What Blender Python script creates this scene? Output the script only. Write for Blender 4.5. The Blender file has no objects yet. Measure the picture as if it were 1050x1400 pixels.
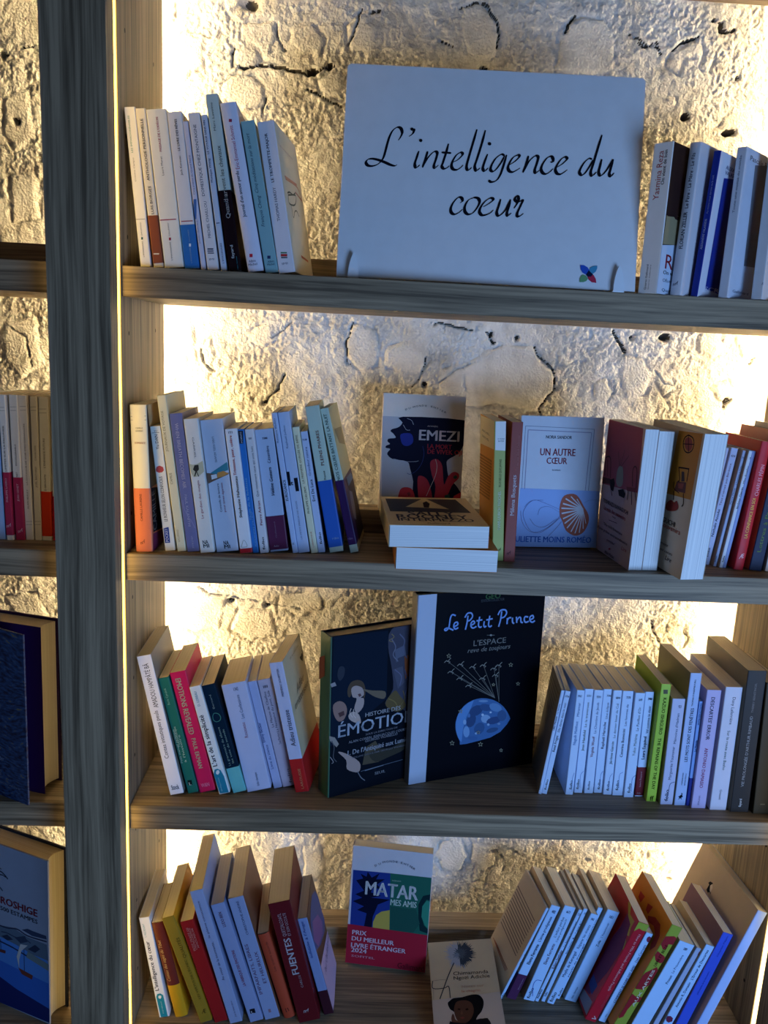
import bpy, math, random
import numpy as np
from mathutils import Matrix, Vector
random.seed(4)
CAM={"fov":1104.84,"loc":[0.32054,-1.08136,1.54559],"rt":[0.9983,-0.030484,0.049671],"up":[-0.042446,0.203698,0.978113],"fw":[0.039935,0.978559,-0.202058]}
DIM={"z1":1.6321,"z2":1.2355,"z3":0.8365,"z4":0.4387,"W":1.0206,"D":0.2886,"ys":0.0509,"pw":0.0803}
z1, z2, z3, z4, W, D, YS, PW = (DIM[k] for k in ('z1', 'z2', 'z3', 'z4', 'W', 'D', 'ys', 'pw'))
SC = bpy.context.scene
COL = SC.collection

# ------------------------------------------------------------------ camera
cd = bpy.data.cameras.new('camera'); co = bpy.data.objects.new('camera', cd); COL.objects.link(co)
cd.sensor_fit = 'VERTICAL'; cd.sensor_height = 36; cd.lens = CAM['fov'] / 1400 * 36
cd.clip_start = .02
_r, _u, _f = Vector(CAM['rt']), Vector(CAM['up']), Vector(CAM['fw'])
co.matrix_world = Matrix(((_r.x, _u.x, -_f.x, CAM['loc'][0]), (_r.y, _u.y, -_f.y, CAM['loc'][1]), (_r.z, _u.z, -_f.z, CAM['loc'][2]), (0, 0, 0, 1)))
SC.camera = co
# ------------------------------------------------------------------ world and daylight
SC.view_settings.view_transform = 'Standard'; SC.view_settings.look = 'None'
SC.view_settings.gamma = 1; SC.view_settings.exposure = EXPOSURE = 0.0
SC.view_settings.use_curve_mapping = False
wd = bpy.data.worlds.new('world'); SC.world = wd; wd.use_nodes = True
wd.node_tree.nodes['Background'].inputs[0].default_value = (.55, .66, .85, 1)
wd.node_tree.nodes['Background'].inputs[1].default_value = .06
def area(name, loc, target, sx, sy, power, col):
    l = bpy.data.lights.new(name, 'AREA'); l.shape = 'RECTANGLE'; l.size = sx; l.size_y = sy; l.energy = power; l.color = col
    o = bpy.data.objects.new(name, l); COL.objects.link(o); o.location = loc
    o.rotation_euler = (Vector(target) - Vector(loc)).to_track_quat('-Z', 'Y').to_euler(); return o
area('window_daylight', (1.30, -1.42, .92), (.6, .2, 1.05), .8, .9, 27, (.29, .53, 1.0))
LED_BACK = 52.0
LED_FRONT = 8.0

# ------------------------------------------------------------------ materials
def hexc(h):
    v = [int(h[i:i + 2], 16) / 255 for i in (0, 2, 4)]
    return tuple(c / 12.92 if c <= .04045 else ((c + .055) / 1.055) ** 2.4 for c in v) + (1,)
SWAP = {k: (.41, .60, .88) for k in ('86aef2', '8ab2f4', '8ab0f0', '82acf2', '7fa8f0', '8cb4f4', '8cb0ee')}
SWAP.update({'9fbcf0': (.55, .66, .86), '6fa0ee': (.36, .50, .84)})
def paper_white(h):   # pale bluish stock: the ink reading minus the cool daylight that falls on it
    if h in SWAP: return SWAP[h] + (1,)
    c = hexc(h); r, g, b = (int(h[i:i + 2], 16) / 255 for i in (0, 2, 4))
    if not (b > r * 1.03 and .3 * r + .6 * g + .1 * b > .5): return c
    return tuple(min(.86, v / k * .86) for v, k in zip(c[:3], (.82, .92, 1.0))) + (1,)
def newmat(name, rough=.5):
    m = bpy.data.materials.new(name); m.use_nodes = True
    b = m.node_tree.nodes['Principled BSDF']; b.inputs['Roughness'].default_value = rough
    return m, m.node_tree.nodes, m.node_tree.links, b
_mc = {}
def ink(h, rough=.55):
    k = (h, rough)
    if k not in _mc:
        m, n, l, b = newmat('print_' + h, rough); b.inputs['Base Color'].default_value = paper_white(h)
        b.inputs['Specular IOR Level'].default_value = .2 if sum(hexc(h)[:3]) > .06 else .045
        _mc[k] = m
    return _mc[k]
def card(h):
    k = ('card', h)
    if k not in _mc:
        m, n, l, b = newmat('card_' + h, .42)
        b.inputs['Specular IOR Level'].default_value = .2 if sum(hexc(h)[:3]) > .06 else .04
        tc = n.new('ShaderNodeTexCoord'); nz = n.new('ShaderNodeTexNoise'); nz.inputs['Scale'].default_value = 45; nz.inputs['Detail'].default_value = 4
        l.new(tc.outputs['Object'], nz.inputs['Vector'])
        mr = n.new('ShaderNodeMapRange'); mr.inputs['To Min'].default_value = .93; mr.inputs['To Max'].default_value = 1.05
        l.new(nz.outputs['Fac'], mr.inputs['Value'])
        mx = n.new('ShaderNodeVectorMath'); mx.operation = 'SCALE'; mx.inputs[0].default_value = paper_white(h)[:3]
        l.new(mr.outputs['Result'], mx.inputs['Scale']); l.new(mx.outputs['Vector'], b.inputs['Base Color'])
        _mc[k] = m
    return _mc[k]
def pages_mat(name, c0, c1):
    m, n, l, b = newmat(name, .8); b.inputs['Specular IOR Level'].default_value = .1
    tc = n.new('ShaderNodeTexCoord'); mp = n.new('ShaderNodeMapping'); mp.inputs['Scale'].default_value = (1500, 2, 4)
    nz = n.new('ShaderNodeTexNoise'); nz.inputs['Scale'].default_value = 1; nz.inputs['Detail'].default_value = 3
    l.new(tc.outputs['Object'], mp.inputs['Vector']); l.new(mp.outputs['Vector'], nz.inputs['Vector'])
    cr = n.new('ShaderNodeValToRGB'); cr.color_ramp.elements[0].position = .3; cr.color_ramp.elements[0].color = hexc(c0)
    cr.color_ramp.elements[1].position = .65; cr.color_ramp.elements[1].color = hexc(c1)
    l.new(nz.outputs['Fac'], cr.inputs['Fac']); l.new(cr.outputs['Color'], b.inputs['Base Color'])
    bp = n.new('ShaderNodeBump'); bp.inputs['Strength'].default_value = .25; bp.inputs['Distance'].default_value = .0004
    l.new(nz.outputs['Fac'], bp.inputs['Height']); l.new(bp.outputs['Normal'], b.inputs['Normal'])
    return m
M_PAGES = pages_mat('paper_cream', 'd2c6ac', 'ece2cc')
M_PAGEW = pages_mat('paper_white', 'c9cccf', 'f0f0ee')
def wood(name, axis, dark, light):
    m, n, l, b = newmat(name, .55); b.inputs['Specular IOR Level'].default_value = .3
    tc = n.new('ShaderNodeTexCoord')
    def mapped(s):
        mp = n.new('ShaderNodeMapping'); mp.inputs['Scale'].default_value = s; return mp
    lowmap = mapped([9, 9, 9][:axis] + [2.2] + [9, 9][:2 - axis]); l.new(tc.outputs['Object'], lowmap.inputs['Vector'])
    low = n.new('ShaderNodeTexNoise'); low.inputs['Scale'].default_value = 1; low.inputs['Detail'].default_value = 2
    l.new(lowmap.outputs['Vector'], low.inputs['Vector'])
    add = n.new('ShaderNodeVectorMath'); add.operation = 'MULTIPLY_ADD'
    add.inputs[1].default_value = (.018, .018, .018); l.new(low.outputs['Color'], add.inputs[0]); l.new(tc.outputs['Object'], add.inputs[2])
    s = [250, 250, 250]; s[axis] = 5
    mp = mapped(s); l.new(add.outputs['Vector'], mp.inputs['Vector'])
    g = n.new('ShaderNodeTexNoise'); g.inputs['Scale'].default_value = 1; g.inputs['Detail'].default_value = 4; g.inputs['Roughness'].default_value = .6
    l.new(mp.outputs['Vector'], g.inputs['Vector'])
    s2 = [75, 75, 75]; s2[axis] = 1.3
    mp2 = mapped(s2); l.new(add.outputs['Vector'], mp2.inputs['Vector'])
    g2 = n.new('ShaderNodeTexNoise'); g2.inputs['Scale'].default_value = 1; g2.inputs['Detail'].default_value = 2
    l.new(mp2.outputs['Vector'], g2.inputs['Vector'])
    mx = n.new('ShaderNodeMath'); mx.operation = 'MULTIPLY_ADD'; mx.inputs[1].default_value = .5; l.new(g2.outputs['Fac'], mx.inputs[0])
    hf = n.new('ShaderNodeMath'); hf.operation = 'MULTIPLY'; hf.inputs[1].default_value = .5; l.new(g.outputs['Fac'], hf.inputs[0]); l.new(hf.outputs[0], mx.inputs[2])
    cr = n.new('ShaderNodeValToRGB'); cr.color_ramp.elements[0].position = .38; cr.color_ramp.elements[0].color = dark + (1,)
    cr.color_ramp.elements[1].position = .6; cr.color_ramp.elements[1].color = light + (1,)
    l.new(mx.outputs[0], cr.inputs['Fac']); l.new(cr.outputs['Color'], b.inputs['Base Color'])
    bp = n.new('ShaderNodeBump'); bp.inputs['Strength'].default_value = .35; bp.inputs['Distance'].default_value = .0008
    l.new(mx.outputs[0], bp.inputs['Height']); l.new(bp.outputs['Normal'], b.inputs['Normal'])
    return m
WD, WL = (.095, .068, .042), (.31, .23, .145)
M_WX = wood('oak_grain_along_shelf', 0, WD, WL)
M_WZ = wood('oak_grain_upright', 2, WD, WL)
def emit(name, col, s):
    m = bpy.data.materials.new(name); m.use_nodes = True; n = m.node_tree.nodes; n.clear()
    e = n.new('ShaderNodeEmission'); e.inputs[0].default_value = col + (1,); e.inputs[1].default_value = s
    o = n.new('ShaderNodeOutputMaterial'); m.node_tree.links.new(e.outputs[0], o.inputs[0]); return m
M_LEDB = emit('led_warm_back', (1.0, .76, .40), LED_BACK)
M_LEDF = emit('led_warm_edge', (1.0, .62, .075), LED_FRONT)
M_LEDL = emit('led_warm_edge_dim', (1.0, .72, .30), 3.4)
M_DARK = ink('0c0a08')
def plaster(name):
    m, n, l, b = newmat(name, .85); b.inputs['Specular IOR Level'].default_value = .15
    tc = n.new('ShaderNodeTexCoord')
    a = n.new('ShaderNodeTexNoise'); a.inputs['Scale'].default_value = 22; a.inputs['Detail'].default_value = 6; l.new(tc.outputs['Object'], a.inputs['Vector'])
    cr = n.new('ShaderNodeValToRGB'); e = cr.color_ramp.elements
    e[0].position = .28; e[0].color = (.60, .56, .49, 1); e[1].position = .55; e[1].color = (.83, .80, .74, 1)
    l.new(a.outputs['Fac'], cr.inputs['Fac']); l.new(cr.outputs['Color'], b.inputs['Base Color'])
    f = n.new('ShaderNodeTexNoise'); f.inputs['Scale'].default_value = 260; f.inputs['Detail'].default_value = 5; l.new(tc.outputs['Object'], f.inputs['Vector'])
    bp = n.new('ShaderNodeBump'); bp.inputs['Strength'].default_value = .9; bp.inputs['Distance'].default_value = .003
    v = n.new('ShaderNodeTexVoronoi'); v.inputs['Scale'].default_value = 230; l.new(tc.outputs['Object'], v.inputs['Vector'])
    ad = n.new('ShaderNodeMath'); ad.operation = 'MULTIPLY_ADD'; ad.inputs[1].default_value = .35; l.new(v.outputs['Distance'], ad.inputs[0]); l.new(f.outputs['Fac'], ad.inputs[2])
    l.new(ad.outputs[0], bp.inputs['Height']); l.new(bp.outputs['Normal'], b.inputs['Normal'])
    return m
def crack_shade_mat():
    m, n, l, b = newmat('dark_mortar_crack_shade', .95); b.inputs['Base Color'].default_value = (.10, .085, .065, 1); return m  # dark mortar, with the shade of deep cracks put into its colour
M_WALL = plaster('whitewashed_rubble'); M_CRACK_SHADE = crack_shade_mat()
m, n, l, b = newmat('clear_acrylic', .08); b.inputs['Base Color'].default_value = (.86, .9, .95, 1); b.inputs['Transmission Weight'].default_value = .15
M_ACR = m

# ------------------------------------------------------------------ mesh helpers
def link(name, me, parent=None, mats=(), **props):
    o = bpy.data.objects.new(name, me); COL.objects.link(o)
    for mt in mats: me.materials.append(mt)
    if parent is not None: o.parent = parent
    for k, v in props.items(): o[k] = v
    return o
def pydata(name, V, F, mi=None):
    me = bpy.data.meshes.new(name); me.from_pydata([tuple(v) for v in V], [], F)
    if mi is not None: me.polygons.foreach_set('material_index', mi)
    me.update(); return me
def boxm(name, x0, x1, y0, y1, z0, z1_, bev=.0):
    if bev <= 0:
        V = [(x, y, z) for z in (z0, z1_) for y in (y0, y1) for x in (x0, x1)]
        F = [(0, 2, 3, 1), (4, 5, 7, 6), (0, 1, 5, 4), (2, 6, 7, 3), (0, 4, 6, 2), (1, 3, 7, 5)]
        return pydata(name, V, F)
    import bmesh
    bm = bmesh.new(); bmesh.ops.create_cube(bm, size=1)
    for v in bm.verts: v.co = Vector(((x0 + x1) / 2 + v.co.x * (x1 - x0), (y0 + y1) / 2 + v.co.y * (y1 - y0), (z0 + z1_) / 2 + v.co.z * (z1_ - z0)))
    bmesh.ops.bevel(bm, geom=bm.edges[:], offset=bev, segments=2, affect='EDGES')
    me = bpy.data.meshes.new(name); bm.to_mesh(me); bm.free(); return me
def prism(name, poly, z0, z1_):   # polygon in the x-y plane, counter-clockwise
    n = len(poly); V = [(x, y, z0) for x, y in poly] + [(x, y, z1_) for x, y in poly]
    F = [tuple(range(n))[::-1], tuple(range(n, 2 * n))] + [(i, (i + 1) % n, n + (i + 1) % n, n + i) for i in range(n)]
    return pydata(name, V, F)
def empty(name, loc, label, cat, group=None, mat=None):
    o = bpy.data.objects.new(name, None); COL.objects.link(o); o.empty_display_size = .02
    o['label'] = label; o['category'] = cat
    if group: o['group'] = group
    if mat is not None: o.matrix_world = mat
    else: o.location = loc
    return o

BOOKS=[
["paperback_book","narrow white paperback with small green title, leftmost on the top shelf, beside the post","books leaning left at the left end of the top shelf","spine",[0.0225,0.0618,1.6323,-0.0003,-0.0972,0.0006,0.0141,0.125,0.1995],"ebe6e0",{},[["T","N","LES IMPARDONNABLES",4.7,166.5,90.0,45.1,2.3,"3f8f7c",""],["T","N","Cristina Campo",5.4,123.0,90.0,29.4,2.14,"8a8880","i"],["Z","N",[0.3,60.8,12.3,60.8],0.88,"9a9a98"],["T","N","L'IMAGINAIRE",5.8,22.8,90.0,20.1,1.82,"77756e",""],["T","N","GALLIMARD",5.9,48.4,90.0,17.3,1.62,"8f8b84",""],["P","N",[5.0,38.1,7.3,38.0,7.0,34.9,4.6,35.0],"2f5f58"]]],
["paperback_book","cream paperback with a brown lower spine, second from the left on the top shelf","books leaning left at the left end of the top shelf","spine",[0.0402,0.0616,1.6324,0.0005,-0.1139,0.0017,0.0128,0.125,0.1988],"e6dccb",{},[["T","N","ANTHOLOGIE PERSONNELLE",6.5,148.0,90.0,76.2,3.55,"2a2833",""],["T","N","LUIS BORGES",6.9,85.6,90.0,35.0,3.41,"3a3743",""],["B",5.2,66.4,"8a4a33"],["P","N",[1.9,18.4,9.3,18.0,9.1,16.2,1.7,16.7],"d8c8b8"]]],
["paperback_book","thick cream paperback with a small red title above a dotted red line, top shelf left","books leaning left at the left end of the top shelf","spine",[0.0549,0.0616,1.6324,0.0063,-0.1188,0.0015,0.0258,0.125,0.1983],"e9e3d9",{},[["T","N","PASSAGE DE L'ODÉON",12.6,167.6,90.0,42.2,3.01,"a5283c","b"],["T","N","Laure Murat",12.4,128.9,90.0,23.5,2.67,"55524f",""],["Z","N",[1.0,61.5,22.6,61.4],1.23,"a02c3c"],["T","N","L'IMAGINAIRE",11.0,21.3,90.0,23.6,2.0,"6c6862",""],["T","N","GALLIMARD",11.3,49.0,90.0,16.8,1.99,"918b83",""],["P","N",[10.4,38.8,13.1,38.6,12.7,35.1,10.0,35.3],"9c2638"]]],
["paperback_book","white paperback with a bright blue lower spine, fourth from the left on the top shelf","books leaning left at the left end of the top shelf","spine",[0.0821,0.0615,1.6324,0.0024,-0.1207,0.0017,0.0189,0.125,0.1969],"dfe3ea",{},[["T","N","LE LIVRE DES RÊVES",9.8,168.5,90.0,38.9,3.01,"23243a","b"],["T","N","Jack Kerouac",10.5,130.9,90.0,24.4,2.68,"3a3a48",""],["Z","N",[2.3,61.3,17.7,61.0],1.06,"a02c3c"],["B",0.0,56.8,"2f6fb2"],["T","N","L'IMAGINAIRE",9.8,17.5,90.0,20.2,1.82,"9fc0dd",""],["P","N",[9.2,32.6,11.9,32.4,11.4,28.4,8.7,28.6],"eef3fa"],["T","N","GALLIMARD",10.2,42.4,90.0,15.6,1.81,"88aed2",""]]],
["paperback_book","very thin pale blue paperback sunk low between two white ones on the top shelf","books leaning left at the left end of the top shelf","spine",[0.1037,0.0615,1.6324,-0.0008,-0.1336,0.0017,0.0065,0.125,0.187],"c9cfe8",{},[["T","N","Cinq poètes du Grand Nord",3.7,120.8,90.0,48.3,2.15,"3a4c88",""],["P","N",[0.0,79.5,1.5,90.8,5.4,90.5,2.1,65.3,0.0,65.5],"3f68a4"],["T","N","poésie / Gallimard",2.7,48.9,90.0,28.7,1.82,"6f82b4",""]]],
["paperback_book","white paperback with large grey capitals and a striped square near its foot, top shelf","books leaning left at the left end of the top shelf","spine",[0.1121,0.0617,1.6323,0.0014,-0.136,0.001,0.0153,0.125,0.1978],"dfe1e8",{},[["T","N","DOMESTIQUE CHEZ MONTAIGNE",7.4,139.2,90.0,88.6,3.75,"30354f",""],["T","N","MICHEL CHAILLOU",8.3,64.9,90.0,46.6,3.62,"4b4f66",""],["P","N",[3.7,28.5,11.5,27.9,11.3,26.1,3.5,26.8],"3a3f52"],["P","N",[3.5,25.7,11.5,25.1,11.3,23.7,3.3,24.3],"3a3f52"],["P","N",[3.5,23.1,11.7,22.4,11.5,21.0,3.4,21.7],"3a3f52"],["T","N","IMI",7.5,14.1,0.0,6.6,2.81,"71758a",""]]],
["paperback_book","very thin light blue paperback pressed against the tall teal and black book, top shelf","books leaning left at the left end of the top shelf","spine",[0.1304,0.0618,1.6322,0.0016,-0.1428,-0.0,0.0078,0.125,0.1968],"b9cbe6",{},[["T","N","LE VOYAGE SANS FIN",3.0,169.4,90.0,41.2,2.49,"28304e","b"],["T","N","Monique Wittig",3.6,128.4,90.0,29.9,2.51,"303a58","b"],["T","N","L'IMAGINAIRE",4.4,23.2,90.0,26.4,2.09,"3b4a70",""],["Z","N",[1.9,62.0,6.3,62.0],1.1,"30406a"]]],
["paperback_book","tallest book of the left row on the top shelf, pale teal above and black below","books leaning left at the left end of the top shelf","spine",[0.1417,0.0618,1.6322,0.0035,-0.1531,-0.0,0.0158,0.125,0.2224],"b6cfd2",{},[["T","N","Marc Lavoine",6.4,194.9,90.0,34.3,2.94,"48595c",""],["B",0.0,103.8,"1d1014"],["T","N","Quand arrivent les chevaux",8.6,113.8,90.0,91.2,5.6,"59676b",""],["T","N","Quand ar",8.9,85.7,90.0,34.9,5.63,"b4b6bc",""],["T","N","fayard",7.8,25.3,90.0,17.3,3.79,"d8d8d8","b"],["T","N","marc lavoine",11.7,10.3,90.0,17.4,1.71,"2f90a0",""]]],
["paperback_book","white round-spined book with a red author name and black title, top shelf left row","books leaning left at the left end of the top shelf","spine",[0.1668,0.0617,1.6323,0.0049,-0.1897,0.001,0.0213,0.125,0.2134],"d6dcf2",{"round":0.002},[["T","N","Éric-Emmanuel Schmitt",9.2,158.2,90.0,53.9,4.81,"a63a54",""],["T","N","Journal d'un amour perdu",8.5,99.9,90.0,58.3,4.5,"2b2b3a","b"],["P","N",[8.8,193.3,12.8,192.7,12.1,189.0,8.1,189.6],"8c2a48"],["P","N",[6.2,23.7,10.3,23.2,9.6,18.9,5.4,19.4],"b8263a"],["T","N","Albin",8.1,14.1,0.0,9.6,3.28,"4a4b60",""],["T","N","Michel",8.2,9.8,0.0,11.9,3.29,"4a4b60",""]]],
["paperback_book","teal blue paperback with italic title, second from the right of the top left row","books leaning left at the left end of the top shelf","spine",[0.1904,0.0616,1.6322,0.0033,-0.1906,-0.0,0.0177,0.125,0.1931],"83b2be",{},[["T","N","Cinq méditations sur la mort",6.9,140.8,90.0,74.4,4.47,"26465a","i"],["T","N","François Cheng",7.9,80.3,90.0,40.1,4.52,"26465a","i"],["P","N",[6.2,22.9,10.5,22.3,9.8,18.3,5.5,18.9],"28335a"],["T","N","Albin",9.5,15.0,0.0,8.6,2.92,"2c4a60",""],["T","N","Michel",9.0,11.2,0.0,9.6,2.93,"2c4a60",""]]],
["paperback_book","white paperback ending the top left row, its cream cover showing a small line drawing","books leaning left at the left end of the top shelf","spine",[0.2084,0.0611,1.6329,-0.1301,-0.1784,0.0052,0.0225,0.1368,0.193],"d9dfee",{"front":"dccfb4"},[["T","N","LE TROMPETTE-MAJOR",10.3,147.7,90.0,61.6,3.8,"2a2336","b"],["T","N","THOMAS HARDY",10.3,89.0,90.0,43.3,4.02,"4c4f66",""],["P","N",[6.7,27.7,15.1,26.5,14.9,24.8,6.4,26.0],"3d7a50"],["P","N",[6.5,25.3,15.3,24.0,14.8,20.8,6.0,22.0],"b83030"],["P","N",[6.3,21.3,14.9,20.0,14.7,18.6,6.1,19.8],"2c3c30"],["T","N","IMI",10.2,12.2,0.0,7.8,2.93,"8388a0",""],["Z","R",[24.2,106.2,40.4,110.1,64.1,110.8,83.0,117.1],2.16,"4c4c3c"],["Z","R",[27.1,104.0,26.6,92.9,67.5,98.1,82.1,113.1,27.1,104.0],2.17,"55543f"],["Z","R",[38.9,92.2,43.1,77.0,57.7,86.9,73.8,90.5,87.7,85.0],1.77,"5a5843"],["Z","R",[20.7,126.9,103.2,131.6],3.0,"c98a70"],["Z","R",[23.4,124.3,105.7,128.2,129.1,110.7],2.15,"c08468"],["Z","R",[83.8,118.2,126.4,114.2],2.8,"b87868"],["P","R",[58.8,28.5,109.5,26.3,109.4,23.3,60.1,24.8],"c1633f"],["T","R","thomas hardy",57.3,165.5,0.0,81.2,2.59,"b89a92",""]]],
["paperback_book","thick white paperback right beside the white sign, dark hair photo on its cover","books at the right end of the top shelf","spine",[0.7005,0.0577,1.6324,-0.8203,0.0027,0.0011,0.0276,0.13,0.1924],"e9e7e6",{"front":"2d1d1c"},[["T","N","Yasmina Reza",11.0,151.6,90.0,61.5,8.34,"b0454e",""],["T","N","On vient de loin",18.1,161.2,90.0,43.3,4.75,"26242c","b"],["T","N","Quarto Gallimard",10.6,21.4,90.0,33.2,2.69,"3a3a46",""],["T","N","Quarto Gallimard",15.1,21.2,90.0,32.2,1.34,"3a3a46",""],["P","R",[0.0,0.0,0.0,62.7,67.7,69.9,78.9,0.0],"b9cfea"],["P","R",[3.3,100.8,48.4,105.3,54.2,68.3,1.7,64.0],"8f8364"],["T","R","R",26.2,43.2,0.0,22.2,18.8,"a02838",""],["T","R","On vient",34.3,29.0,0.0,44.7,5.18,"1f2430","b"],["T","R","OEuvres",31.1,18.7,0.0,36.5,4.39,"30384a",""],["T","R","Quarto",32.1,5.6,0.0,37.1,4.01,"30384a",""],["P","R",[4.4,103.3,39.7,103.7,37.5,98.6,28.3,99.3,24.6,101.5,5.2,100.0],"2d1d1c"]]],
["paperback_book","grey-white round-spined paperback with bold black author name, second right of the white sign","books at the right end of the top shelf","spine",[0.7454,0.0579,1.6325,-0.8203,0.0205,-0.0,0.0157,0.13,0.1955],"ced3df",{"round":0.0015},[["T","N","FLORIAN ZELLER",7.5,84.4,90.0,47.2,5.21,"1f2638","b"],["T","N","Le Père - La Mère - Le Fils",7.8,147.5,90.0,69.3,4.71,"23293c",""],["T","N","nrf",7.0,15.3,17.6,8.8,4.62,"202a48","i"]]],
["paperback_book","thin navy blue spine with small white lettering, right of the white sign","books at the right end of the top shelf","spine",[0.774,0.0572,1.6326,-0.8203,0.0445,-0.0,0.0097,0.13,0.1866],"1f2f86",{"front":"d5def0"},[["T","N","ALEXANDRE VALASSIDIS",4.5,81.3,90.0,39.1,3.02,"ccd2ee",""],["T","N","Au moins nous aurons vu la nuit",4.7,131.9,90.0,48.8,2.54,"aab4e4",""],["T","R","ALEXA",36.7,170.0,0.0,27.4,4.9,"1d2a66","b"],["T","R","VALAS",36.9,163.3,0.0,27.9,4.92,"1d2a66","b"],["P","R",[21.7,155.9,62.7,160.8,100.4,4.5,20.9,11.9],"1c2c80"],["T","R","SCRI",44.6,12.2,0.0,52.0,5.29,"c4cce8",""]]],
["paperback_book","grey-white paperback with a dark photo block on its cover, right of the navy spine","books at the right end of the top shelf","spine",[0.8128,0.0575,1.6325,-0.8203,0.0013,0.0019,0.0132,0.13,0.194],"cdd4e2",{"front":"c9d8ee"},[["T","N","Toute une moitié du monde",6.2,147.2,90.0,72.8,2.89,"5c6478",""],["T","R","Pascale B",43.6,182.5,0.0,58.1,6.53,"5a4a4c",""],["P","R",[32.6,176.4,81.3,184.2,125.5,49.3,40.4,45.9],"6c6a70"],["T","N","nrf",17.5,17.8,0.0,7.8,4.56,"2c3a60","i"],["T","R","Gallimard",41.5,10.2,0.0,54.8,3.67,"3c4a70",""]]],
["paperback_book","pale grey-white book cut by the right edge of the photo on the top shelf","books at the right end of the top shelf","spine",[0.8588,0.0572,1.6326,-0.8203,-0.0139,0.0031,0.0151,0.13,0.1964],"cfd4dc",{},[["T","N","nrf",16.4,21.2,0.0,7.4,4.54,"2c3a60","i"]]],
["paperback_book","cream and coral orange paperback, leftmost on the second shelf beside the post","books leaning left at the left end of the second shelf","spine",[0.0119,0.0626,1.2356,0.0026,-0.0338,0.0,0.0234,0.125,0.2112],"e9e0c2",{"round":0.0015,"front":"3b2a26"},[["Z","N",[1.0,195.0,22.7,195.7],0.58,"7a7a6a"],["Z","N",[1.2,190.0,22.8,190.3],0.58,"7a7a6a"],["T","N","CAMILLE",12.3,178.8,0.0,9.7,2.15,"70685a",""],["T","N","LAURENS",12.4,174.9,0.0,10.3,2.15,"70685a",""],["T","N","ROMANCE",12.8,157.9,0.0,14.6,2.95,"b07a60",""],["B",0.0,92.9,"e27a50"],["T","N","CAMILLE LAURENS",10.1,65.2,90.0,39.3,3.16,"6a3526",""],["T","N","nrf",10.2,14.7,22.3,8.3,5.26,"5a3020","i"],["P","R",[2.9,93.5,90.8,80.1,94.4,18.9,6.1,27.3],"231b20"],["P","R",[0.0,0.0,0.0,1.2,4.2,25.7,93.9,15.7,93.0,0.0],"7e2f4e"],["P","R",[1.6,211.2,72.8,211.2,70.8,174.2,9.9,180.3],"b8a27a"],["T","R","CAMILLE",17.0,57.5,90.0,58.2,21.11,"8a8078",""]]],
["paperback_book","white paperback with a red dragon emblem above a dark blue box at its foot","books leaning left at the left end of the second shelf","spine",[0.0509,0.0722,1.2356,-0.0011,-0.1142,0.0,0.0145,0.109,0.1819],"e6e2d6",{},[["T","N","Yu DAN",7.3,159.5,90.0,21.1,4.36,"2c2a2e",""],["Z","N",[1.5,172.7,12.5,172.7],0.59,"55524e"],["P","N",[1.0,120.3,2.9,124.2,7.0,125.6,11.7,123.2,12.5,118.5,9.8,115.7,4.8,115.4,1.4,117.3],"b94a48"],["T","N","LE BONHEUR SELON CONFUCIUS",6.5,76.8,90.0,66.0,4.81,"4a4238",""],["P","N",[1.9,33.8,9.2,35.3,8.8,11.8,1.3,11.7],"26418a"],["T","N","POCKET",5.1,23.3,90.0,20.4,4.04,"dfe4f2","b"],["T","N","YU",7.5,175.1,0.0,5.9,1.77,"55524e",""]]],
["paperback_book","tall pale yellow book with ochre capitals near the left end of the second shelf","books leaning left at the left end of the second shelf","spine",[0.069,0.0707,1.2357,0.0055,-0.1268,0.0007,0.0128,0.1236,0.2263],"e2d8b4",{"front":"cdc6a2"},[["T","N","JOURNAUX DE VOYAGE",5.0,175.9,90.0,57.6,3.35,"8a7a48",""],["T","N","CAMUS",5.0,107.9,90.0,16.3,3.39,"9a8850",""],["T","N","GALLIMARD",4.3,23.5,90.0,18.9,2.43,"b09a58",""]]],
["paperback_book","slate violet paperback with large pale capitals, near the left end of the second shelf","books leaning left at the left end of the second shelf","spine",[0.0833,0.0709,1.2356,0.0068,-0.1278,0.0003,0.0178,0.1201,0.2017],"6b6f9c",{},[["T","N","WHEN BREATH BECOMES AIR",8.4,140.9,-90.0,93.7,4.75,"c9cde6",""],["T","N","PAUL KALANITHI",8.2,61.3,-90.0,47.1,3.61,"c0c6e2",""],["T","N","VINTAGE",9.3,14.3,-90.0,18.9,2.63,"aab0d4",""],["Z","N",[3.4,77.5,3.3,67.8,6.3,56.2,11.9,45.4,15.6,34.7],0.81,"8d92c0"]]],
["paperback_book","white spine with a black tree vignette, red title and black NA MI letters","books leaning left at the left end of the second shelf","spine",[0.103,0.0678,1.2356,0.0052,-0.1278,-0.0,0.0204,0.125,0.1952],"dfdcd6",{},[["T","N","GABRIEL",10.2,153.9,-90.0,30.3,2.56,"6a6a6e",""],["T","N","Le gardien des nuages",10.0,78.9,90.0,56.1,3.4,"a03a44",""],["P","N",[0.7,131.6,5.5,129.9,11.5,130.7,20.4,134.6,20.4,119.0,11.2,112.5,4.2,112.1,1.2,119.4],"b9b69c"],["P","N",[7.5,129.0,13.3,129.5,13.1,122.5,10.1,119.7,12.2,112.4,10.8,112.6,9.4,118.7,6.3,112.9,5.0,113.5,7.6,119.9,4.6,123.2],"2c2a28"],["T","N","NA",9.2,15.7,0.0,8.1,6.25,"1b1b22","b"],["T","N","MI",9.7,10.0,0.0,8.5,5.41,"1b1b22","b"]]],
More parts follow.
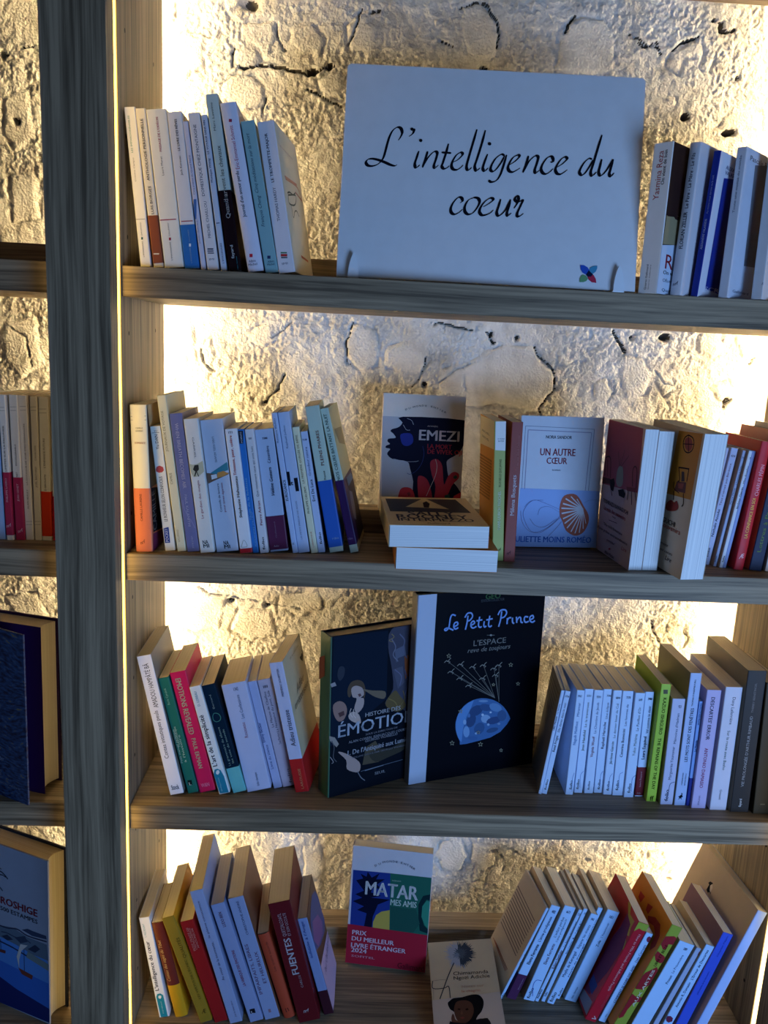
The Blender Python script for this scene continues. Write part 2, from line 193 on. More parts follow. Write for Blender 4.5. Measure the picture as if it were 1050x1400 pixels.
["paperback_book","thick pale blue spine with a teal roof vignette and black NA MI letters, second shelf","books leaning left at the left end of the second shelf","spine",[0.1251,0.0755,1.2359,0.0056,-0.132,0.0024,0.032,0.1207,0.1937],"b9c9e2",{},[["T","N","LARS KEEL ADAMS",15.7,150.6,-90.0,36.9,2.99,"5a6478",""],["P","N",[6.0,117.5,31.3,131.5,32.0,126.9,32.0,119.9,6.9,112.3],"3a7f8e"],["P","N",[0.0,112.2,0.0,118.0,5.9,116.9,23.1,112.9,32.0,116.3,32.0,113.6,10.1,105.9,0.6,102.2],"6a5244"],["P","N",[15.6,117.2,24.8,118.9,31.3,114.6,22.8,110.9,14.6,109.6],"c98a48"],["P","N",[6.2,114.4,14.3,115.3,14.6,109.6,6.4,107.9],"d9dce2"],["T","N","Conseils de lecture",14.0,80.3,90.0,42.2,3.02,"343a4c",""],["T","N","pour âmes égarées",20.1,80.3,90.0,43.3,3.02,"a03a44",""],["T","N","NA",15.6,12.8,0.0,7.6,6.28,"1b1b22","b"],["T","N","MI",16.4,7.0,0.0,8.7,5.45,"1b1b22","b"]]],
["paperback_book","white spine with black and red title and a red strip at its foot","books leaning left at the left end of the second shelf","spine",[0.1598,0.0748,1.2356,-0.0018,-0.1353,-0.0,0.0174,0.109,0.1831],"e2e2e6",{},[["T","N","Stéphanie Hahusseau",8.2,83.8,90.0,60.9,4.03,"1a1a24","b"],["T","N","Tristesse, peur, colère",7.5,144.8,90.0,57.8,3.99,"b02e3c","b"],["T","N","ITI",7.6,178.0,0.0,5.6,3.17,"2c3550","b"],["B",0.0,7.0,"b3222e"],["Z","N",[2.5,9.2,7.5,19.9,11.4,10.0,2.5,9.2],0.62,"8a9080"]]],
["paperback_book","narrow strong blue paperback right of the red-footed white one, second shelf","books leaning left at the left end of the second shelf","spine",[0.1774,0.0799,1.2356,-0.0007,-0.1356,-0.0,0.0089,0.109,0.1832],"2f74ba",{},[["P","N",[0.0,178.6,0.3,181.3,7.6,180.7,5.4,162.2,0.0,162.7],"1c2436"],["T","N","POINTS",3.8,171.4,90.0,16.1,2.4,"d8dce8","b"],["T","N","Eloge de la faiblesse",3.4,81.4,90.0,62.0,2.83,"8fc4ea",""],["T","N","ALEXANDRE JOLLIEN",6.3,34.7,90.0,51.6,2.45,"8fc4ea",""]]],
["paperback_book","white paperback with a red author name, right of the narrow strong blue spine","books leaning left at the left end of the second shelf","spine",[0.1881,0.08,1.2356,-0.0012,-0.1397,-0.0,0.0125,0.109,0.1836],"dadde6",{},[["T","N","Que reviennent ceux qui sont loin",7.6,121.6,90.0,73.7,3.22,"555a68",""],["T","N","Pierre Adrian",7.2,60.3,90.0,36.7,3.67,"a8424c","b"],["T","N","folio",6.5,14.6,90.0,19.1,3.69,"1b1b22","b"],["T","N","IIII",6.3,170.3,0.0,4.0,2.8,"333b50",""]]],
["paperback_book","light blue paperback with a maroon lower spine, second shelf left row","books leaning left at the left end of the second shelf","spine",[0.2021,0.0906,1.2356,-0.0036,-0.1464,-0.0,0.0267,0.109,0.1827],"a9c0e2",{},[["T","N","Hélène Gestern",14.9,105.5,90.0,41.6,4.89,"20263c","b"],["T","N","Cézembre",15.2,145.3,90.0,25.5,4.45,"3a4464",""],["T","N","7388",13.3,169.3,0.0,7.5,2.82,"2c3858","b"],["B",2.5,53.9,"572040"],["T","N","Gallimard",11.5,32.8,90.0,24.4,2.06,"a07890",""],["T","N","folio",10.2,8.3,0.0,7.5,2.98,"b89ab0","i"]]],
["paperback_book","very thin pale blue spine lettered in bold black near its middle, tall, second shelf","books leaning left at the left end of the second shelf","spine",[0.2356,0.0879,1.2356,-0.0004,-0.1745,-0.0,0.0081,0.125,0.2095],"a9c4ee",{},[["T","N","EUROGANCE",3.6,95.4,90.0,31.4,3.88,"14161e","b"],["T","N","Romane Bladou",3.1,183.7,90.0,35.0,2.61,"44506c",""],["T","N","L",3.3,14.7,0.0,4.2,2.98,"1b1b22","i"]]],
["paperback_book","tall pale blue spine with black blocks and a white t halfway up, second shelf","books leaning left at the left end of the second shelf","spine",[0.244,0.0904,1.2356,-0.0014,-0.1721,-0.0,0.0166,0.125,0.2101],"aec5ea",{},[["T","N","Raphaël Juillon",6.8,174.2,90.0,33.4,2.63,"5a6a8c",""],["P","N",[0.0,123.4,4.3,123.4,3.9,102.6,0.0,102.7],"14161e"],["P","N",[9.2,113.0,14.7,113.1,14.5,92.9,9.4,93.1],"14161e"],["T","N","t",5.6,105.5,0.0,3.8,6.6,"14161e","b"],["T","N","LE PETIT PRÉCIS DE NOIR",7.4,49.8,90.0,58.6,2.27,"8a97b4",""]]],
["paperback_book","narrow greenish cream paperback with a brown title between pale blue spines, second shelf","books leaning left at the left end of the second shelf","spine",[0.2627,0.0917,1.2356,-0.001,-0.1784,-0.0,0.0101,0.125,0.1896],"d9d6b8",{},[["T","N","LA PREMIÈRE GORGÉE DE BIÈRE",4.2,142.3,90.0,71.9,2.85,"6a5c38",""],["T","N","PHILIPPE DELERM",5.3,80.9,90.0,40.2,2.88,"54482c",""],["T","N","L'ARPENTEUR",4.6,21.1,90.0,24.2,2.08,"b8543c",""]]],
["paperback_book","narrow pale blue paperback, last small one before the two tall banded books, second shelf","books leaning left at the left end of the second shelf","spine",[0.2732,0.0967,1.2356,-0.0008,-0.1768,-0.0,0.0101,0.109,0.1832],"b3c6ea",{},[["T","N","Erri De Luca",5.0,95.3,90.0,32.9,4.12,"1d2338","b"],["T","N","Grandeur nature",4.6,138.9,90.0,43.0,3.47,"56608a",""],["T","N","7338",4.6,171.1,0.0,6.8,2.64,"2c3858","b"],["T","N","folio",6.1,22.0,90.0,18.4,3.75,"1b1b22","b"]]],
["paperback_book","tall pale green paperback with a royal blue paper band, second shelf left row","books leaning left at the left end of the second shelf","spine",[0.2903,0.0996,1.2356,-0.001,-0.201,0.0,0.0207,0.125,0.2208],"b4ccc2",{},[["T","N","PLEINS PHARES",11.8,158.6,90.0,52.1,4.49,"8a4a40",""],["T","N","Prevost",11.8,117.7,90.0,13.0,3.29,"404844",""],["B",7.7,109.9,"2458ac"],["T","N","rdm",12.0,21.2,0.0,9.5,3.44,"9cc0e8",""]]],
["paperback_book","tall pale green paperback with a dark violet band, ending the second shelf left row","books leaning left at the left end of the second shelf","spine",[0.3212,0.1033,1.2358,-0.0747,-0.2456,0.0019,0.0123,0.1257,0.2201],"b4ccc2",{"front":"cdbb86"},[["T","N","NOS CŒURS BATTANT LA NUIT",5.8,161.5,90.0,100.6,4.55,"43605c",""],["B",11.8,111.6,"33164a"],["T","N","rdm",3.9,22.1,0.0,8.0,3.43,"a088b8",""],["P","R",[15.3,186.5,108.3,181.8,114.1,151.5,44.3,162.0],"a58e62"],["P","R",[17.9,108.2,125.7,105.2,125.7,8.4,33.1,9.0,35.6,42.1,55.7,71.7],"2b2330"],["P","R",[42.4,87.6,74.7,79.6,73.1,57.0,53.3,38.3,30.5,45.4,28.5,65.8],"8c90a4"],["P","R",[40.4,107.8,111.1,105.7,124.2,94.3,44.7,93.8],"5d7a96"]]],
["paperback_book","face-out paperback showing a dark profile head and red hands, behind the small stack","books in the middle of the second shelf","face",[0.3648,0.245,1.278,0.0075,-0.0,0.117,0.1378,0.0217,0.1915],"e8d9cc",{},[["P","N",[0.0,147.5,0.0,153.6,137.8,152.5,137.8,14.4,5.2,8.9],"b9b7bb"],["P","N",[34.2,153.9,26.5,151.4,30.5,147.7,33.9,144.3,32.5,141.3,30.4,138.6,27.8,136.4,24.3,134.8,20.2,133.7,17.0,132.6,15.4,131.4,14.6,130.2,14.7,128.9,15.7,127.8,17.6,126.6,19.4,125.1,21.4,122.9,23.4,120.4,23.6,118.4,20.6,117.6,15.8,117.2,12.2,116.6,10.6,115.3,10.1,113.6,10.3,112.0,11.7,110.5,13.7,109.1,14.6,107.8,13.3,106.8,10.8,106.0,8.8,105.0,7.8,103.7,7.3,102.3,7.7,101.2,10.1,100.6,13.5,100.3,15.5,99.5,14.7,97.8,12.7,95.7,11.2,93.7,10.8,92.0,11.0,90.3,12.1,88.6,14.1,86.6,17.0,84.4,21.4,82.6,28.7,81.8,37.6,81.4,44.6,79.8,47.8,76.7,49.0,72.4,50.3,67.3,52.3,61.7,54.3,55.2,56.4,47.0,56.2,34.8,56.0,20.9,63.3,11.3,86.3,8.6,116.8,10.2,137.8,14.3,137.8,30.8,137.5,31.4,131.7,39.9,126.9,45.5,121.2,49.8,116.7,54.7,114.1,61.5,112.6,68.8,111.7,75.1,111.0,79.2,110.9,82.3,112.5,85.4,117.0,88.8,123.2,92.3,128.7,96.3,132.6,101.0,135.7,106.3,137.8,111.3,137.8,152.6,108.6,154.7,65.5,154.9],"17182c"],["P","N",[32.5,125.2,36.7,126.6,42.6,127.2,47.5,126.9,50.2,125.2,51.9,122.6,52.9,119.7,53.4,116.7,53.1,113.5,52.1,110.8,50.1,108.6,47.4,106.9,44.6,105.9,41.7,105.7,38.7,106.2,36.1,107.5,34.3,109.9,33.0,113.1,32.1,116.2,31.4,119.5,31.1,122.7],"1f2c84"],["P","N",[83.2,79.0,84.4,82.5,86.8,84.5,89.3,85.6,91.8,86.2,94.5,85.9,97.1,84.7,99.5,82.8,101.9,79.9,104.0,74.7,105.5,64.4,106.8,51.8,108.2,44.1,109.9,45.4,111.8,51.5,114.0,57.2,116.6,60.8,119.5,63.9,122.5,65.8,125.9,66.1,129.3,65.2,131.7,63.6,132.9,61.5,133.2,58.8,132.1,55.4,129.4,51.9,125.5,47.9,121.2,42.1,117.6,32.6,113.6,21.3,107.2,13.1,95.7,9.1,81.8,8.1,71.1,11.6,66.0,22.6,64.1,37.9,63.5,49.9,63.8,55.1,65.3,56.8,67.5,57.3,70.7,57.0,74.6,55.5,78.0,53.1,80.7,49.9,82.9,45.8,85.1,40.5,87.4,31.9,89.6,22.2,91.4,17.6,93.0,22.2,94.1,31.9,94.1,40.9,92.5,47.1,89.7,52.7,87.3,58.6,85.4,65.7,83.7,73.1],"b02a38"],["P","N",[33.7,28.1,34.8,31.7,36.5,34.3,39.0,36.0,42.5,37.0,46.8,37.1,50.5,36.5,53.2,35.4,55.4,33.6,57.3,30.3,59.8,24.2,62.0,16.7,60.8,11.2,53.0,8.7,41.9,8.3,33.7,10.0,31.5,15.0,32.3,22.1],"b02a38"],["P","N",[137.8,14.4,122.7,13.7,126.0,25.5,137.8,32.6],"b02a38"],["P","N",[123.4,58.9,128.0,61.1,130.7,57.4,127.8,53.9,123.6,55.0],"2f4a36"],["P","N",[46.6,27.3,50.8,29.6,53.6,25.0,49.9,21.8],"7a2430"],["P","N",[110.4,26.1,118.0,28.5,120.6,13.7,111.1,13.3],"1f4a38"],["Z","N",[91.9,85.7,95.0,74.4,93.2,58.9,85.2,38.0,79.5,23.6],0.77,"c8b8b0"],["Z","N",[45.0,60.6,50.7,59.1,60.7,65.2,69.1,78.3,72.2,93.8,69.5,106.5],0.77,"2a3570"],["Z","N",[21.3,83.4,42.0,79.7,57.4,80.4,63.8,81.9],0.51,"c8c4cc"],["Z","N",[35.3,140.5,40.8,132.6,47.2,132.2],0.51,"c8c4cc"],["Z","N",[41.2,151.4,49.0,148.2,52.4,141.3],0.51,"c8c4cc"],["T","N","EMEZI",96.3,125.1,0.0,67.8,17.3,"e9e9f2","b"],["T","N","AKWAEKE",84.5,140.2,0.0,18.0,2.54,"c9c9d2",""],["T","N","LA MORT",97.7,107.0,0.0,41.1,7.65,"c03440","b"],["T","N","DE VIVEK OJI",106.8,97.1,0.0,58.2,7.66,"c03440","b"],["T","N","D",39.0,166.3,29.0,3.4,2.78,"4a4240",""],["T","N","U",44.5,168.3,20.9,3.2,2.78,"4a4240",""],["T","N","M",51.8,170.8,14.7,3.6,2.78,"4a4240",""],["T","N","O",56.7,172.1,0.0,3.4,2.78,"4a4240",""],["T","N","N",61.7,173.0,0.0,3.3,2.78,"4a4240",""],["T","N","D",66.7,173.6,0.0,3.1,2.78,"4a4240",""],["T","N","E",71.8,173.4,0.0,3.1,2.78,"4a4240",""],["T","N","E",81.3,172.7,0.0,3.2,2.78,"4a4240",""],["T","N","N",86.1,171.5,-14.2,3.5,2.78,"4a4240",""],["T","N","T",90.9,169.9,-15.5,3.2,2.78,"4a4240",""],["T","N","I",95.6,168.3,-17.6,2.2,2.78,"4a4240",""],["T","N","E",99.6,166.2,-19.7,3.3,2.78,"4a4240",""],["T","N","R",104.3,164.2,-20.3,3.9,2.78,"4a4240",""]]],
["paperback_book","thick paperback lying on top of the small stack, dark photo on its cover","books in the middle of the second shelf","flat",[0.374,0.02,1.2684,0.0341,-0.0163,0.0003,0.1424,0.2116,0.0318],"d6c098",{"pages":1},[["P","U",[7.7,194.8,123.8,199.5,131.7,92.3,8.4,93.0],"2b2a33"],["P","U",[69.4,201.6,76.2,194.3,101.7,117.1,82.1,122.2,34.9,129.5],"c9b188"],["P","U",[65.8,164.7,73.0,178.3,76.5,159.5,71.0,125.9,63.5,127.6],"1e1c24"],["T","U","SALLY",69.5,81.9,0.0,71.0,26.81,"1b1c3c","b"],["T","U","ROONEY",68.2,59.4,0.0,106.5,28.12,"1b1c3c","b"],["T","U","INTERMEZZO",70.9,37.5,0.0,111.1,18.72,"1b1c3c","b"],["T","U","Gallimard",71.8,14.7,0.0,32.3,9.08,"4a3a30",""]]],
["paperback_book","thick orange-edged paperback lying flat at the bottom of the small stack","books in the middle of the second shelf","flat",[0.3849,0.0235,1.2356,-0.0098,-0.0063,-0.0,0.1458,0.205,0.0322],"cf7a35",{"pages":1},[]],
["paperback_book","upright paperback with olive spine and orange lined cover, right of the small stack","books in the middle of the second shelf","spine",[0.5352,0.0903,1.2357,0.0042,-0.0606,0.0009,0.0167,0.1331,0.2097],"a7ad62",{"front":"c98426","back":"c98426"},[["P","N",[1.4,209.7,16.7,209.7,16.7,166.5,1.5,167.7],"dfe8ee"],["T","N","DU MONDE",9.9,184.0,0.0,9.8,2.01,"44505c",""],["T","N","ENTIER",10.1,180.7,0.0,8.6,2.02,"44505c",""],["T","N","PLUS BELLE QUE JAMAIS",10.0,133.5,90.0,41.1,3.41,"4a4c22",""],["T","N","HANS-ULRICH TREICHEL",9.0,77.3,90.0,58.9,4.36,"e6ead0","b"],["P","L",[-133.1,207.0,-40.5,209.7,0.0,209.7,0.0,168.5,-133.1,161.9],"dfd0b0"],["T","L","MICHEL",-78.4,185.5,0.0,75.0,3.27,"4a4238",""],["T","L","TREICHEL",-81.1,176.6,0.0,68.0,3.38,"4a4238",""],["Z","L",[-132.8,144.2,-16.1,148.5],3.27,"8c5a1c"],["Z","L",[-132.8,139.4,-17.1,144.0],3.27,"8c5a1c"],["Z","L",[-132.8,134.6,-18.0,139.4],3.27,"8c5a1c"],["Z","L",[-132.8,129.8,-18.9,134.9],3.28,"8c5a1c"],["Z","L",[-132.8,124.9,-19.9,130.3],3.28,"8c5a1c"],["Z","L",[-132.8,120.1,-20.8,125.8],3.28,"8c5a1c"],["Z","L",[-132.8,115.3,-21.8,121.2],3.28,"8c5a1c"],["Z","L",[-132.8,110.5,-22.7,116.6],3.29,"8c5a1c"],["Z","L",[-132.8,105.6,-23.7,112.0],3.29,"8c5a1c"],["Z","L",[-132.8,100.8,-24.6,107.4],3.29,"8c5a1c"],["Z","L",[-132.8,96.0,-25.6,102.7],3.29,"8c5a1c"],["Z","L",[-132.8,91.1,-26.6,98.1],3.29,"8c5a1c"],["Z","L",[-132.8,86.3,-27.5,93.4],3.3,"8c5a1c"],["Z","L",[-132.8,81.4,-28.5,88.7],3.3,"8c5a1c"],["T","N","nrf",11.0,17.7,14.9,4.3,4.31,"3a4020","i"]]],
["paperback_book","brick red upright paperback with a bold white author name, beside the olive spine","books in the middle of the second shelf","spine",[0.5522,0.0895,1.2356,-0.0098,-0.0212,-0.0003,0.0166,0.1253,0.2099],"8c4038",{"back":"8c3f28"},[["T","N","Milena Busquets",9.3,101.5,90.0,61.0,5.94,"dfe0ee","b"],["T","N","Le dernier été à Cadaques",11.6,165.0,90.0,50.9,3.16,"c77a72",""],["T","N","nrf",7.2,13.5,15.9,7.6,5.75,"4a2430","i"]]],
["paperback_book","face-out pale blue paperback with a striped jellyfish drawing on its lower band","books in the middle of the second shelf","face",[0.5863,0.1815,1.2369,0.0539,-0.0134,0.0713,0.1357,0.018,0.211],"c3d2e4",{},[["P","N",[0.0,0.0,0.0,26.9,4.3,95.4,135.7,93.0,135.7,0.0],"8db2ee"],["Z","N",[7.6,194.8,120.2,192.4],0.64,"4f5f7c"],["Z","N",[7.6,194.8,6.6,93.9],0.64,"4f5f7c"],["Z","N",[120.2,192.4,116.7,93.4],0.64,"4f5f7c"],["Z","N",[12.2,188.6,115.8,186.8],1.27,"8a8fb0"],["Z","N",[12.2,188.6,11.3,94.0],1.06,"8a8fb0"],["Z","N",[115.8,186.8,111.4,93.3],1.07,"8a8fb0"],["T","N","NORA SANDOR",62.9,178.2,0.0,42.5,5.05,"1e2336","b"],["T","N","UN AUTRE",62.5,154.3,0.0,58.0,11.42,"9c2c40","b"],["T","N","CŒUR",61.7,140.5,0.0,34.0,10.18,"9c2c40","b"],["T","N","ROMAN",61.7,125.4,0.0,13.1,2.34,"3a4054",""],["T","N","JULIETTE MOINS ROMÉO",61.3,12.4,0.0,130.4,9.58,"2f63c4","b"],["P","N",[77.3,84.7,81.9,86.8,87.5,87.8,92.4,87.8,95.9,86.8,98.7,84.9,101.6,81.9,104.9,77.5,108.2,72.1,111.4,67.0,114.4,62.6,117.2,58.4,119.3,54.1,120.3,49.8,120.6,45.5,120.1,41.1,118.7,36.2,116.5,31.1,114.0,26.8,111.0,23.8,107.8,21.6,104.4,20.1,101.2,19.4,97.9,19.5,94.5,20.4,90.5,22.3,86.4,25.1,82.9,28.5,80.4,32.9,78.4,37.9,76.6,42.5,74.6,46.1,72.8,49.3,71.5,53.3,70.8,58.7,70.6,64.8,71.1,70.5,72.4,75.9,74.3,80.9],"a5543e"],["Z","N",[109.4,63.1,79.8,79.8],2.18,"c9d2e2"],["Z","N",[109.4,63.1,75.9,71.7],2.4,"c9d2e2"],["Z","N",[109.4,63.1,73.7,64.1],2.4,"c9d2e2"],["Z","N",[109.4,63.1,74.7,55.5],2.4,"c9d2e2"],["Z","N",[109.4,63.1,77.4,46.9],2.18,"c9d2e2"],["Z","N",[109.4,63.1,80.5,39.3],2.18,"c9d2e2"],["Z","N",[109.4,63.1,84.9,31.8],1.97,"c9d2e2"],["Z","N",[109.4,63.1,91.9,25.8],1.75,"c9d2e2"],["Z","N",[109.4,63.1,98.7,23.3],1.53,"c9d2e2"],["Z","N",[109.4,63.1,105.7,24.5],1.53,"c9d2e2"],["Z","N",[109.4,63.1,111.9,31.2],1.31,"c9d2e2"],["Z","N",[109.4,63.1,115.8,39.9],1.09,"c9d2e2"],["Z","N",[109.4,63.1,88.3,83.4],1.75,"c9d2e2"],["Z","N",[109.4,63.1,98.4,79.7],1.31,"c9d2e2"],["Z","N",[71.0,61.9,45.2,72.2,27.5,76.2,15.1,65.2,11.6,50.0,26.0,25.4,47.7,29.0,68.6,46.7,74.5,57.7],0.44,"5a5a8c"],["Z","N",[72.9,49.0,56.2,33.5,39.3,23.5,21.6,26.4,9.9,41.4,6.8,58.6],0.44,"7a6078"],["Z","N",[75.5,42.5,65.3,29.3,54.9,18.3],0.44,"7a6078"],["Z","N",[35.4,52.6,39.2,63.5,54.3,65.9,70.2,57.6],0.43,"6f86b8"],["Z","N",[12.9,65.1,23.3,75.0,42.8,76.5],0.43,"6f86b8"],["Z","N",[110.9,73.5,119.5,78.0,132.6,78.6],0.44,"6f86b8"],["Z","N",[22.7,45.9,32.0,35.3,47.5,33.4,66.4,46.7],0.43,"6a5a78"]]],
["paperback_book","paperback with a pink cover showing two brown chairs and a vase, turned edge-on","books in the middle of the second shelf","face",[0.7216,0.1953,1.2377,-1.4674,0.0161,0.0013,0.1299,0.021,0.2111],"c9b0a8",{"pages":1},[["P","N",[0.0,209.8,119.3,211.1,122.2,211.1,128.9,117.7,0.0,106.8],"9c4858"],["P","N",[56.6,144.3,59.9,145.7,63.9,146.3,67.2,146.1,69.4,145.3,70.9,143.7,72.4,140.6,74.2,134.9,75.9,127.8,76.4,122.0,75.2,118.6,72.8,116.4,69.8,115.0,65.9,114.0,61.4,113.7,57.5,114.4,54.8,116.3,52.8,119.1,51.5,122.5,50.9,126.7,51.0,131.4,51.6,135.6,52.7,139.1,54.3,142.1],"8e9a94"],["Z","N",[57.8,144.5,47.3,166.3],1.18,"5a3038"],["Z","N",[61.2,145.6,70.1,172.3],1.17,"5a3038"],["Z","N",[63.7,145.5,86.8,165.9],1.17,"5a3038"],["Z","N",[59.2,146.1,59.0,157.7],1.17,"5a3038"],["Z","N",[8.1,121.2,3.1,146.1,12.5,152.9,23.4,149.3,30.1,121.1],2.5,"4a1c20"],["Z","N",[12.1,147.5,18.1,121.6],1.65,"4a1c20"],["P","N",[0.0,113.4,0.0,118.0,32.9,120.3,30.7,111.9,3.1,107.9],"4a1c20"],["Z","N",[4.7,109.6,2.6,92.7],2.1,"4a1c20"],["Z","N",[30.3,113.2,43.7,95.8],2.04,"4a1c20"],["P","N",[28.9,118.2,43.5,123.6,48.7,116.7,46.2,102.9,37.5,103.9],"2b2126"],["Z","N",[110.3,123.4,105.4,145.1,110.4,153.5,119.1,148.8,122.8,123.4],2.22,"4a1c20"],["P","N",[90.9,119.6,122.8,123.4,120.7,116.7,94.3,113.9],"7a2a28"],["Z","N",[98.2,114.7,98.0,100.6],1.88,"4a1c20"],["Z","N",[109.5,115.7,114.9,96.6],1.86,"4a1c20"],["Z","N",[120.4,117.9,127.7,105.7],1.83,"4a1c20"],["P","N",[63.4,109.0,80.5,113.7,90.0,107.9,87.2,100.9,68.8,101.0],"241e22"],["T","N","TOSHIKAZU KAWAGUCHI",59.7,82.6,0.0,94.0,6.06,"3a2c34","b"],["T","N","La voix des souvenirs",59.9,72.2,0.0,81.5,6.59,"b03a44","b"],["T","N","roman",60.2,64.7,0.0,12.7,2.25,"1b1b22",""],["Z","N",[43.1,56.6,73.3,58.5],0.82,"4a3c40"],["T","N","\"Une fable fantastique",60.6,46.3,0.0,71.3,4.29,"4a3c40","i"],["T","N","d'une grâce extraordinaire",59.3,36.2,0.0,114.8,4.29,"4a3c40","i"],["T","N","comblée\"",60.2,25.4,0.0,32.4,4.21,"4a3c40","i"],["T","N","Lire",107.9,26.8,0.0,18.1,6.38,"b05850","i"],["T","N","Albin Michel",59.1,4.9,0.0,35.6,4.72,"2c2428","b"],["P","N",[53.9,13.7,61.2,15.7,61.9,13.2,54.6,11.2],"b03a44"]]],
["paperback_book","second thick paperback behind the pink-covered one, only its pale fore-edge pages showing","books in the middle of the second shelf","face",[0.743,0.1975,1.2377,-1.4674,0.0161,0.0013,0.1299,0.0231,0.2091],"cfd0ce",{"pages":1},[]],
["paperback_book","paperback with an ochre cover showing a carved chair and a red cat, turned edge-on","books in the middle of the second shelf","face",[0.7709,0.1518,1.243,-1.3671,0.0557,0.0056,0.13,0.0374,0.2129],"cbb8a2",{"pages":1},[["P","N",[68.9,207.0,125.6,212.0,123.0,117.3,61.7,111.9],"b8791f"],["Z","N",[93.2,204.7,103.9,202.7,108.9,196.1,107.7,186.3,100.0,180.5,90.2,181.7,84.1,190.3,85.6,199.5,93.2,204.7],1.83,"2a1a18"],["P","N",[94.1,201.7,97.0,201.7,100.1,200.9,102.7,199.7,104.6,197.9,105.9,195.6,106.5,193.2,106.5,190.6,105.8,187.9,104.6,185.7,102.9,184.0,100.7,182.9,98.2,182.5,95.4,183.1,92.5,184.5,90.1,186.5,88.4,189.7,87.3,193.6,87.2,196.9,88.7,199.2,91.3,200.8],"8a3c2c"],["Z","N",[93.4,204.0,99.8,181.2],1.22,"2a1a18"],["Z","N",[84.9,190.4,109.1,194.2],1.24,"2a1a18"],["Z","N",[82.1,155.5,95.5,157.2,108.2,158.7],2.2,"2a1a18"],["Z","N",[83.5,155.1,89.8,138.7,85.6,135.3],1.88,"2a1a18"],["Z","N",[107.4,158.6,107.2,140.3],1.83,"2a1a18"],["P","N",[91.6,151.5,97.7,152.3,102.2,139.1,94.4,137.3],"3a211c"],["P","N",[83.6,134.8,106.4,138.9,107.9,123.3,81.2,120.5],"5a281f"],["P","N",[87.1,133.1,101.4,136.0,100.4,127.6,90.3,126.4],"8a3c2c"],["Z","N",[80.4,120.3,83.3,107.1],1.91,"2a1a18"],["Z","N",[104.0,122.3,107.9,108.5,105.3,102.9],1.86,"2a1a18"],["Z","N",[77.6,133.4,79.4,123.8,94.2,119.9],1.27,"2a1a18"],["P","N",[67.8,98.1,70.1,100.9,73.4,103.7,76.8,105.5,79.9,105.5,83.1,104.4,85.9,104.0,87.9,105.3,89.5,107.2,91.2,107.9,93.6,106.4,96.1,103.6,97.5,100.8,97.3,98.2,96.0,95.7,93.2,93.4,87.7,91.3,80.7,89.5,75.0,88.5,71.5,88.4,69.2,89.0,67.7,90.4,66.9,92.5,66.9,95.3],"8f2c22"],["T","N","KAWAGUCHI",64.6,73.1,0.0,64.8,7.57,"2f262c","b"],["T","N","Les souvenirs",77.7,65.8,0.0,68.6,7.66,"b03a34",""],["T","N","un moment",67.4,38.0,0.0,42.4,4.45,"4a3c40","i"],["T","N","avec ses coeurs",78.0,28.4,0.0,48.6,4.46,"4a3c40","i"],["T","N","Lire",93.9,20.1,0.0,15.9,6.82,"3a3036","i"]]],
["paperback_book","thin lilac spine half hidden behind the ochre-covered book, second shelf","thin paperbacks near the right end of the second shelf","spine",[0.8638,0.1223,1.2362,0.0003,0.104,-0.0,0.0056,0.109,0.1838],"bdc0dc",{},[]],
["paperback_book","pale violet blue paperback with bold author name, second of the right-hand thin books","thin paperbacks near the right end of the second shelf","spine",[0.8694,0.1185,1.2368,0.0002,0.1124,-0.0,0.0108,0.109,0.1844],"b4c0e4",{},[["T","N","Nathalie Azoulai",4.3,66.9,90.0,43.4,3.98,"23263a","b"],["T","N","Titus n'aimait pas Bérénice",4.9,127.6,90.0,66.0,3.17,"7a4258",""],["T","N","4334",5.4,172.3,0.0,6.7,3.45,"2c3452","b"],["T","N","folio",4.3,19.7,90.0,15.2,3.61,"1b1b22","b"]]],
["paperback_book","thin blue spine with a tan cover edge, left of the thin white spine","thin paperbacks near the right end of the second shelf","spine",[0.8833,0.1108,1.2362,0.0002,0.1173,-0.0,0.005,0.109,0.1826],"a5b6dc",{"back":"b59a86"},[["T","N","Pierre Mazet",1.9,111.9,90.0,25.5,2.56,"3a4466",""],["T","N","L'homme à l'eau",2.6,144.3,90.0,29.4,2.17,"4a5476",""],["T","N","711",3.1,171.5,0.0,4.4,2.67,"2c3452","b"],["T","N","folio",0.5,11.8,90.0,10.1,2.79,"1b1b22","b"]]],
["paperback_book","thin white spine with bold black author name, near the red book on the second shelf","thin paperbacks near the right end of the second shelf","spine",[0.8896,0.1039,1.2362,0.0001,0.1138,-0.0,0.0056,0.109,0.1831],"dcdce2",{"back":"b59a86"},[["T","N","Jérôme Garcin",4.6,110.3,90.0,34.1,3.53,"1f2030","b"],["T","N","Mes fragiles",5.0,146.9,90.0,27.4,3.14,"4a4a5c",""],["T","N","7378",5.7,172.1,0.0,4.8,3.03,"2c3452","b"],["T","N","folio",3.0,14.2,90.0,10.2,2.8,"1b1b22","b"]]],
["paperback_book","thin periwinkle spine touching the bright red book on the second shelf","thin paperbacks near the right end of the second shelf","spine",[0.895,0.1043,1.2362,0.0002,0.1149,-0.0,0.0054,0.109,0.1832],"8fa3d8",{},[["T","N","Jane Austen",5.8,122.5,90.0,22.4,2.36,"3a4a86",""],["T","N","Lady Susan",5.9,149.2,90.0,23.2,2.15,"4a5a96",""],["T","N","7377",6.9,172.5,0.0,4.8,2.65,"2c3452","b"]]],
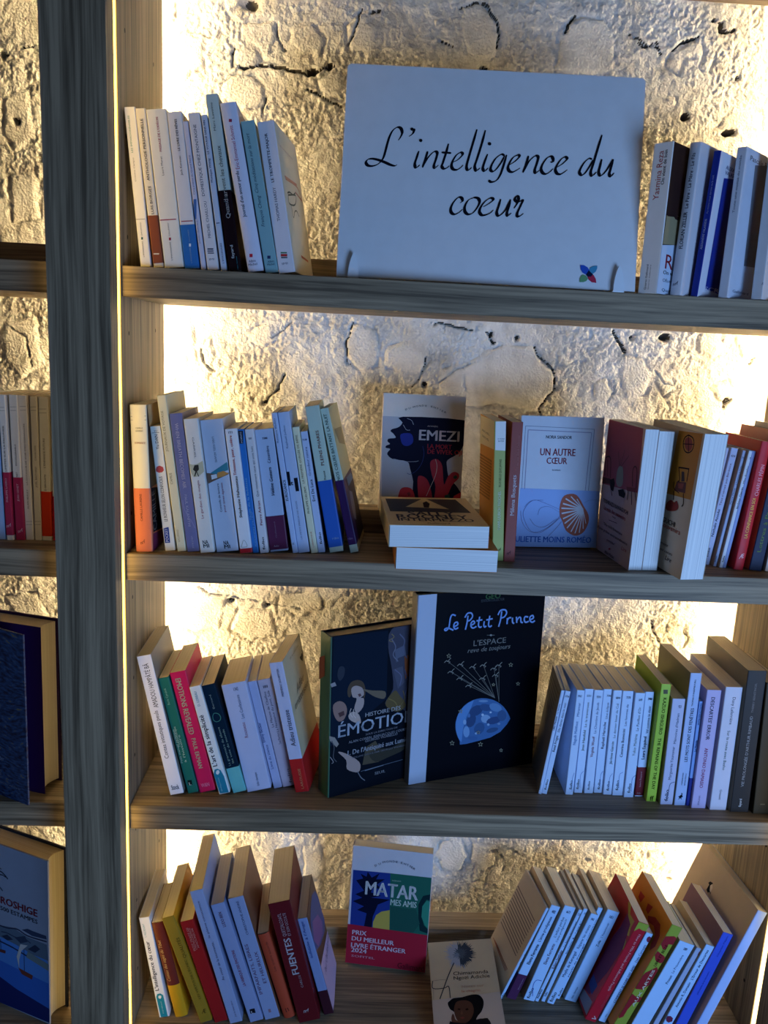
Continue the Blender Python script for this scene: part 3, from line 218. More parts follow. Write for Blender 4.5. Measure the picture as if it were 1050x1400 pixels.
["paperback_book","bright red paperback with yellow and white lettering, near the right end of the second shelf","thin paperbacks near the right end of the second shelf","spine",[0.9078,0.095,1.2367,-0.0095,0.076,-0.0013,0.0148,0.1237,0.1984],"c0202c",{"round":0.001,"back":"b32422"},[["T","N","LA CONFIANCE EN SOI",7.3,81.2,90.0,61.9,4.92,"e4b44c","b"],["T","N","CHARLES PÉPIN",8.4,139.8,90.0,47.4,5.67,"e6a6b4",""],["T","N","Æ",7.4,21.7,20.0,9.3,6.46,"f0c8cc","i"]]],
["paperback_book","dark navy book with green lettering right of the bright red one, second shelf","thin paperbacks near the right end of the second shelf","spine",[0.9312,0.0936,1.2373,0.0048,0.0853,0.0002,0.0198,0.125,0.2127],"101a3c",{"back":"cf8a76"},[["T","N","Lettres à Pauline",8.7,73.8,90.0,89.4,5.92,"7f9a4c",""]]],
["paperback_book","grey-white book cut by the right edge of the photo on the second shelf","thin paperbacks near the right end of the second shelf","spine",[0.9546,0.0904,1.2368,0.0083,0.0715,0.0009,0.0154,0.125,0.2197],"c6c8cc",{},[]],
["paperback_book","tall white paperback with long black title, leftmost on the third shelf","books leaning left at the left end of the third shelf","spine",[0.0545,0.0817,0.8367,0.0223,-0.2123,0.0007,0.0214,0.1315,0.2346],"e8e6ee",{"front":"8d867a"},[["T","N","AMADOU HAMPÂTÉ BÂ",10.1,185.2,90.0,72.9,7.44,"2c2a34",""],["T","N","Contes initiatiques peuls",9.8,103.0,90.0,81.3,6.38,"3a3842",""],["T","N","Stock",10.5,12.1,0.0,12.0,8.36,"1d1d28","b"]]],
["paperback_book","emerald green paperback with small pale lettering, second on the third shelf","books leaning left at the left end of the third shelf","spine",[0.0812,0.0878,0.8367,0.028,-0.2328,0.0006,0.0163,0.1156,0.1979],"1f6a5c",{},[["T","N","Boris Cyrulnik",6.8,166.8,90.0,28.0,3.46,"a0cfc0",""],["T","N","Psychotherapie",6.1,98.6,90.0,33.9,3.52,"b8d8cc",""],["T","N","Petit manuel politique",3.4,82.2,90.0,58.0,3.21,"c4e0d4",""],["T","N","à l'histoire",8.9,77.0,90.0,47.8,3.21,"c4e0d4",""],["P","N",[4.1,22.5,10.9,21.7,10.1,13.5,3.6,14.0],"12201e"],["T","N","L",7.1,16.0,0.0,3.5,5.2,"d8e8e0","b"]]],
["paperback_book","hot pink paperback with pale green capitals, third on the third shelf","books leaning left at the left end of the third shelf","spine",[0.0991,0.0912,0.8367,0.0273,-0.2291,0.0006,0.0248,0.1178,0.2061],"d21e54",{},[["T","N","EMOTIONS REVEALED",10.3,147.8,-90.0,95.2,8.12,"c4cfa0","b"],["T","N","PAUL EKMAN",10.9,67.2,-90.0,52.4,6.46,"b9c49a","b"],["T","N","W&N",11.2,11.6,0.0,13.0,6.53,"e88aa8","b"]]],
["paperback_book","white paperback with bold black title and a blue round label at its foot, third shelf","books leaning left at the left end of the third shelf","spine",[0.1301,0.0874,0.8367,0.0254,-0.2564,0.0006,0.0173,0.122,0.1862],"e6e4e0",{},[["T","N","L'art de la simplicité",7.0,93.1,90.0,89.1,7.02,"1a1a22","b"],["T","N","D. LOREAU",7.1,165.3,90.0,25.0,3.76,"3a8aa0",""],["P","N",[0.3,36.0,3.7,43.5,8.4,44.1,12.6,40.4,15.2,29.1,15.6,0.4,1.6,1.5],"1f7d96"],["P","N",[4.7,39.0,7.2,41.7,10.0,41.0,10.2,36.9,6.7,33.8,4.2,35.8],"dce8ec"],["T","N","développement",6.0,16.5,90.0,24.2,2.37,"a8d4de",""]]],
["paperback_book","dark navy book with a turquoise foot between white spines on the third shelf","books leaning left at the left end of the third shelf","spine",[0.1518,0.0924,0.8366,0.0272,-0.2758,0.0001,0.0204,0.1223,0.1879],"0f2436",{},[["B",0.0,43.7,"6cc0c4"],["T","N","Bernard",8.9,159.2,90.0,23.8,3.22,"88a8b0",""],["T","N","La grammaire du silence",7.7,81.6,90.0,68.2,3.53,"8fb8b4",""],["T","N","les voix du monde",13.2,80.7,90.0,59.7,3.24,"8fb8b4",""],["Z","N",[3.7,135.9,7.2,139.9,13.1,137.4,15.1,131.3,12.5,126.4,6.8,125.3,3.2,129.5,3.7,135.9],1.21,"3f7d70"]]],
["paperback_book","thickest pale blue paperback of the third shelf left row, small red author name","books leaning left at the left end of the third shelf","spine",[0.1735,0.0957,0.837,0.0255,-0.2348,0.0039,0.0383,0.1072,0.1857],"b4c3e8",{},[["T","N","Rousseau",19.4,105.4,90.0,26.0,5.59,"a05060",""],["T","N","Les Confessions",21.1,145.5,90.0,40.1,5.27,"4a5478",""],["T","N","1342",20.8,175.7,0.0,7.3,5.59,"2c3452","b"],["T","N","folio classique",20.1,19.3,90.0,23.5,3.88,"3a4262",""]]],
["paperback_book","narrow pale blue spine right of the thick pale blue one, third shelf","books leaning left at the left end of the third shelf","spine",[0.2141,0.1097,0.8366,0.0262,-0.2411,-0.0,0.0133,0.109,0.1878],"a9b4da",{},[["T","N","Emmy Becker",2.9,99.8,90.0,34.9,4.77,"3a4a80","b"],["T","N","Livre du silence",5.1,55.8,90.0,42.9,4.22,"4a5a90",""]]],
["paperback_book","grey-lilac paperback with two lines of small title, beside the red-footed white one","books leaning left at the left end of the third shelf","spine",[0.2282,0.1147,0.8366,0.0261,-0.2392,-0.0001,0.0206,0.109,0.1888],"b6b0c4",{},[["T","N","Toni Morrison",12.2,84.7,90.0,20.1,4.2,"5a5468",""],["T","N","La Maison de Chaillou",7.0,136.8,90.0,61.8,3.87,"4a4458",""],["T","N","La Naissance du pont, Sula",13.3,132.4,90.0,72.4,3.87,"4a4458",""],["T","N","folio",14.0,17.6,90.0,25.3,4.24,"4a4458",""],["T","N","IIII",10.4,176.2,0.0,7.1,4.43,"3a3448","b"]]],
["paperback_book","tall white paperback with a red band at its foot, ending the third shelf left row","books leaning left at the left end of the third shelf","spine",[0.2503,0.0997,0.8366,-0.1347,-0.2223,-0.0007,0.0215,0.1285,0.2214],"b9c8ec",{"front":"c9b996"},[["T","N","Adieu tristesse",12.4,110.6,90.0,62.1,8.0,"3a3a50",""],["T","N","FRÉDÉRIC SCHIFFTER",11.4,187.7,90.0,46.2,3.36,"5a5a74",""],["B",0.0,57.4,"b52222"],["T","N","LAROUSSE",12.8,23.1,90.0,34.8,4.06,"d8a070",""],["T","R","Adieu",72.0,155.6,0.0,57.6,14.37,"8a7c62","i"],["T","R","tristesse",68.2,136.8,0.0,99.8,11.31,"8a7c62","i"],["Z","R",[100.5,187.3,120.0,186.4,121.6,193.3],3.08,"3a3428"],["P","R",[115.8,190.4,122.7,184.3,112.3,176.5,101.4,184.9],"3a3428"],["T","R","frederic",75.5,209.0,0.0,67.2,4.23,"9c8c6c",""]]],
["hardcover_book","large dark green hardcover with an old painting and pale title on its cover","large books in the middle of the third shelf","face",[0.3021,0.0817,0.8392,0.5117,0.0051,0.0479,0.1793,0.0358,0.2651],"0b121c",{"hard":1,"spinecol":"3c6450"},[["P","N",[5.0,265.1,102.9,261.3,103.8,146.7,1.8,85.5],"0e1b2c"],["P","N",[108.9,261.9,113.8,265.1,143.2,265.1,146.0,262.2,151.5,220.0,153.4,162.0,151.9,120.9,145.6,113.2,135.8,122.5,126.1,131.4,116.2,133.6,106.4,135.5,101.0,139.0,103.7,144.7,110.7,152.0,115.7,161.2,115.7,173.2,113.6,187.1,111.1,200.5,108.4,212.4,105.4,223.6,103.8,234.2,103.4,244.9,104.4,254.9],"3b3a4a"],["P","N",[135.5,213.0,144.2,214.4,144.8,178.3,138.6,173.8],"8a4a28"],["P","N",[116.3,226.9,134.7,232.4,138.5,215.3,123.1,212.2,120.3,204.5],"56586a"],["P","N",[114.4,194.4,133.0,196.9,137.3,168.5,125.1,159.5],"4a4a5a"],["P","N",[102.5,141.5,106.6,147.6,113.1,154.2,118.9,157.8,122.5,156.8,125.4,152.7,128.6,147.7,133.9,141.5,139.6,134.4,142.0,128.4,139.1,124.2,133.0,121.2,126.5,120.1,119.9,121.8,113.0,125.5,107.5,129.4,104.0,133.1,102.0,137.0],"5c4a2a"],["P","N",[31.3,176.3,32.5,179.9,34.4,183.3,36.9,186.0,40.4,187.5,44.5,188.2,48.5,188.0,52.3,186.9,55.9,185.0,59.0,182.1,61.3,177.9,63.0,172.7,63.8,167.7,63.6,162.2,62.6,156.7,61.2,154.6,60.1,158.6,58.7,165.9,56.3,171.8,52.2,175.1,47.2,177.1,43.0,176.9,40.1,172.7,37.9,166.3,36.1,162.0,34.2,161.6,32.7,163.1,31.6,165.5,31.0,168.6,30.8,172.5],"4a3828"],["P","N",[37.8,175.1,39.5,177.5,42.4,178.8,45.8,179.0,49.8,177.9,54.3,175.7,57.8,172.9,59.8,169.2,60.9,164.9,61.0,161.5,59.4,159.4,56.6,158.2,55.3,157.1,56.6,156.6,59.3,156.2,61.2,154.6,61.7,150.8,61.4,145.8,60.2,141.3,57.3,137.3,53.4,133.8,50.0,132.3,47.3,133.9,45.0,137.4,43.9,141.7,44.9,146.8,47.0,152.6,47.9,157.1,46.1,159.0,43.0,159.5,40.4,161.2,38.8,165.5,37.7,170.8],"a8918a"],["P","N",[49.7,164.3,54.4,164.6,56.6,160.4,52.2,159.0],"5a3a3c"],["P","N",[57.8,171.5,61.6,170.5,68.4,168.0,75.9,165.6,84.5,163.9,93.8,162.2,100.3,159.8,102.4,155.5,101.7,150.6,99.2,147.6,94.7,148.0,88.4,150.5,82.3,153.5,76.8,156.9,71.5,160.9,66.9,164.5,62.4,167.6,58.6,170.3],"6a5a48"],["P","N",[6.1,154.3,8.9,157.1,13.2,158.6,17.4,158.8,21.1,157.4,24.8,154.8,27.6,151.5,29.5,147.7,30.7,143.2,30.8,138.8,29.8,134.2,27.8,129.7,25.3,126.4,22.2,124.8,18.6,124.6,15.3,125.7,12.4,128.7,9.8,133.1,7.8,137.9,6.3,143.5,5.5,149.6],"8a6a60"],["P","N",[15.0,139.2,25.0,141.3,26.6,134.2,18.0,131.9],"4a2c2c"],["P","N",[33.9,132.8,35.9,134.8,39.1,136.3,42.6,136.5,46.2,135.1,50.0,132.4,53.1,129.0,55.2,124.1,56.5,118.5,56.5,114.7,54.5,113.9,51.1,114.9,47.5,116.5,43.6,118.6,39.4,121.4,36.2,124.2,34.3,127.2,33.5,130.3],"b09a90"],["P","N",[0.0,100.9,0.0,104.4,10.1,99.9,17.6,87.4,13.4,82.9,1.6,96.3],"8a8078"],["P","N",[16.4,74.1,18.8,74.3,24.4,71.9,31.1,68.1,39.3,62.4,48.6,55.3,55.3,48.7,58.0,43.1,58.1,38.1,57.2,34.3,55.8,32.2,53.3,31.4,49.8,31.9,44.4,34.0,38.0,37.4,33.3,41.4,32.0,46.1,32.5,51.5,31.4,57.0,26.3,63.4,19.7,70.0],"a08880"],["P","N",[0.0,189.1,0.0,189.9,8.1,191.5,11.1,185.2,2.6,184.0],"8a8a90"],["P","N",[66.7,71.2,84.7,78.4,100.9,52.3,92.0,40.2,61.5,41.7],"4a4030"],["Z","N",[58.8,31.2,67.9,31.8,139.4,33.6],0.87,"5a6270"],["Z","N",[52.8,32.6,59.1,21.3,66.9,13.8],1.45,"6a6a72"],["Z","N",[66.4,30.8,101.6,32.4],1.17,"6a7280"],["Z","N",[109.5,246.9,117.7,232.2,113.5,219.2,123.3,206.7],1.73,"6a6878"],["Z","N",[124.6,252.9,134.4,240.6,131.9,224.6,140.3,209.5],2.03,"5a5a70"],["Z","N",[117.6,193.9,130.5,180.7,128.0,164.5],1.75,"62607a"],["Z","N",[136.4,190.8,143.6,167.3,138.1,146.0],1.78,"50506a"],["Z","N",[109.2,255.1,114.0,249.0,105.0,244.9,112.7,241.1],1.44,"7a6a4a"],["Z","N",[106.9,146.2,119.6,138.2,126.3,125.8],1.76,"7a6438"],["Z","N",[134.6,155.0,138.4,140.3,130.9,130.5],1.49,"6e5a34"],["Z","N",[4.5,95.7,9.0,83.9,7.9,67.8,13.9,58.3],1.39,"4a4a50"],["Z","N",[38.0,142.8,35.9,135.1,41.3,127.3],1.13,"d0b8ac"],["Z","N",[42.5,140.6,42.7,131.1,47.3,124.7],1.13,"d0b8ac"],["Z","N",[46.9,138.4,48.6,129.9,51.7,123.8],1.13,"c0a89c"],["Z","N",[2.2,69.2,8.1,59.6,5.3,57.6],1.12,"8a8a92"],["P","N",[17.5,215.7,20.0,215.4,22.8,214.2,24.7,211.9,25.2,208.0,24.7,203.1,23.6,198.9,21.6,195.6,19.0,193.0,16.6,192.1,14.7,193.8,13.1,197.2,12.1,200.8,12.0,204.4,12.5,208.1,13.3,211.1,14.4,213.4,15.7,215.0],"1c2433"],["P","N",[73.1,58.6,76.6,61.2,83.6,62.5,91.3,62.9,99.1,62.2,107.6,60.8,116.2,60.2,125.5,62.3,134.7,65.4,141.3,66.1,144.5,62.6,145.0,56.7,141.9,51.7,133.5,48.6,121.7,46.3,110.5,44.5,101.4,42.5,92.9,41.0,85.8,41.7,79.6,46.3,74.6,53.2],"2e2a20"],["T","N","HISTOIRE DES",97.7,126.5,0.0,66.6,6.84,"b8c0cc",""],["T","N","ÉMOTIONS",96.9,111.2,0.0,162.6,20.66,"b4c4da",""],["T","N","SOUS LA DIRECTION DE",96.0,93.2,0.0,60.2,3.13,"8a90a0",""],["T","N","ALAIN CORBIN, JEAN-JACQUES COURTINE",94.2,85.9,0.0,118.4,4.3,"98a0b0",""],["T","N","GEORGES VIGARELLO",95.6,82.1,0.0,61.5,4.05,"98a0b0",""],["T","N","1. De l'Antiquité aux Lumières",97.0,67.6,0.0,127.3,8.05,"a8b2c4","b"],["T","N","VOLUME DIRIGÉ PAR GEORGES VIGARELLO",94.8,59.1,0.0,106.5,2.89,"7a8090",""],["T","N","SEUIL",95.0,21.7,0.0,20.2,4.68,"9aa2b0",""],["P","L",[-35.8,221.9,-17.7,230.7,-16.4,197.4,-35.8,185.3],"7a3c28"],["T","L","1",-35.4,162.8,21.7,7.3,7.58,"d4dcd4",""]]],
["hardcover_book","very large night-blue hardcover with a light blue cloth spine, moon and stars","large books in the middle of the third shelf","face",[0.4331,0.1313,0.8371,0.3602,-0.0,0.0228,0.2388,0.0198,0.325],"060912",{"hard":1,"spinecol":"8f949c"},[["P","N",[0.0,0.0,0.0,0.0,1.6,325.0,33.6,325.0,31.2,0.0],"a9bcd8"],["T","N","GEO",137.0,313.7,0.0,28.4,9.38,"3d6a3c","b"],["T","N","EDITION COLLECTOR",137.0,306.8,0.0,43.6,4.45,"4a5058",""],["T","N","L'ESPACE",136.7,235.1,0.0,61.8,9.69,"8c8a86",""],["T","N","reve de toujours",136.3,221.9,0.0,81.6,8.02,"8c8a86","i"],["P","N",[91.1,64.7,88.7,68.9,86.6,73.0,84.8,77.3,83.3,81.6,82.1,86.1,81.5,90.6,81.2,94.7,81.2,99.0,81.9,103.2,82.8,107.1,84.1,111.0,85.7,114.5,87.6,118.0,90.1,121.1,92.7,124.2,95.6,126.7,98.8,129.2,102.3,131.3,106.2,132.8,110.0,134.3,114.3,135.2,118.6,135.8,123.2,136.1,127.8,136.1,132.2,135.5,137.0,134.6,141.7,133.4,146.3,131.7,150.8,130.0,155.4,127.6,159.7,125.0,163.7,122.1,167.7,119.0,171.5,115.5,174.7,111.9,177.9,107.9,180.8,103.7,183.3,99.5,185.6,95.3,187.2,90.9,181.3,81.3,169.3,69.6,150.8,62.0,128.9,59.3,104.2,57.2,91.9,57.6],"3a6396"],["P","N",[90.7,66.5,88.9,69.4,87.5,72.3,86.1,75.1,85.0,77.9,84.2,80.9,83.5,83.6,82.6,86.6,82.2,89.6,82.0,92.5,81.8,95.4,81.9,98.3,82.3,101.1,82.8,103.7,83.2,106.5,83.9,109.0,85.0,111.4,86.1,113.9,87.4,116.3,88.8,118.4,90.5,120.8,92.2,122.6,93.9,124.6,95.9,126.4,98.2,127.8,100.3,129.3,102.9,130.6,105.3,131.8,108.0,132.9,110.7,133.7,113.4,134.5,109.0,122.0,100.9,105.8,96.1,86.1,94.7,61.6],"5482b8"],["P","N",[130.6,119.8,131.5,114.7,128.5,109.6,122.2,106.1,115.1,105.6,109.1,107.9,106.0,112.6,107.2,118.0,112.1,122.5,119.1,124.5,125.9,123.6,130.6,119.8],"22406c"],["P","N",[119.0,94.5,115.7,88.9,110.6,86.4,105.5,87.7,102.2,92.3,101.4,99.0,103.7,105.7,108.0,110.0,113.2,110.8,117.8,107.5,119.7,101.7,119.0,94.5],"22406c"],["P","N",[149.1,114.7,146.8,112.1,141.5,111.3,134.8,112.5,129.0,115.9,125.6,119.9,126.0,123.3,129.8,125.4,136.1,124.9,142.9,122.5,147.9,118.7,149.1,114.7],"2a4a78"],["P","N",[168.8,110.0,165.5,107.5,159.4,107.4,152.3,110.2,146.6,114.4,144.0,119.5,145.0,123.1,149.9,124.5,156.7,123.1,163.3,119.6,167.8,114.6,168.8,110.0],"5a80ac"],["P","N",[148.3,96.3,147.0,92.4,143.1,90.0,138.0,90.1,132.8,92.6,129.7,96.8,129.4,101.0,132.0,104.4,136.9,105.5,142.0,104.2,146.4,100.7,148.3,96.3],"7ba0cc"],["P","N",[169.4,94.0,168.4,90.3,162.9,87.2,155.1,85.6,147.1,86.5,141.6,89.0,140.3,92.7,143.5,96.4,150.6,98.6,158.8,99.0,165.9,97.4,169.4,94.0],"264270"],["P","N",[135.9,76.0,131.5,71.9,126.0,70.7,120.8,73.2,117.6,78.4,117.5,84.5,120.9,89.6,126.0,92.4,131.6,91.6,136.0,87.8,137.7,81.9,135.9,76.0],"2c507e"],["P","N",[108.9,78.4,108.4,73.0,105.8,69.5,102.5,69.2,99.2,72.3,97.0,77.3,96.6,83.2,98.2,87.6,101.1,89.8,104.6,88.4,107.6,84.2,108.9,78.4],"6c98cc"],["P","N",[164.7,76.3,163.6,73.8,159.3,71.7,152.7,70.6,146.7,70.9,142.4,72.7,141.6,74.9,144.3,77.4,149.9,79.0,156.5,79.2,162.0,78.4,164.7,76.3],"2a4a74"],["P","N",[179.3,97.9,178.4,92.7,174.8,89.4,169.7,89.2,165.0,92.2,161.8,97.4,161.3,103.4,163.8,107.7,168.2,109.5,173.4,107.9,177.6,103.5,179.3,97.9],"30507c"],["P","N",[101.5,97.0,101.1,94.4,100.0,92.9,98.4,92.8,96.5,94.2,95.4,96.4,95.2,99.3,96.0,101.2,97.8,102.2,99.4,101.7,100.7,99.7,101.5,97.0],"7fa6d4"],["P","N",[141.1,129.5,139.6,128.5,135.6,128.1,130.6,128.5,125.5,129.7,122.6,131.3,122.5,132.4,125.2,133.2,130.2,133.2,135.3,132.2,139.4,130.8,141.1,129.5],"6a90be"],["P","N",[125.5,64.3,124.0,62.7,120.0,61.8,115.0,62.3,109.9,63.9,107.0,66.1,106.9,67.9,109.6,69.3,114.5,69.4,119.6,68.4,123.8,66.3,125.5,64.3],"345c90"],["P","N",[134.4,105.6,134.2,104.4,133.0,103.7,131.7,103.6,130.4,104.3,129.4,105.7,129.3,106.8,130.2,107.9,131.4,108.3,132.7,107.8,134.0,106.8,134.4,105.6],"a8c4e4"],["P","N",[149.6,107.9,149.3,107.0,148.4,106.6,147.2,106.4,145.9,106.9,145.2,107.9,145.1,109.1,145.7,109.9,146.9,110.0,148.2,109.5,149.2,108.8,149.6,107.9],"a8c4e4"],["P","N",[124.2,73.3,124.0,72.1,122.8,71.7,121.5,71.6,120.2,72.4,119.2,73.4,119.1,74.6,120.0,75.4,121.2,75.8,122.5,75.3,123.8,74.5,124.2,73.3],"86aad4"],["P","N",[167.9,84.7,167.6,83.6,166.4,83.1,164.8,83.1,163.1,83.9,162.1,84.9,162.0,86.1,162.9,86.9,164.5,87.3,166.1,86.7,167.4,86.0,167.9,84.7],"6a8cb8"],["P","N",[108.2,107.7,108.0,106.0,106.9,104.7,105.3,104.6,103.7,105.7,102.7,107.6,102.5,109.3,103.4,111.0,104.8,111.6,106.4,111.1,107.8,109.5,108.2,107.7],"4870a4"],["P","N",[146.8,86.2,146.6,85.1,145.4,84.4,144.1,84.2,142.8,85.0,141.7,86.3,141.7,87.5,142.5,88.6,143.8,89.0,145.1,88.5,146.4,87.5,146.8,86.2],"86aad4"],["Z","N",[59.6,208.9,153.3,133.7],0.63,"6a6660"],["Z","N",[53.2,207.3,57.2,210.3,59.6,208.9,63.0,212.4,65.3,213.8],1.15,"86827a"],["Z","N",[59.6,208.9,63.9,207.3,61.6,205.3],0.86,"86827a"],["Z","N",[84.0,200.6,153.3,133.7],0.64,"6a6660"],["Z","N",[77.5,199.1,81.5,202.0,84.0,200.6,87.4,204.2,89.7,205.6],1.16,"86827a"],["Z","N",[84.0,200.6,88.3,199.0,86.1,197.0],0.88,"86827a"],["Z","N",[107.2,193.8,153.3,133.7],0.65,"6a6660"],["Z","N",[100.6,192.3,104.6,195.2,107.2,193.8,110.6,197.4,112.9,198.9],1.18,"86827a"],["Z","N",[107.2,193.8,111.6,192.2,109.2,190.2],0.89,"86827a"],["Z","N",[127.0,194.5,153.3,133.7],0.65,"6a6660"],["Z","N",[120.4,192.9,124.5,195.9,127.0,194.5,130.5,198.1,132.8,199.5],1.19,"86827a"],["Z","N",[127.0,194.5,131.5,192.8,129.2,190.8],0.89,"86827a"],["Z","N",[147.8,186.4,161.9,125.3],0.66,"6a6660"],["Z","N",[141.0,184.9,145.2,187.9,147.8,186.4,151.3,190.1,153.6,191.5],1.2,"86827a"],["Z","N",[147.8,186.4,152.3,184.8,149.9,182.8],0.9,"86827a"],["Z","N",[156.8,191.2,161.9,125.3],0.66,"6a6660"],["Z","N",[150.0,189.6,154.2,192.6,156.8,191.2,160.3,194.8,162.7,196.3],1.2,"86827a"],["Z","N",[156.8,191.2,161.3,189.5,159.0,187.5],0.9,"86827a"],["Z","N",[66.8,189.9,153.3,133.7],0.64,"6a6660"],["Z","N",[60.3,188.4,64.3,191.3,66.8,189.9,70.1,193.5,72.4,194.9],1.16,"86827a"],["Z","N",[66.8,189.9,71.0,188.3,68.8,186.3],0.87,"86827a"],["Z","N",[84.1,176.6,153.3,133.7],0.65,"6a6660"],["Z","N",[77.6,175.1,81.6,178.1,84.1,176.6,87.5,180.2,89.8,181.6],1.17,"86827a"],["Z","N",[84.1,176.6,88.4,175.0,86.1,173.0],0.88,"86827a"],["Z","N",[101.7,161.8,153.3,133.7],0.65,"6a6660"],["Z","N",[95.1,160.3,99.2,163.2,101.7,161.8,105.2,165.3,107.5,166.8],1.18,"86827a"],["Z","N",[101.7,161.8,106.1,160.1,103.8,158.1],0.89,"86827a"],["Z","N",[127.1,171.6,153.3,133.7],0.66,"6a6660"],["Z","N",[120.5,170.1,124.6,173.0,127.1,171.6,130.6,175.2,133.0,176.7],1.19,"86827a"],["Z","N",[127.1,171.6,131.6,169.9,129.3,167.9],0.9,"86827a"],["Z","N",[151.8,174.5,161.9,125.3],0.66,"6a6660"],["Z","N",[145.1,173.0,149.2,175.9,151.8,174.5,155.3,178.1,157.7,179.6],1.2,"86827a"],["Z","N",[151.8,174.5,156.3,172.8,154.0,170.8],0.91,"86827a"],["Z","N",[60.3,222.4,61.6,219.8,64.3,219.2,62.3,217.8,63.1,215.2,60.6,216.8,58.3,215.7,58.8,218.2,56.6,220.0,59.2,220.0,60.3,222.4],0.72,"8a8470"],["Z","N",[179.3,193.9,180.5,191.5,183.4,190.9,181.6,189.3,182.4,186.6,179.7,188.4,177.3,187.2,177.7,189.7,175.7,191.7,178.5,191.7,179.3,193.9],0.76,"8a8470"],["Z","N",[196.6,157.6,197.8,155.1,200.4,154.8,198.6,153.3,199.5,150.8,197.1,152.6,194.9,151.4,195.4,153.7,193.3,155.7,195.9,155.4,196.6,157.6],0.77,"8a8470"],["Z","N",[88.2,122.2,89.3,119.8,92.1,119.1,90.4,117.6,91.2,114.9,88.6,116.7,86.2,115.6,86.7,118.1,84.7,120.1,87.5,120.0,88.2,122.2],0.74,"8a8470"],["Z","N",[75.9,67.9,77.3,64.8,80.4,64.3,78.1,62.6,79.2,59.5,76.3,61.4,73.7,60.4,74.4,63.2,71.8,65.6,74.9,65.1,75.9,67.9],0.75,"8a8470"],["Z","N",[148.1,161.1,149.2,159.2,151.4,158.6,149.6,157.7,150.4,155.6,148.4,157.0,146.6,156.0,147.1,158.0,145.1,159.4,147.3,159.4,148.1,161.1],0.76,"8a8470"],["Z","N",[125.0,79.0,126.2,76.5,128.7,76.2,126.9,74.7,127.7,72.2,125.4,74.0,123.3,72.8,123.8,75.1,121.8,77.2,124.3,76.8,125.0,79.0],0.76,"8a8470"],["Z","N",[130.6,57.6,132.1,54.4,135.3,53.9,132.9,52.2,134.1,49.1,131.1,51.0,128.4,49.9,129.1,52.8,126.4,55.3,129.6,54.8,130.6,57.6],0.77,"8a8470"],["Z","N",[172.3,39.0,173.5,36.7,175.8,36.1,174.3,34.8,174.8,32.6,172.7,34.1,170.9,33.2,171.0,35.3,169.3,37.1,171.5,37.0,172.3,39.0],0.78,"8a8470"],["P","N",[134.0,247.0,136.9,248.7,139.6,246.5,137.2,244.4],"8c8a86"],["Z","N",[129.3,247.4,143.9,246.1],0.59,"8c8a86"],["Z","N",[68.7,286.1,62.6,288.3,59.4,283.3,58.3,273.9,57.0,266.3,52.5,262.4,50.0,264.8,56.1,266.4,66.1,261.7],2.56,"6f9ae0"],["Z","N",[66.9,267.6,73.2,270.6,72.0,274.9,67.4,273.6,66.3,267.7,69.5,263.5,74.7,265.3],2.57,"6f9ae0"],["Z","N",[91.3,284.2,90.3,272.4,88.1,260.7],2.59,"6f9ae0"],["Z","N",[85.6,281.4,90.2,288.2,97.1,288.1,99.8,282.4,96.0,276.6,90.8,274.9],2.58,"6f9ae0"],["Z","N",[97.9,267.1,104.3,270.4,102.2,274.2,98.2,271.5,98.0,265.4,102.4,262.2,108.3,264.5],2.61,"6f9ae0"],["Z","N",[113.2,280.7,111.8,266.4,115.2,262.2,118.1,263.6],2.62,"6f9ae0"],["Z","N",[107.7,274.0,118.5,275.0],2.61,"6f9ae0"],["Z","N",[122.3,272.1,122.0,264.9,124.3,261.9,126.6,263.9],2.63,"6f9ae0"],["Z","N",[132.1,280.8,130.8,265.2,134.1,261.6,137.1,263.6],2.64,"6f9ae0"],["Z","N",[125.9,274.0,138.0,275.2],2.63,"6f9ae0"],["Z","N",[154.4,286.4,153.1,271.7,150.3,260.1],2.66,"6f9ae0"],["Z","N",[147.5,280.6,151.8,288.1,160.5,288.5,164.0,283.1,160.2,276.7,154.7,274.9],2.65,"6f9ae0"],["Z","N",[166.0,274.0,166.2,263.2],2.68,"6f9ae0"],["Z","N",[165.8,268.9,169.1,273.7,173.5,273.9],2.68,"6f9ae0"],["Z","N",[176.0,273.7,176.7,265.7,180.0,263.1],2.69,"6f9ae0"],["Z","N",[183.5,274.7,185.0,263.8],2.7,"6f9ae0"],["Z","N",[184.7,267.8,188.7,273.1,192.0,271.7,193.2,264.8,197.1,263.3],2.7,"6f9ae0"],["Z","N",[206.6,272.2,200.7,273.3,199.2,268.3,202.2,263.4,208.5,264.6],2.73,"6f9ae0"],["Z","N",[210.2,266.7,217.0,269.6,215.3,274.3,210.4,271.9,211.0,265.5,215.8,262.3,220.7,264.7],2.73,"6f9ae0"]]],
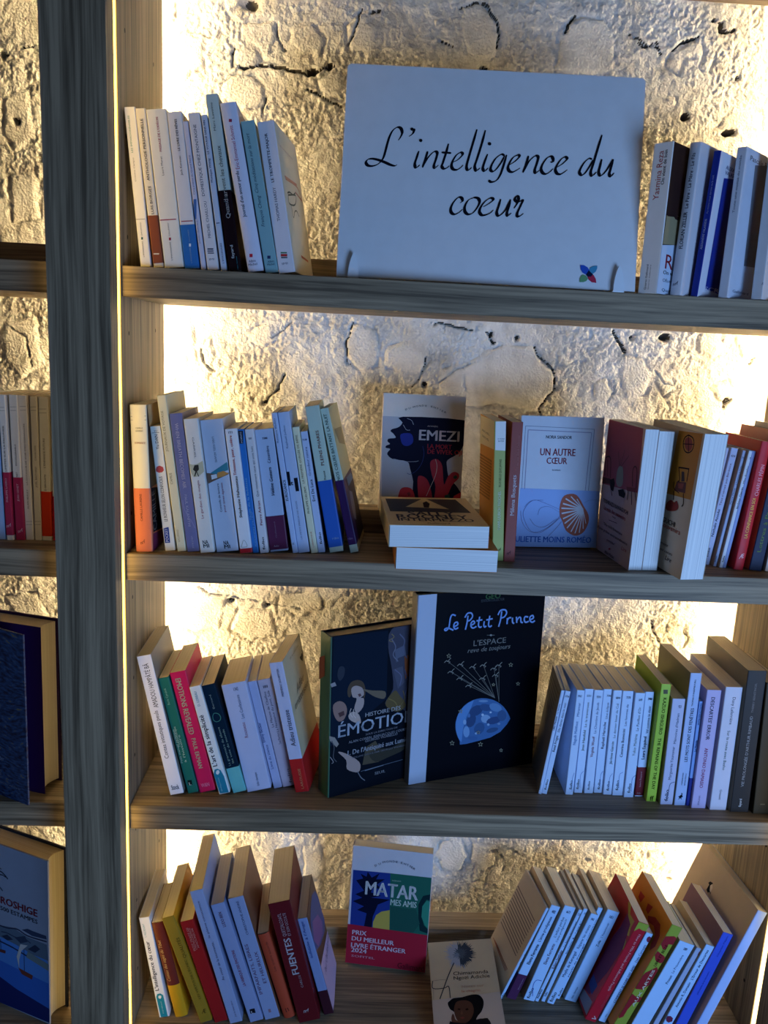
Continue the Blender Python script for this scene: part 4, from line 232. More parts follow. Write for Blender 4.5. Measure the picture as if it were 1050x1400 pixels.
["paperback_book","thin pale blue spine leaning right with grey back cover showing, nearest the night-blue hardcover","white pocket paperbacks at the right of the third shelf","spine",[0.6463,0.1162,0.8373,-0.1054,0.1106,0.0011,0.0054,0.1043,0.1849],"9fbcf0",{"back":"8f8678"},[["T","N","UKS Mousse",1.7,127.0,90.0,24.5,3.41,"22284a","b"],["T","N","La femme",2.3,152.5,90.0,17.7,2.4,"3a4466",""],["T","N","folio",-0.1,13.3,90.0,12.6,2.85,"1b1b22","b"],["Z","L",[-104.0,170.6,-12.8,172.5],2.46,"6a6258"],["Z","L",[-104.0,163.3,-17.5,163.7],2.45,"6a6258"],["Z","L",[-103.9,156.0,-22.3,154.9],2.44,"6a6258"],["Z","L",[-99.1,148.7,-27.2,145.9],2.43,"6a6258"],["Z","L",[-94.3,141.4,-32.0,136.8],2.42,"6a6258"],["Z","L",[-89.5,134.2,-37.0,127.7],2.41,"6a6258"],["Z","L",[-84.8,127.0,-42.0,118.4],2.41,"6a6258"],["Z","L",[-80.1,119.8,-47.0,109.1],2.4,"6a6258"],["Z","L",[-75.3,112.7,-52.1,99.7],2.39,"6a6258"],["Z","L",[-70.7,105.6,-57.2,90.1],2.38,"6a6258"]]],
["paperback_book","thin pale blue spine leaning right, second of the white pocket row on the third shelf","white pocket paperbacks at the right of the third shelf","spine",[0.6521,0.117,0.8376,-0.1047,0.1177,-0.0,0.0086,0.108,0.1839],"9fbcf0",{},[["T","N","René Frégni",4.1,90.7,90.0,28.8,4.04,"22284a","b"],["T","N","Elle danse dans le noir",4.3,137.7,90.0,52.1,3.6,"4a547c",""],["T","N","folio",4.2,17.0,90.0,19.4,3.26,"1b1b22","b"],["T","N","2754",4.7,174.8,0.0,6.5,3.22,"1b1b22","b"]]],
["paperback_book","pale blue pocket paperback with light blue author name, first upright of its row","white pocket paperbacks at the right of the third shelf","spine",[0.6914,0.1169,0.8367,-0.0068,0.0079,0.0002,0.0128,0.1075,0.1842],"9fbcf0",{},[["T","N","Naguib Mahfouz",6.1,109.5,90.0,41.4,4.51,"5a86c4","b"],["T","N","Miramar",6.1,150.8,90.0,23.9,4.09,"3a6aa8",""],["T","N","folio",7.6,17.6,90.0,16.3,4.17,"1b1b22","b"],["T","N","3963",5.4,174.0,0.0,6.5,3.88,"1f3a6a","b"],["Z","N",[10.6,5.5,8.8,28.1,10.7,39.4],0.65,"5a78b4"]]],
["paperback_book","pale blue pocket paperback with olive author name, second upright of its row","white pocket paperbacks at the right of the third shelf","spine",[0.7078,0.1235,0.8366,0.0008,0.0016,-0.0,0.0137,0.108,0.1839],"9fbcf0",{},[["T","N","Jean Hatzfeld",7.0,93.7,90.0,36.7,4.15,"5a6444","b"],["T","N","La la traversee",6.8,139.2,90.0,43.2,3.71,"5a5a4a",""],["T","N","folio",4.8,15.5,90.0,18.2,4.2,"1b1b22","b"],["T","N","5321",7.1,172.3,0.0,7.1,3.47,"2f4a4a","b"],["Z","N",[8.9,8.9,7.6,31.5,12.0,39.6],0.66,"5a78b4"]]],
["paperback_book","pale blue pocket paperback with dark red author name, third upright of its row","white pocket paperbacks at the right of the third shelf","spine",[0.7244,0.1229,0.8366,0.0018,-0.0083,-0.0,0.0149,0.108,0.1827],"9fbcf0",{},[["T","N","Virginia Woolf",7.0,83.4,90.0,36.8,4.58,"8a2438","b"],["T","N","La Chambre de Jacob",8.5,134.3,90.0,53.9,3.94,"4a5a8c",""],["T","N","folio",6.6,14.2,90.0,15.9,3.37,"3a4262","b"],["T","N","5591",8.1,170.9,0.0,6.9,3.91,"1f2a50","b"]]],
["paperback_book","pale blue pocket paperback with bold purple-black author name, fourth upright of its row","white pocket paperbacks at the right of the third shelf","spine",[0.7414,0.1251,0.8366,0.0012,-0.0144,-0.0,0.0139,0.108,0.1839],"9fbcf0",{},[["T","N","Raphaël Haroche",7.6,103.0,90.0,47.4,4.59,"3a2044","b"],["T","N","Une éclipse",9.4,146.4,90.0,28.5,3.73,"4a4a6c",""],["T","N","folio",7.5,15.4,90.0,18.7,4.23,"1b1b22","b"],["T","N","7336",9.2,172.6,0.0,6.6,3.48,"1f2a50","b"],["Z","N",[9.3,11.1,8.5,31.6,11.9,39.6],0.66,"5a78b4"]]],
["paperback_book","pale blue pocket paperback with green author name, fifth upright of its row","white pocket paperbacks at the right of the third shelf","spine",[0.7555,0.1203,0.8366,-0.0014,-0.0125,0.0,0.0141,0.108,0.1844],"9fbcf0",{},[["T","N","Jérôme Garcin",7.8,75.0,90.0,40.6,4.16,"2c4a44","b"],["T","N","Le dernier hiver du Cid",8.7,131.4,90.0,59.8,3.73,"4a5a6c",""],["T","N","folio",6.9,15.9,90.0,17.5,4.21,"1b1b22","b"],["T","N","6844",8.6,171.7,0.0,7.3,3.9,"1f3a50","b"],["Z","N",[8.5,9.9,8.1,30.3,12.1,38.3],0.65,"5a78b4"]]],
["paperback_book","pale blue pocket paperback with bold black author name, sixth upright of its row","white pocket paperbacks at the right of the third shelf","spine",[0.7703,0.1187,0.8366,-0.0006,-0.0128,0.0,0.0177,0.108,0.1847],"9fbcf0",{},[["T","N","Caterina Bonvicini",8.1,93.8,90.0,50.0,4.58,"1a1c30","b"],["T","N","Les femmes de",9.7,142.9,90.0,37.3,3.72,"4a547c",""],["T","N","folio",6.7,18.1,90.0,18.2,4.63,"1b1b22","b"],["T","N","7378",10.0,173.4,0.0,7.1,3.9,"1f2a50","b"],["Z","N",[9.7,13.6,8.5,36.2,13.8,42.0],0.65,"5a78b4"]]],
["paperback_book","pale blue pocket paperback just left of the maroon-footed one, third shelf","white pocket paperbacks at the right of the third shelf","spine",[0.7881,0.114,0.8366,-0.0025,-0.0054,0.0,0.0158,0.108,0.1842],"9fbcf0",{},[["T","N","Yukio Mishima",8.4,93.4,90.0,38.3,4.56,"5a6040",""],["T","N","Le Pavillon d'Or",9.4,139.3,90.0,41.5,4.12,"4a5a6c",""],["T","N","folio",7.4,16.4,90.0,17.1,5.06,"1b1b22","b"],["T","N","649",9.1,172.4,0.0,5.5,4.32,"1f2a50","b"],["Z","N",[11.5,10.3,10.5,32.9,15.2,39.8],0.65,"4a68a4"]]],
["paperback_book","pale blue pocket paperback with a maroon foot, touching the lime green book","white pocket paperbacks at the right of the third shelf","spine",[0.8078,0.1175,0.8366,0.001,-0.0185,-0.0,0.0141,0.108,0.185],"9fbcf0",{},[["T","N","Laura Esquivel",7.6,87.1,90.0,40.5,5.01,"1a1c30","b"],["T","N","Vif comme le désir",9.1,137.0,90.0,48.2,3.93,"4a5a7c",""],["B",1.7,52.6,"6e1622"],["T","N","3988",8.4,173.0,0.0,6.9,3.9,"1f2a50","b"],["T","N","Laura Esquivel",6.8,31.2,90.0,27.2,2.72,"c8a0a8",""],["T","N","folio",5.9,6.3,0.0,6.7,3.19,"c8a0a8","i"]]],
["paperback_book","lime green paperback with black capitals, in the right row of the third shelf","books at the right end of the third shelf","spine",[0.8219,0.1038,0.8367,-0.019,0.0034,-0.0012,0.0159,0.1242,0.2053],"a5c23c",{},[["T","N","KAZUO ISHIGURO",8.6,150.2,-90.0,63.3,5.48,"233010","b"],["T","N","THE REMAINS OF THE DAY",8.6,66.8,-90.0,91.2,5.09,"233010","b"],["P","N",[4.2,195.6,11.0,196.0,11.9,188.8,5.1,188.5],"55523a"],["T","N","ff",8.5,5.4,0.0,6.3,8.66,"1d2a10","b"]]],
["paperback_book","white pocket paperback with a curved flourish at its foot, right of the lime green one","books at the right end of the third shelf","spine",[0.8421,0.0956,0.8366,-0.0023,-0.01,0.0,0.0205,0.108,0.1846],"b9c3e6",{"back":"a89a86"},[["T","N","Marguerite Yourcenar",11.3,73.3,90.0,58.3,4.62,"4a4a68",""],["T","N","Mémoires d'Hadrien",11.6,133.5,90.0,52.4,4.37,"4a5a78",""],["T","N","folio",9.0,16.4,90.0,20.2,6.1,"1b1b22","b"],["T","N","921",12.8,171.3,0.0,4.5,4.81,"2c3452","b"],["Z","N",[9.1,5.0,11.2,24.0,12.6,36.6,19.5,40.5],0.97,"4a5478"]]],
["paperback_book","tall pale blue paperback with bold capitals and a jumping figure at its foot","books at the right end of the third shelf","spine",[0.8649,0.0942,0.8366,0.0139,-0.0086,-0.0006,0.0183,0.1281,0.2293],"aac2ee",{"back":"9c8f70"},[["T","N","LES MOTS SONT DES FENÊTRES",9.2,123.8,90.0,92.9,5.1,"1a2238","b"],["T","N","THOMAS D'ANSEMBOURG",8.6,195.8,90.0,45.4,2.52,"1a2238","b"],["T","N","INTRODUCTION A LA",13.0,46.2,90.0,21.3,2.09,"1a2238","b"],["T","N","COMMUNICATION",8.1,46.8,90.0,21.6,2.09,"1a2238","b"],["P","N",[6.6,16.6,9.8,19.2,9.0,22.4,10.9,21.7,11.1,17.9,12.6,15.4,10.0,13.3,11.4,9.8,8.2,12.8,5.3,9.7,6.7,14.1,4.4,15.3],"14161e"]]],
["paperback_book","very thin deep blue paperback squeezed beside the lilac capitals-lettered one, third shelf","books at the right end of the third shelf","spine",[0.8846,0.0941,0.8366,-0.0005,-0.01,0.0,0.0057,0.108,0.1822],"7fa6e6",{},[["T","N","INTRODUCTION",3.3,160.4,90.0,36.2,2.52,"22386c",""],["T","N","Le Monde",3.3,105.6,90.0,19.7,3.01,"22386c","b"],["B",0.0,49.0,"1c2a7c"]]],
["paperback_book","lilac paperback with bold black and pink capitals, third shelf right row","books at the right end of the third shelf","spine",[0.8904,0.0874,0.8366,-0.0044,-0.0036,0.0,0.0231,0.125,0.2049],"b6b2e0",{},[["T","N","DESCARTES' ERROR",11.1,156.4,-90.0,73.0,5.93,"1c1a3c","b"],["T","N","ANTONIO DAMASIO",11.4,71.0,-90.0,70.0,5.54,"a0466c","b"],["T","N","VINTAGE",10.8,13.9,-90.0,17.1,2.79,"4a4474",""]]],
["paperback_book","thick white book with thin dark lettering between the lilac and dark brown ones","books at the right end of the third shelf","spine",[0.919,0.0838,0.8366,-0.0139,-0.0102,0.0001,0.0269,0.1421,0.2124],"c9d0e6",{},[["T","N","Dany Laferrière",14.5,172.5,-90.0,46.2,4.97,"3a4056",""],["T","N","Sur la route avec Basho",14.1,104.6,-90.0,68.4,4.56,"3a5a48",""],["T","N","Grasset",14.3,27.1,-90.0,18.0,3.69,"4a5060",""]]],
["paperback_book","tall dark brown book with pale capitals and grey cover, third shelf right","books at the right end of the third shelf","spine",[0.9508,0.0795,0.8366,-0.0144,-0.0191,-0.0004,0.0296,0.1546,0.2427],"2f2a28",{"back":"8d8574"},[["T","N","VIE PROLONGÉE D'ARTHUR RIMBAUD",13.9,105.5,90.0,121.9,4.56,"b8b4b4",""],["T","N","THIERRY BEINSTINGEL",14.6,197.3,90.0,49.8,3.37,"9a9494",""],["T","N","fayard",15.1,16.2,90.0,14.3,4.15,"e0dcdc","b"]]],
["paperback_book","dark olive brown book touching the right upright on the third shelf","books at the right end of the third shelf","spine",[0.9866,0.0755,0.8366,-0.0142,-0.0459,0.0002,0.0289,0.125,0.2248],"3c3424",{},[["P","N",[10.0,17.7,17.3,17.7,17.5,15.7,10.2,15.7],"6a6048"]]],
["paperback_book","white paperback with a handwritten-looking black title and teal label, leftmost on the bottom shelf","books leaning left at the left end of the bottom shelf","spine",[0.0383,0.068,0.4389,0.0251,-0.1656,0.0004,0.0169,0.1227,0.1898],"e6e6e8",{},[["T","N","L'intelligence du cœur",6.4,98.5,90.0,94.2,6.15,"1c1e26","b"],["T","N","I. FILLIOZAT",5.1,166.3,90.0,24.7,2.81,"2f9aa8",""],["P","N",[1.9,39.9,4.5,45.2,9.4,45.8,13.5,41.7,14.1,0.0,7.5,0.0,2.8,0.6],"1f8a9c"],["P","N",[5.3,40.2,7.6,42.4,10.3,41.1,9.8,37.2,7.3,35.3,5.3,37.4],"dfeef0"],["T","N","marabout",7.7,18.5,90.0,23.7,2.39,"bfe2e8",""]]],
["paperback_book","maroon and mustard yellow book with gold script, second on the bottom shelf","books leaning left at the left end of the bottom shelf","spine",[0.0647,0.07,0.439,0.0258,-0.2149,0.0021,0.0198,0.0981,0.181],"6a2a22",{"round":0.002,"front":"c98a2c"},[["T","N","Contes des sages du Tibet",6.3,110.0,90.0,78.7,5.22,"d4a868","i"],["B",0.0,61.6,"cf9a1c"]]],
["paperback_book","mustard yellow book with brown capitals, third on the bottom shelf","books leaning left at the left end of the bottom shelf","spine",[0.1078,0.0584,0.4388,0.0273,-0.3067,-0.0003,0.0195,0.1347,0.2055],"9a7a24",{"front":"d09422"},[["T","N","LES VERTUS DE L'ÉCHEC",12.4,83.4,90.0,76.9,3.79,"5a4410",""],["T","N","QUALITÉS",13.3,145.4,90.0,39.2,5.25,"4a380e",""],["T","N","Æ",11.9,20.2,0.0,8.2,8.15,"3a2c0c","i"]]],
["paperback_book","deep red book with small grey capitals low between taller ones, fourth on the bottom shelf","books leaning left at the left end of the bottom shelf","spine",[0.1311,0.0594,0.4388,0.0261,-0.2918,-0.0,0.0217,0.125,0.1971],"9c1a1c",{},[["T","N","PETIT TRAITÉ DE",7.4,162.5,90.0,44.1,3.05,"c89a94",""],["T","N","L'INTELLIGENCE",10.9,162.5,90.0,40.7,3.06,"c89a94",""],["T","N","AMOUREUSE",15.0,162.7,90.0,38.1,2.83,"c89a94",""]]],
["paperback_book","tallest slate blue book on the bottom shelf left row, page block towering over its neighbours","books leaning left at the left end of the bottom shelf","spine",[0.1562,0.058,0.4388,0.0456,-0.2619,-0.0001,0.0207,0.1491,0.2552],"8fa2cc",{},[["T","N","Au coeur de la tourmente,",11.1,120.6,90.0,74.5,4.23,"3a3550",""],["T","N","la pleine conscience",9.3,201.0,90.0,69.3,3.48,"4a4560",""],["T","N","J'ai lu bien-être",12.8,26.3,90.0,31.4,2.62,"5a5570",""]]],
["paperback_book","slate blue book with condensed dark red capitals, sixth on the bottom shelf","books leaning left at the left end of the bottom shelf","spine",[0.1888,0.0612,0.4388,0.0475,-0.2909,-0.0002,0.022,0.1293,0.2303],"8799c6",{},[["T","N","LA FABRIQUE DES ÉMOTIONS",10.5,105.8,90.0,70.7,4.73,"8a2440","b"],["T","N","LUDO BIEN",10.4,200.5,90.0,28.2,5.13,"5a3050","b"],["P","N",[5.7,24.8,14.3,24.4,13.8,15.7,5.2,16.1],"16161e"],["T","N","L",9.1,18.4,0.0,3.9,5.09,"c8d0e0","b"]]],
["paperback_book","slate blue book with two lines of thin capitals, its brown cover showing, bottom shelf","books leaning left at the left end of the bottom shelf","spine",[0.2128,0.0668,0.4388,0.0459,-0.2731,0.0001,0.025,0.1348,0.2368],"8c9cc4",{"front":"8a5a40"},[["T","N","CHRISTOPHE ANDRÉ",13.2,197.4,90.0,64.0,3.97,"3a3a5c",""],["T","N","IMPARFAITS, LIBRES",6.9,99.5,90.0,98.6,5.23,"6a3a5c",""],["T","N","ET HEUREUX",18.0,100.1,90.0,62.0,5.23,"6a3a5c",""],["P","N",[9.7,18.6,13.7,18.8,13.7,12.0,9.5,12.1],"8a6a78"]]],
["paperback_book","short rust orange hardback tucked between two taller books on the bottom shelf","books leaning left at the left end of the bottom shelf","spine",[0.2437,0.0719,0.4388,0.0454,-0.2871,-0.0,0.0192,0.125,0.1669],"b0432a",{"round":0.003},[["T","N","Les quatre accords",11.5,122.3,90.0,57.6,3.81,"7a3020",""],["P","N",[6.8,19.6,11.9,20.0,12.6,13.2,7.1,11.4],"5a2018"]]],
["paperback_book","thick dark maroon book with a large silvery author name on the bottom shelf","books leaning left at the left end of the bottom shelf","spine",[0.2696,0.0618,0.4389,0.0259,-0.2474,0.0002,0.0355,0.1444,0.2301],"5c1018",{},[["T","N","FUENTES",15.4,127.4,90.0,69.8,10.93,"c8c4cc","b"],["T","N","CARLOS",20.1,77.9,90.0,24.1,3.82,"a89aa0",""],["T","N","QUETZALCOATL",14.0,188.0,90.0,43.0,5.64,"b8a8b0",""],["T","N","ET SON OCCULTE",21.3,187.3,90.0,42.7,4.71,"b8a8b0",""],["T","N","nrf",16.6,20.9,0.0,9.8,7.27,"d0c4c8","i"]]],
["paperback_book","pale blue paperback ending the bottom left row, violet portrait on its cover","books leaning left at the left end of the bottom shelf","spine",[0.3105,0.0794,0.4389,-0.0128,-0.2714,0.0003,0.0159,0.1108,0.1882],"7c90c0",{"front":"5a3c28"},[["T","N","Infidèle à l'Ange",6.7,147.6,90.0,69.6,4.37,"3a5a9c",""],["B",0.0,46.7,"3a1420"],["P","R",[0.0,93.1,110.8,70.0,110.8,0.0,22.0,0.0,0.0,4.9],"b9a6c8"],["P","R",[70.3,175.7,98.9,162.5,110.8,141.6,110.8,93.6,94.2,84.6,36.9,103.2,0.0,123.8,0.0,155.8,13.4,169.2,41.0,175.4],"46507c"],["P","R",[27.1,157.9,74.2,134.2,90.6,105.8,73.2,96.1,20.2,114.6,3.1,140.8],"7a5684"],["T","R","Paul Otchakovsky",66.4,62.4,0.0,96.6,11.65,"4a3a5c","i"]]],
["paperback_book","face-out paperback with blue and green cover and a red award band, bottom shelf","books in the middle of the bottom shelf","face",[0.3431,0.1914,0.4447,-0.15,-0.0046,0.2074,0.1462,0.0287,0.2132],"c3c8d6",{"round":0},[["P","N",[3.4,168.8,71.5,170.4,76.7,67.0,4.7,67.6],"16307c"],["P","N",[71.5,170.4,146.2,170.7,146.2,66.5,76.4,67.0],"175a4a"],["P","N",[22.6,155.2,17.2,163.5,28.7,159.1,30.3,168.2,38.3,158.6,52.0,168.1,46.4,156.4,62.2,158.3,48.6,147.2,57.1,140.3,41.2,140.0,38.6,131.8,57.9,127.8,39.2,122.4,74.2,122.8,52.7,111.4,44.8,88.3,44.5,69.4,30.1,69.2,33.3,93.3,15.4,97.4,27.6,105.2,6.4,112.2,23.4,120.5,10.3,125.3,25.7,133.5,10.1,150.6],"0a1028"],["P","N",[46.2,67.0,46.0,79.0,50.9,92.2,59.9,99.6,74.8,104.0,76.7,67.0],"b39a45"],["P","N",[127.0,98.3,125.5,120.1,133.2,136.7,146.2,141.0,146.2,129.7,139.9,130.6,132.9,117.9,132.7,99.0,138.4,84.0,146.2,77.6,146.2,70.2,131.2,73.7],"0d2a2e"],["P","N",[132.9,117.9,140.0,128.8,146.2,128.0,146.2,79.1,140.0,84.2,132.7,99.0],"2a8068"],["P","N",[75.6,111.0,122.4,110.3,130.4,86.2,119.1,67.5,78.0,67.2],"124a40"],["P","N",[0.0,0.0,0.0,70.2,146.2,67.2,146.2,0.0],"a0142c"],["T","N","MATAR",76.0,139.4,0.0,96.3,24.53,"dfe6ee","b"],["T","N","HISHAM",83.5,157.9,0.0,15.8,2.83,"a0c8b8",""],["T","N","MES AMIS",98.9,118.8,0.0,47.6,10.66,"d0e6e4","b"],["T","N","PRIX",22.7,56.7,0.0,26.2,7.88,"e0d4e0","b"],["T","N","DU MEILLEUR",47.9,45.5,0.0,77.1,7.88,"e0d4e0","b"],["T","N","LIVRE ÉTRANGER",58.8,34.7,0.0,99.8,7.88,"e0d4e0","b"],["T","N","2024",23.9,24.8,0.0,28.7,7.89,"e0d4e0","b"],["T","N","SOFITEL",32.3,14.1,0.0,43.0,3.8,"d0a8b4",""],["T","N","Gallimard",119.6,7.0,0.0,48.2,10.04,"4c0c1c",""],["T","N","D",44.0,181.4,32.3,4.3,3.71,"4a5060",""],["T","N","U",51.1,185.1,24.5,4.1,3.72,"4a5060",""],["T","N","M",58.5,188.9,18.4,4.6,3.73,"4a5060",""],["T","N","O",64.7,190.7,14.5,4.5,3.74,"4a5060",""],["T","N","N",70.5,191.9,0.0,4.1,3.75,"4a5060",""],["T","N","D",76.3,192.4,0.0,3.8,3.76,"4a5060",""],["T","N","E",81.9,192.1,0.0,3.5,3.79,"4a5060",""],["T","N","E",91.0,191.4,0.0,3.9,3.8,"4a5060",""],["T","N","N",96.7,190.1,0.0,3.9,3.79,"4a5060",""],["T","N","T",101.7,188.7,0.0,3.6,3.81,"4a5060",""],["T","N","I",106.4,187.3,-20.3,2.8,3.83,"4a5060",""],["T","N","E",110.0,185.5,-15.4,3.3,3.81,"4a5060",""],["T","N","R",114.0,183.3,-20.3,3.5,3.82,"4a5060",""]]],
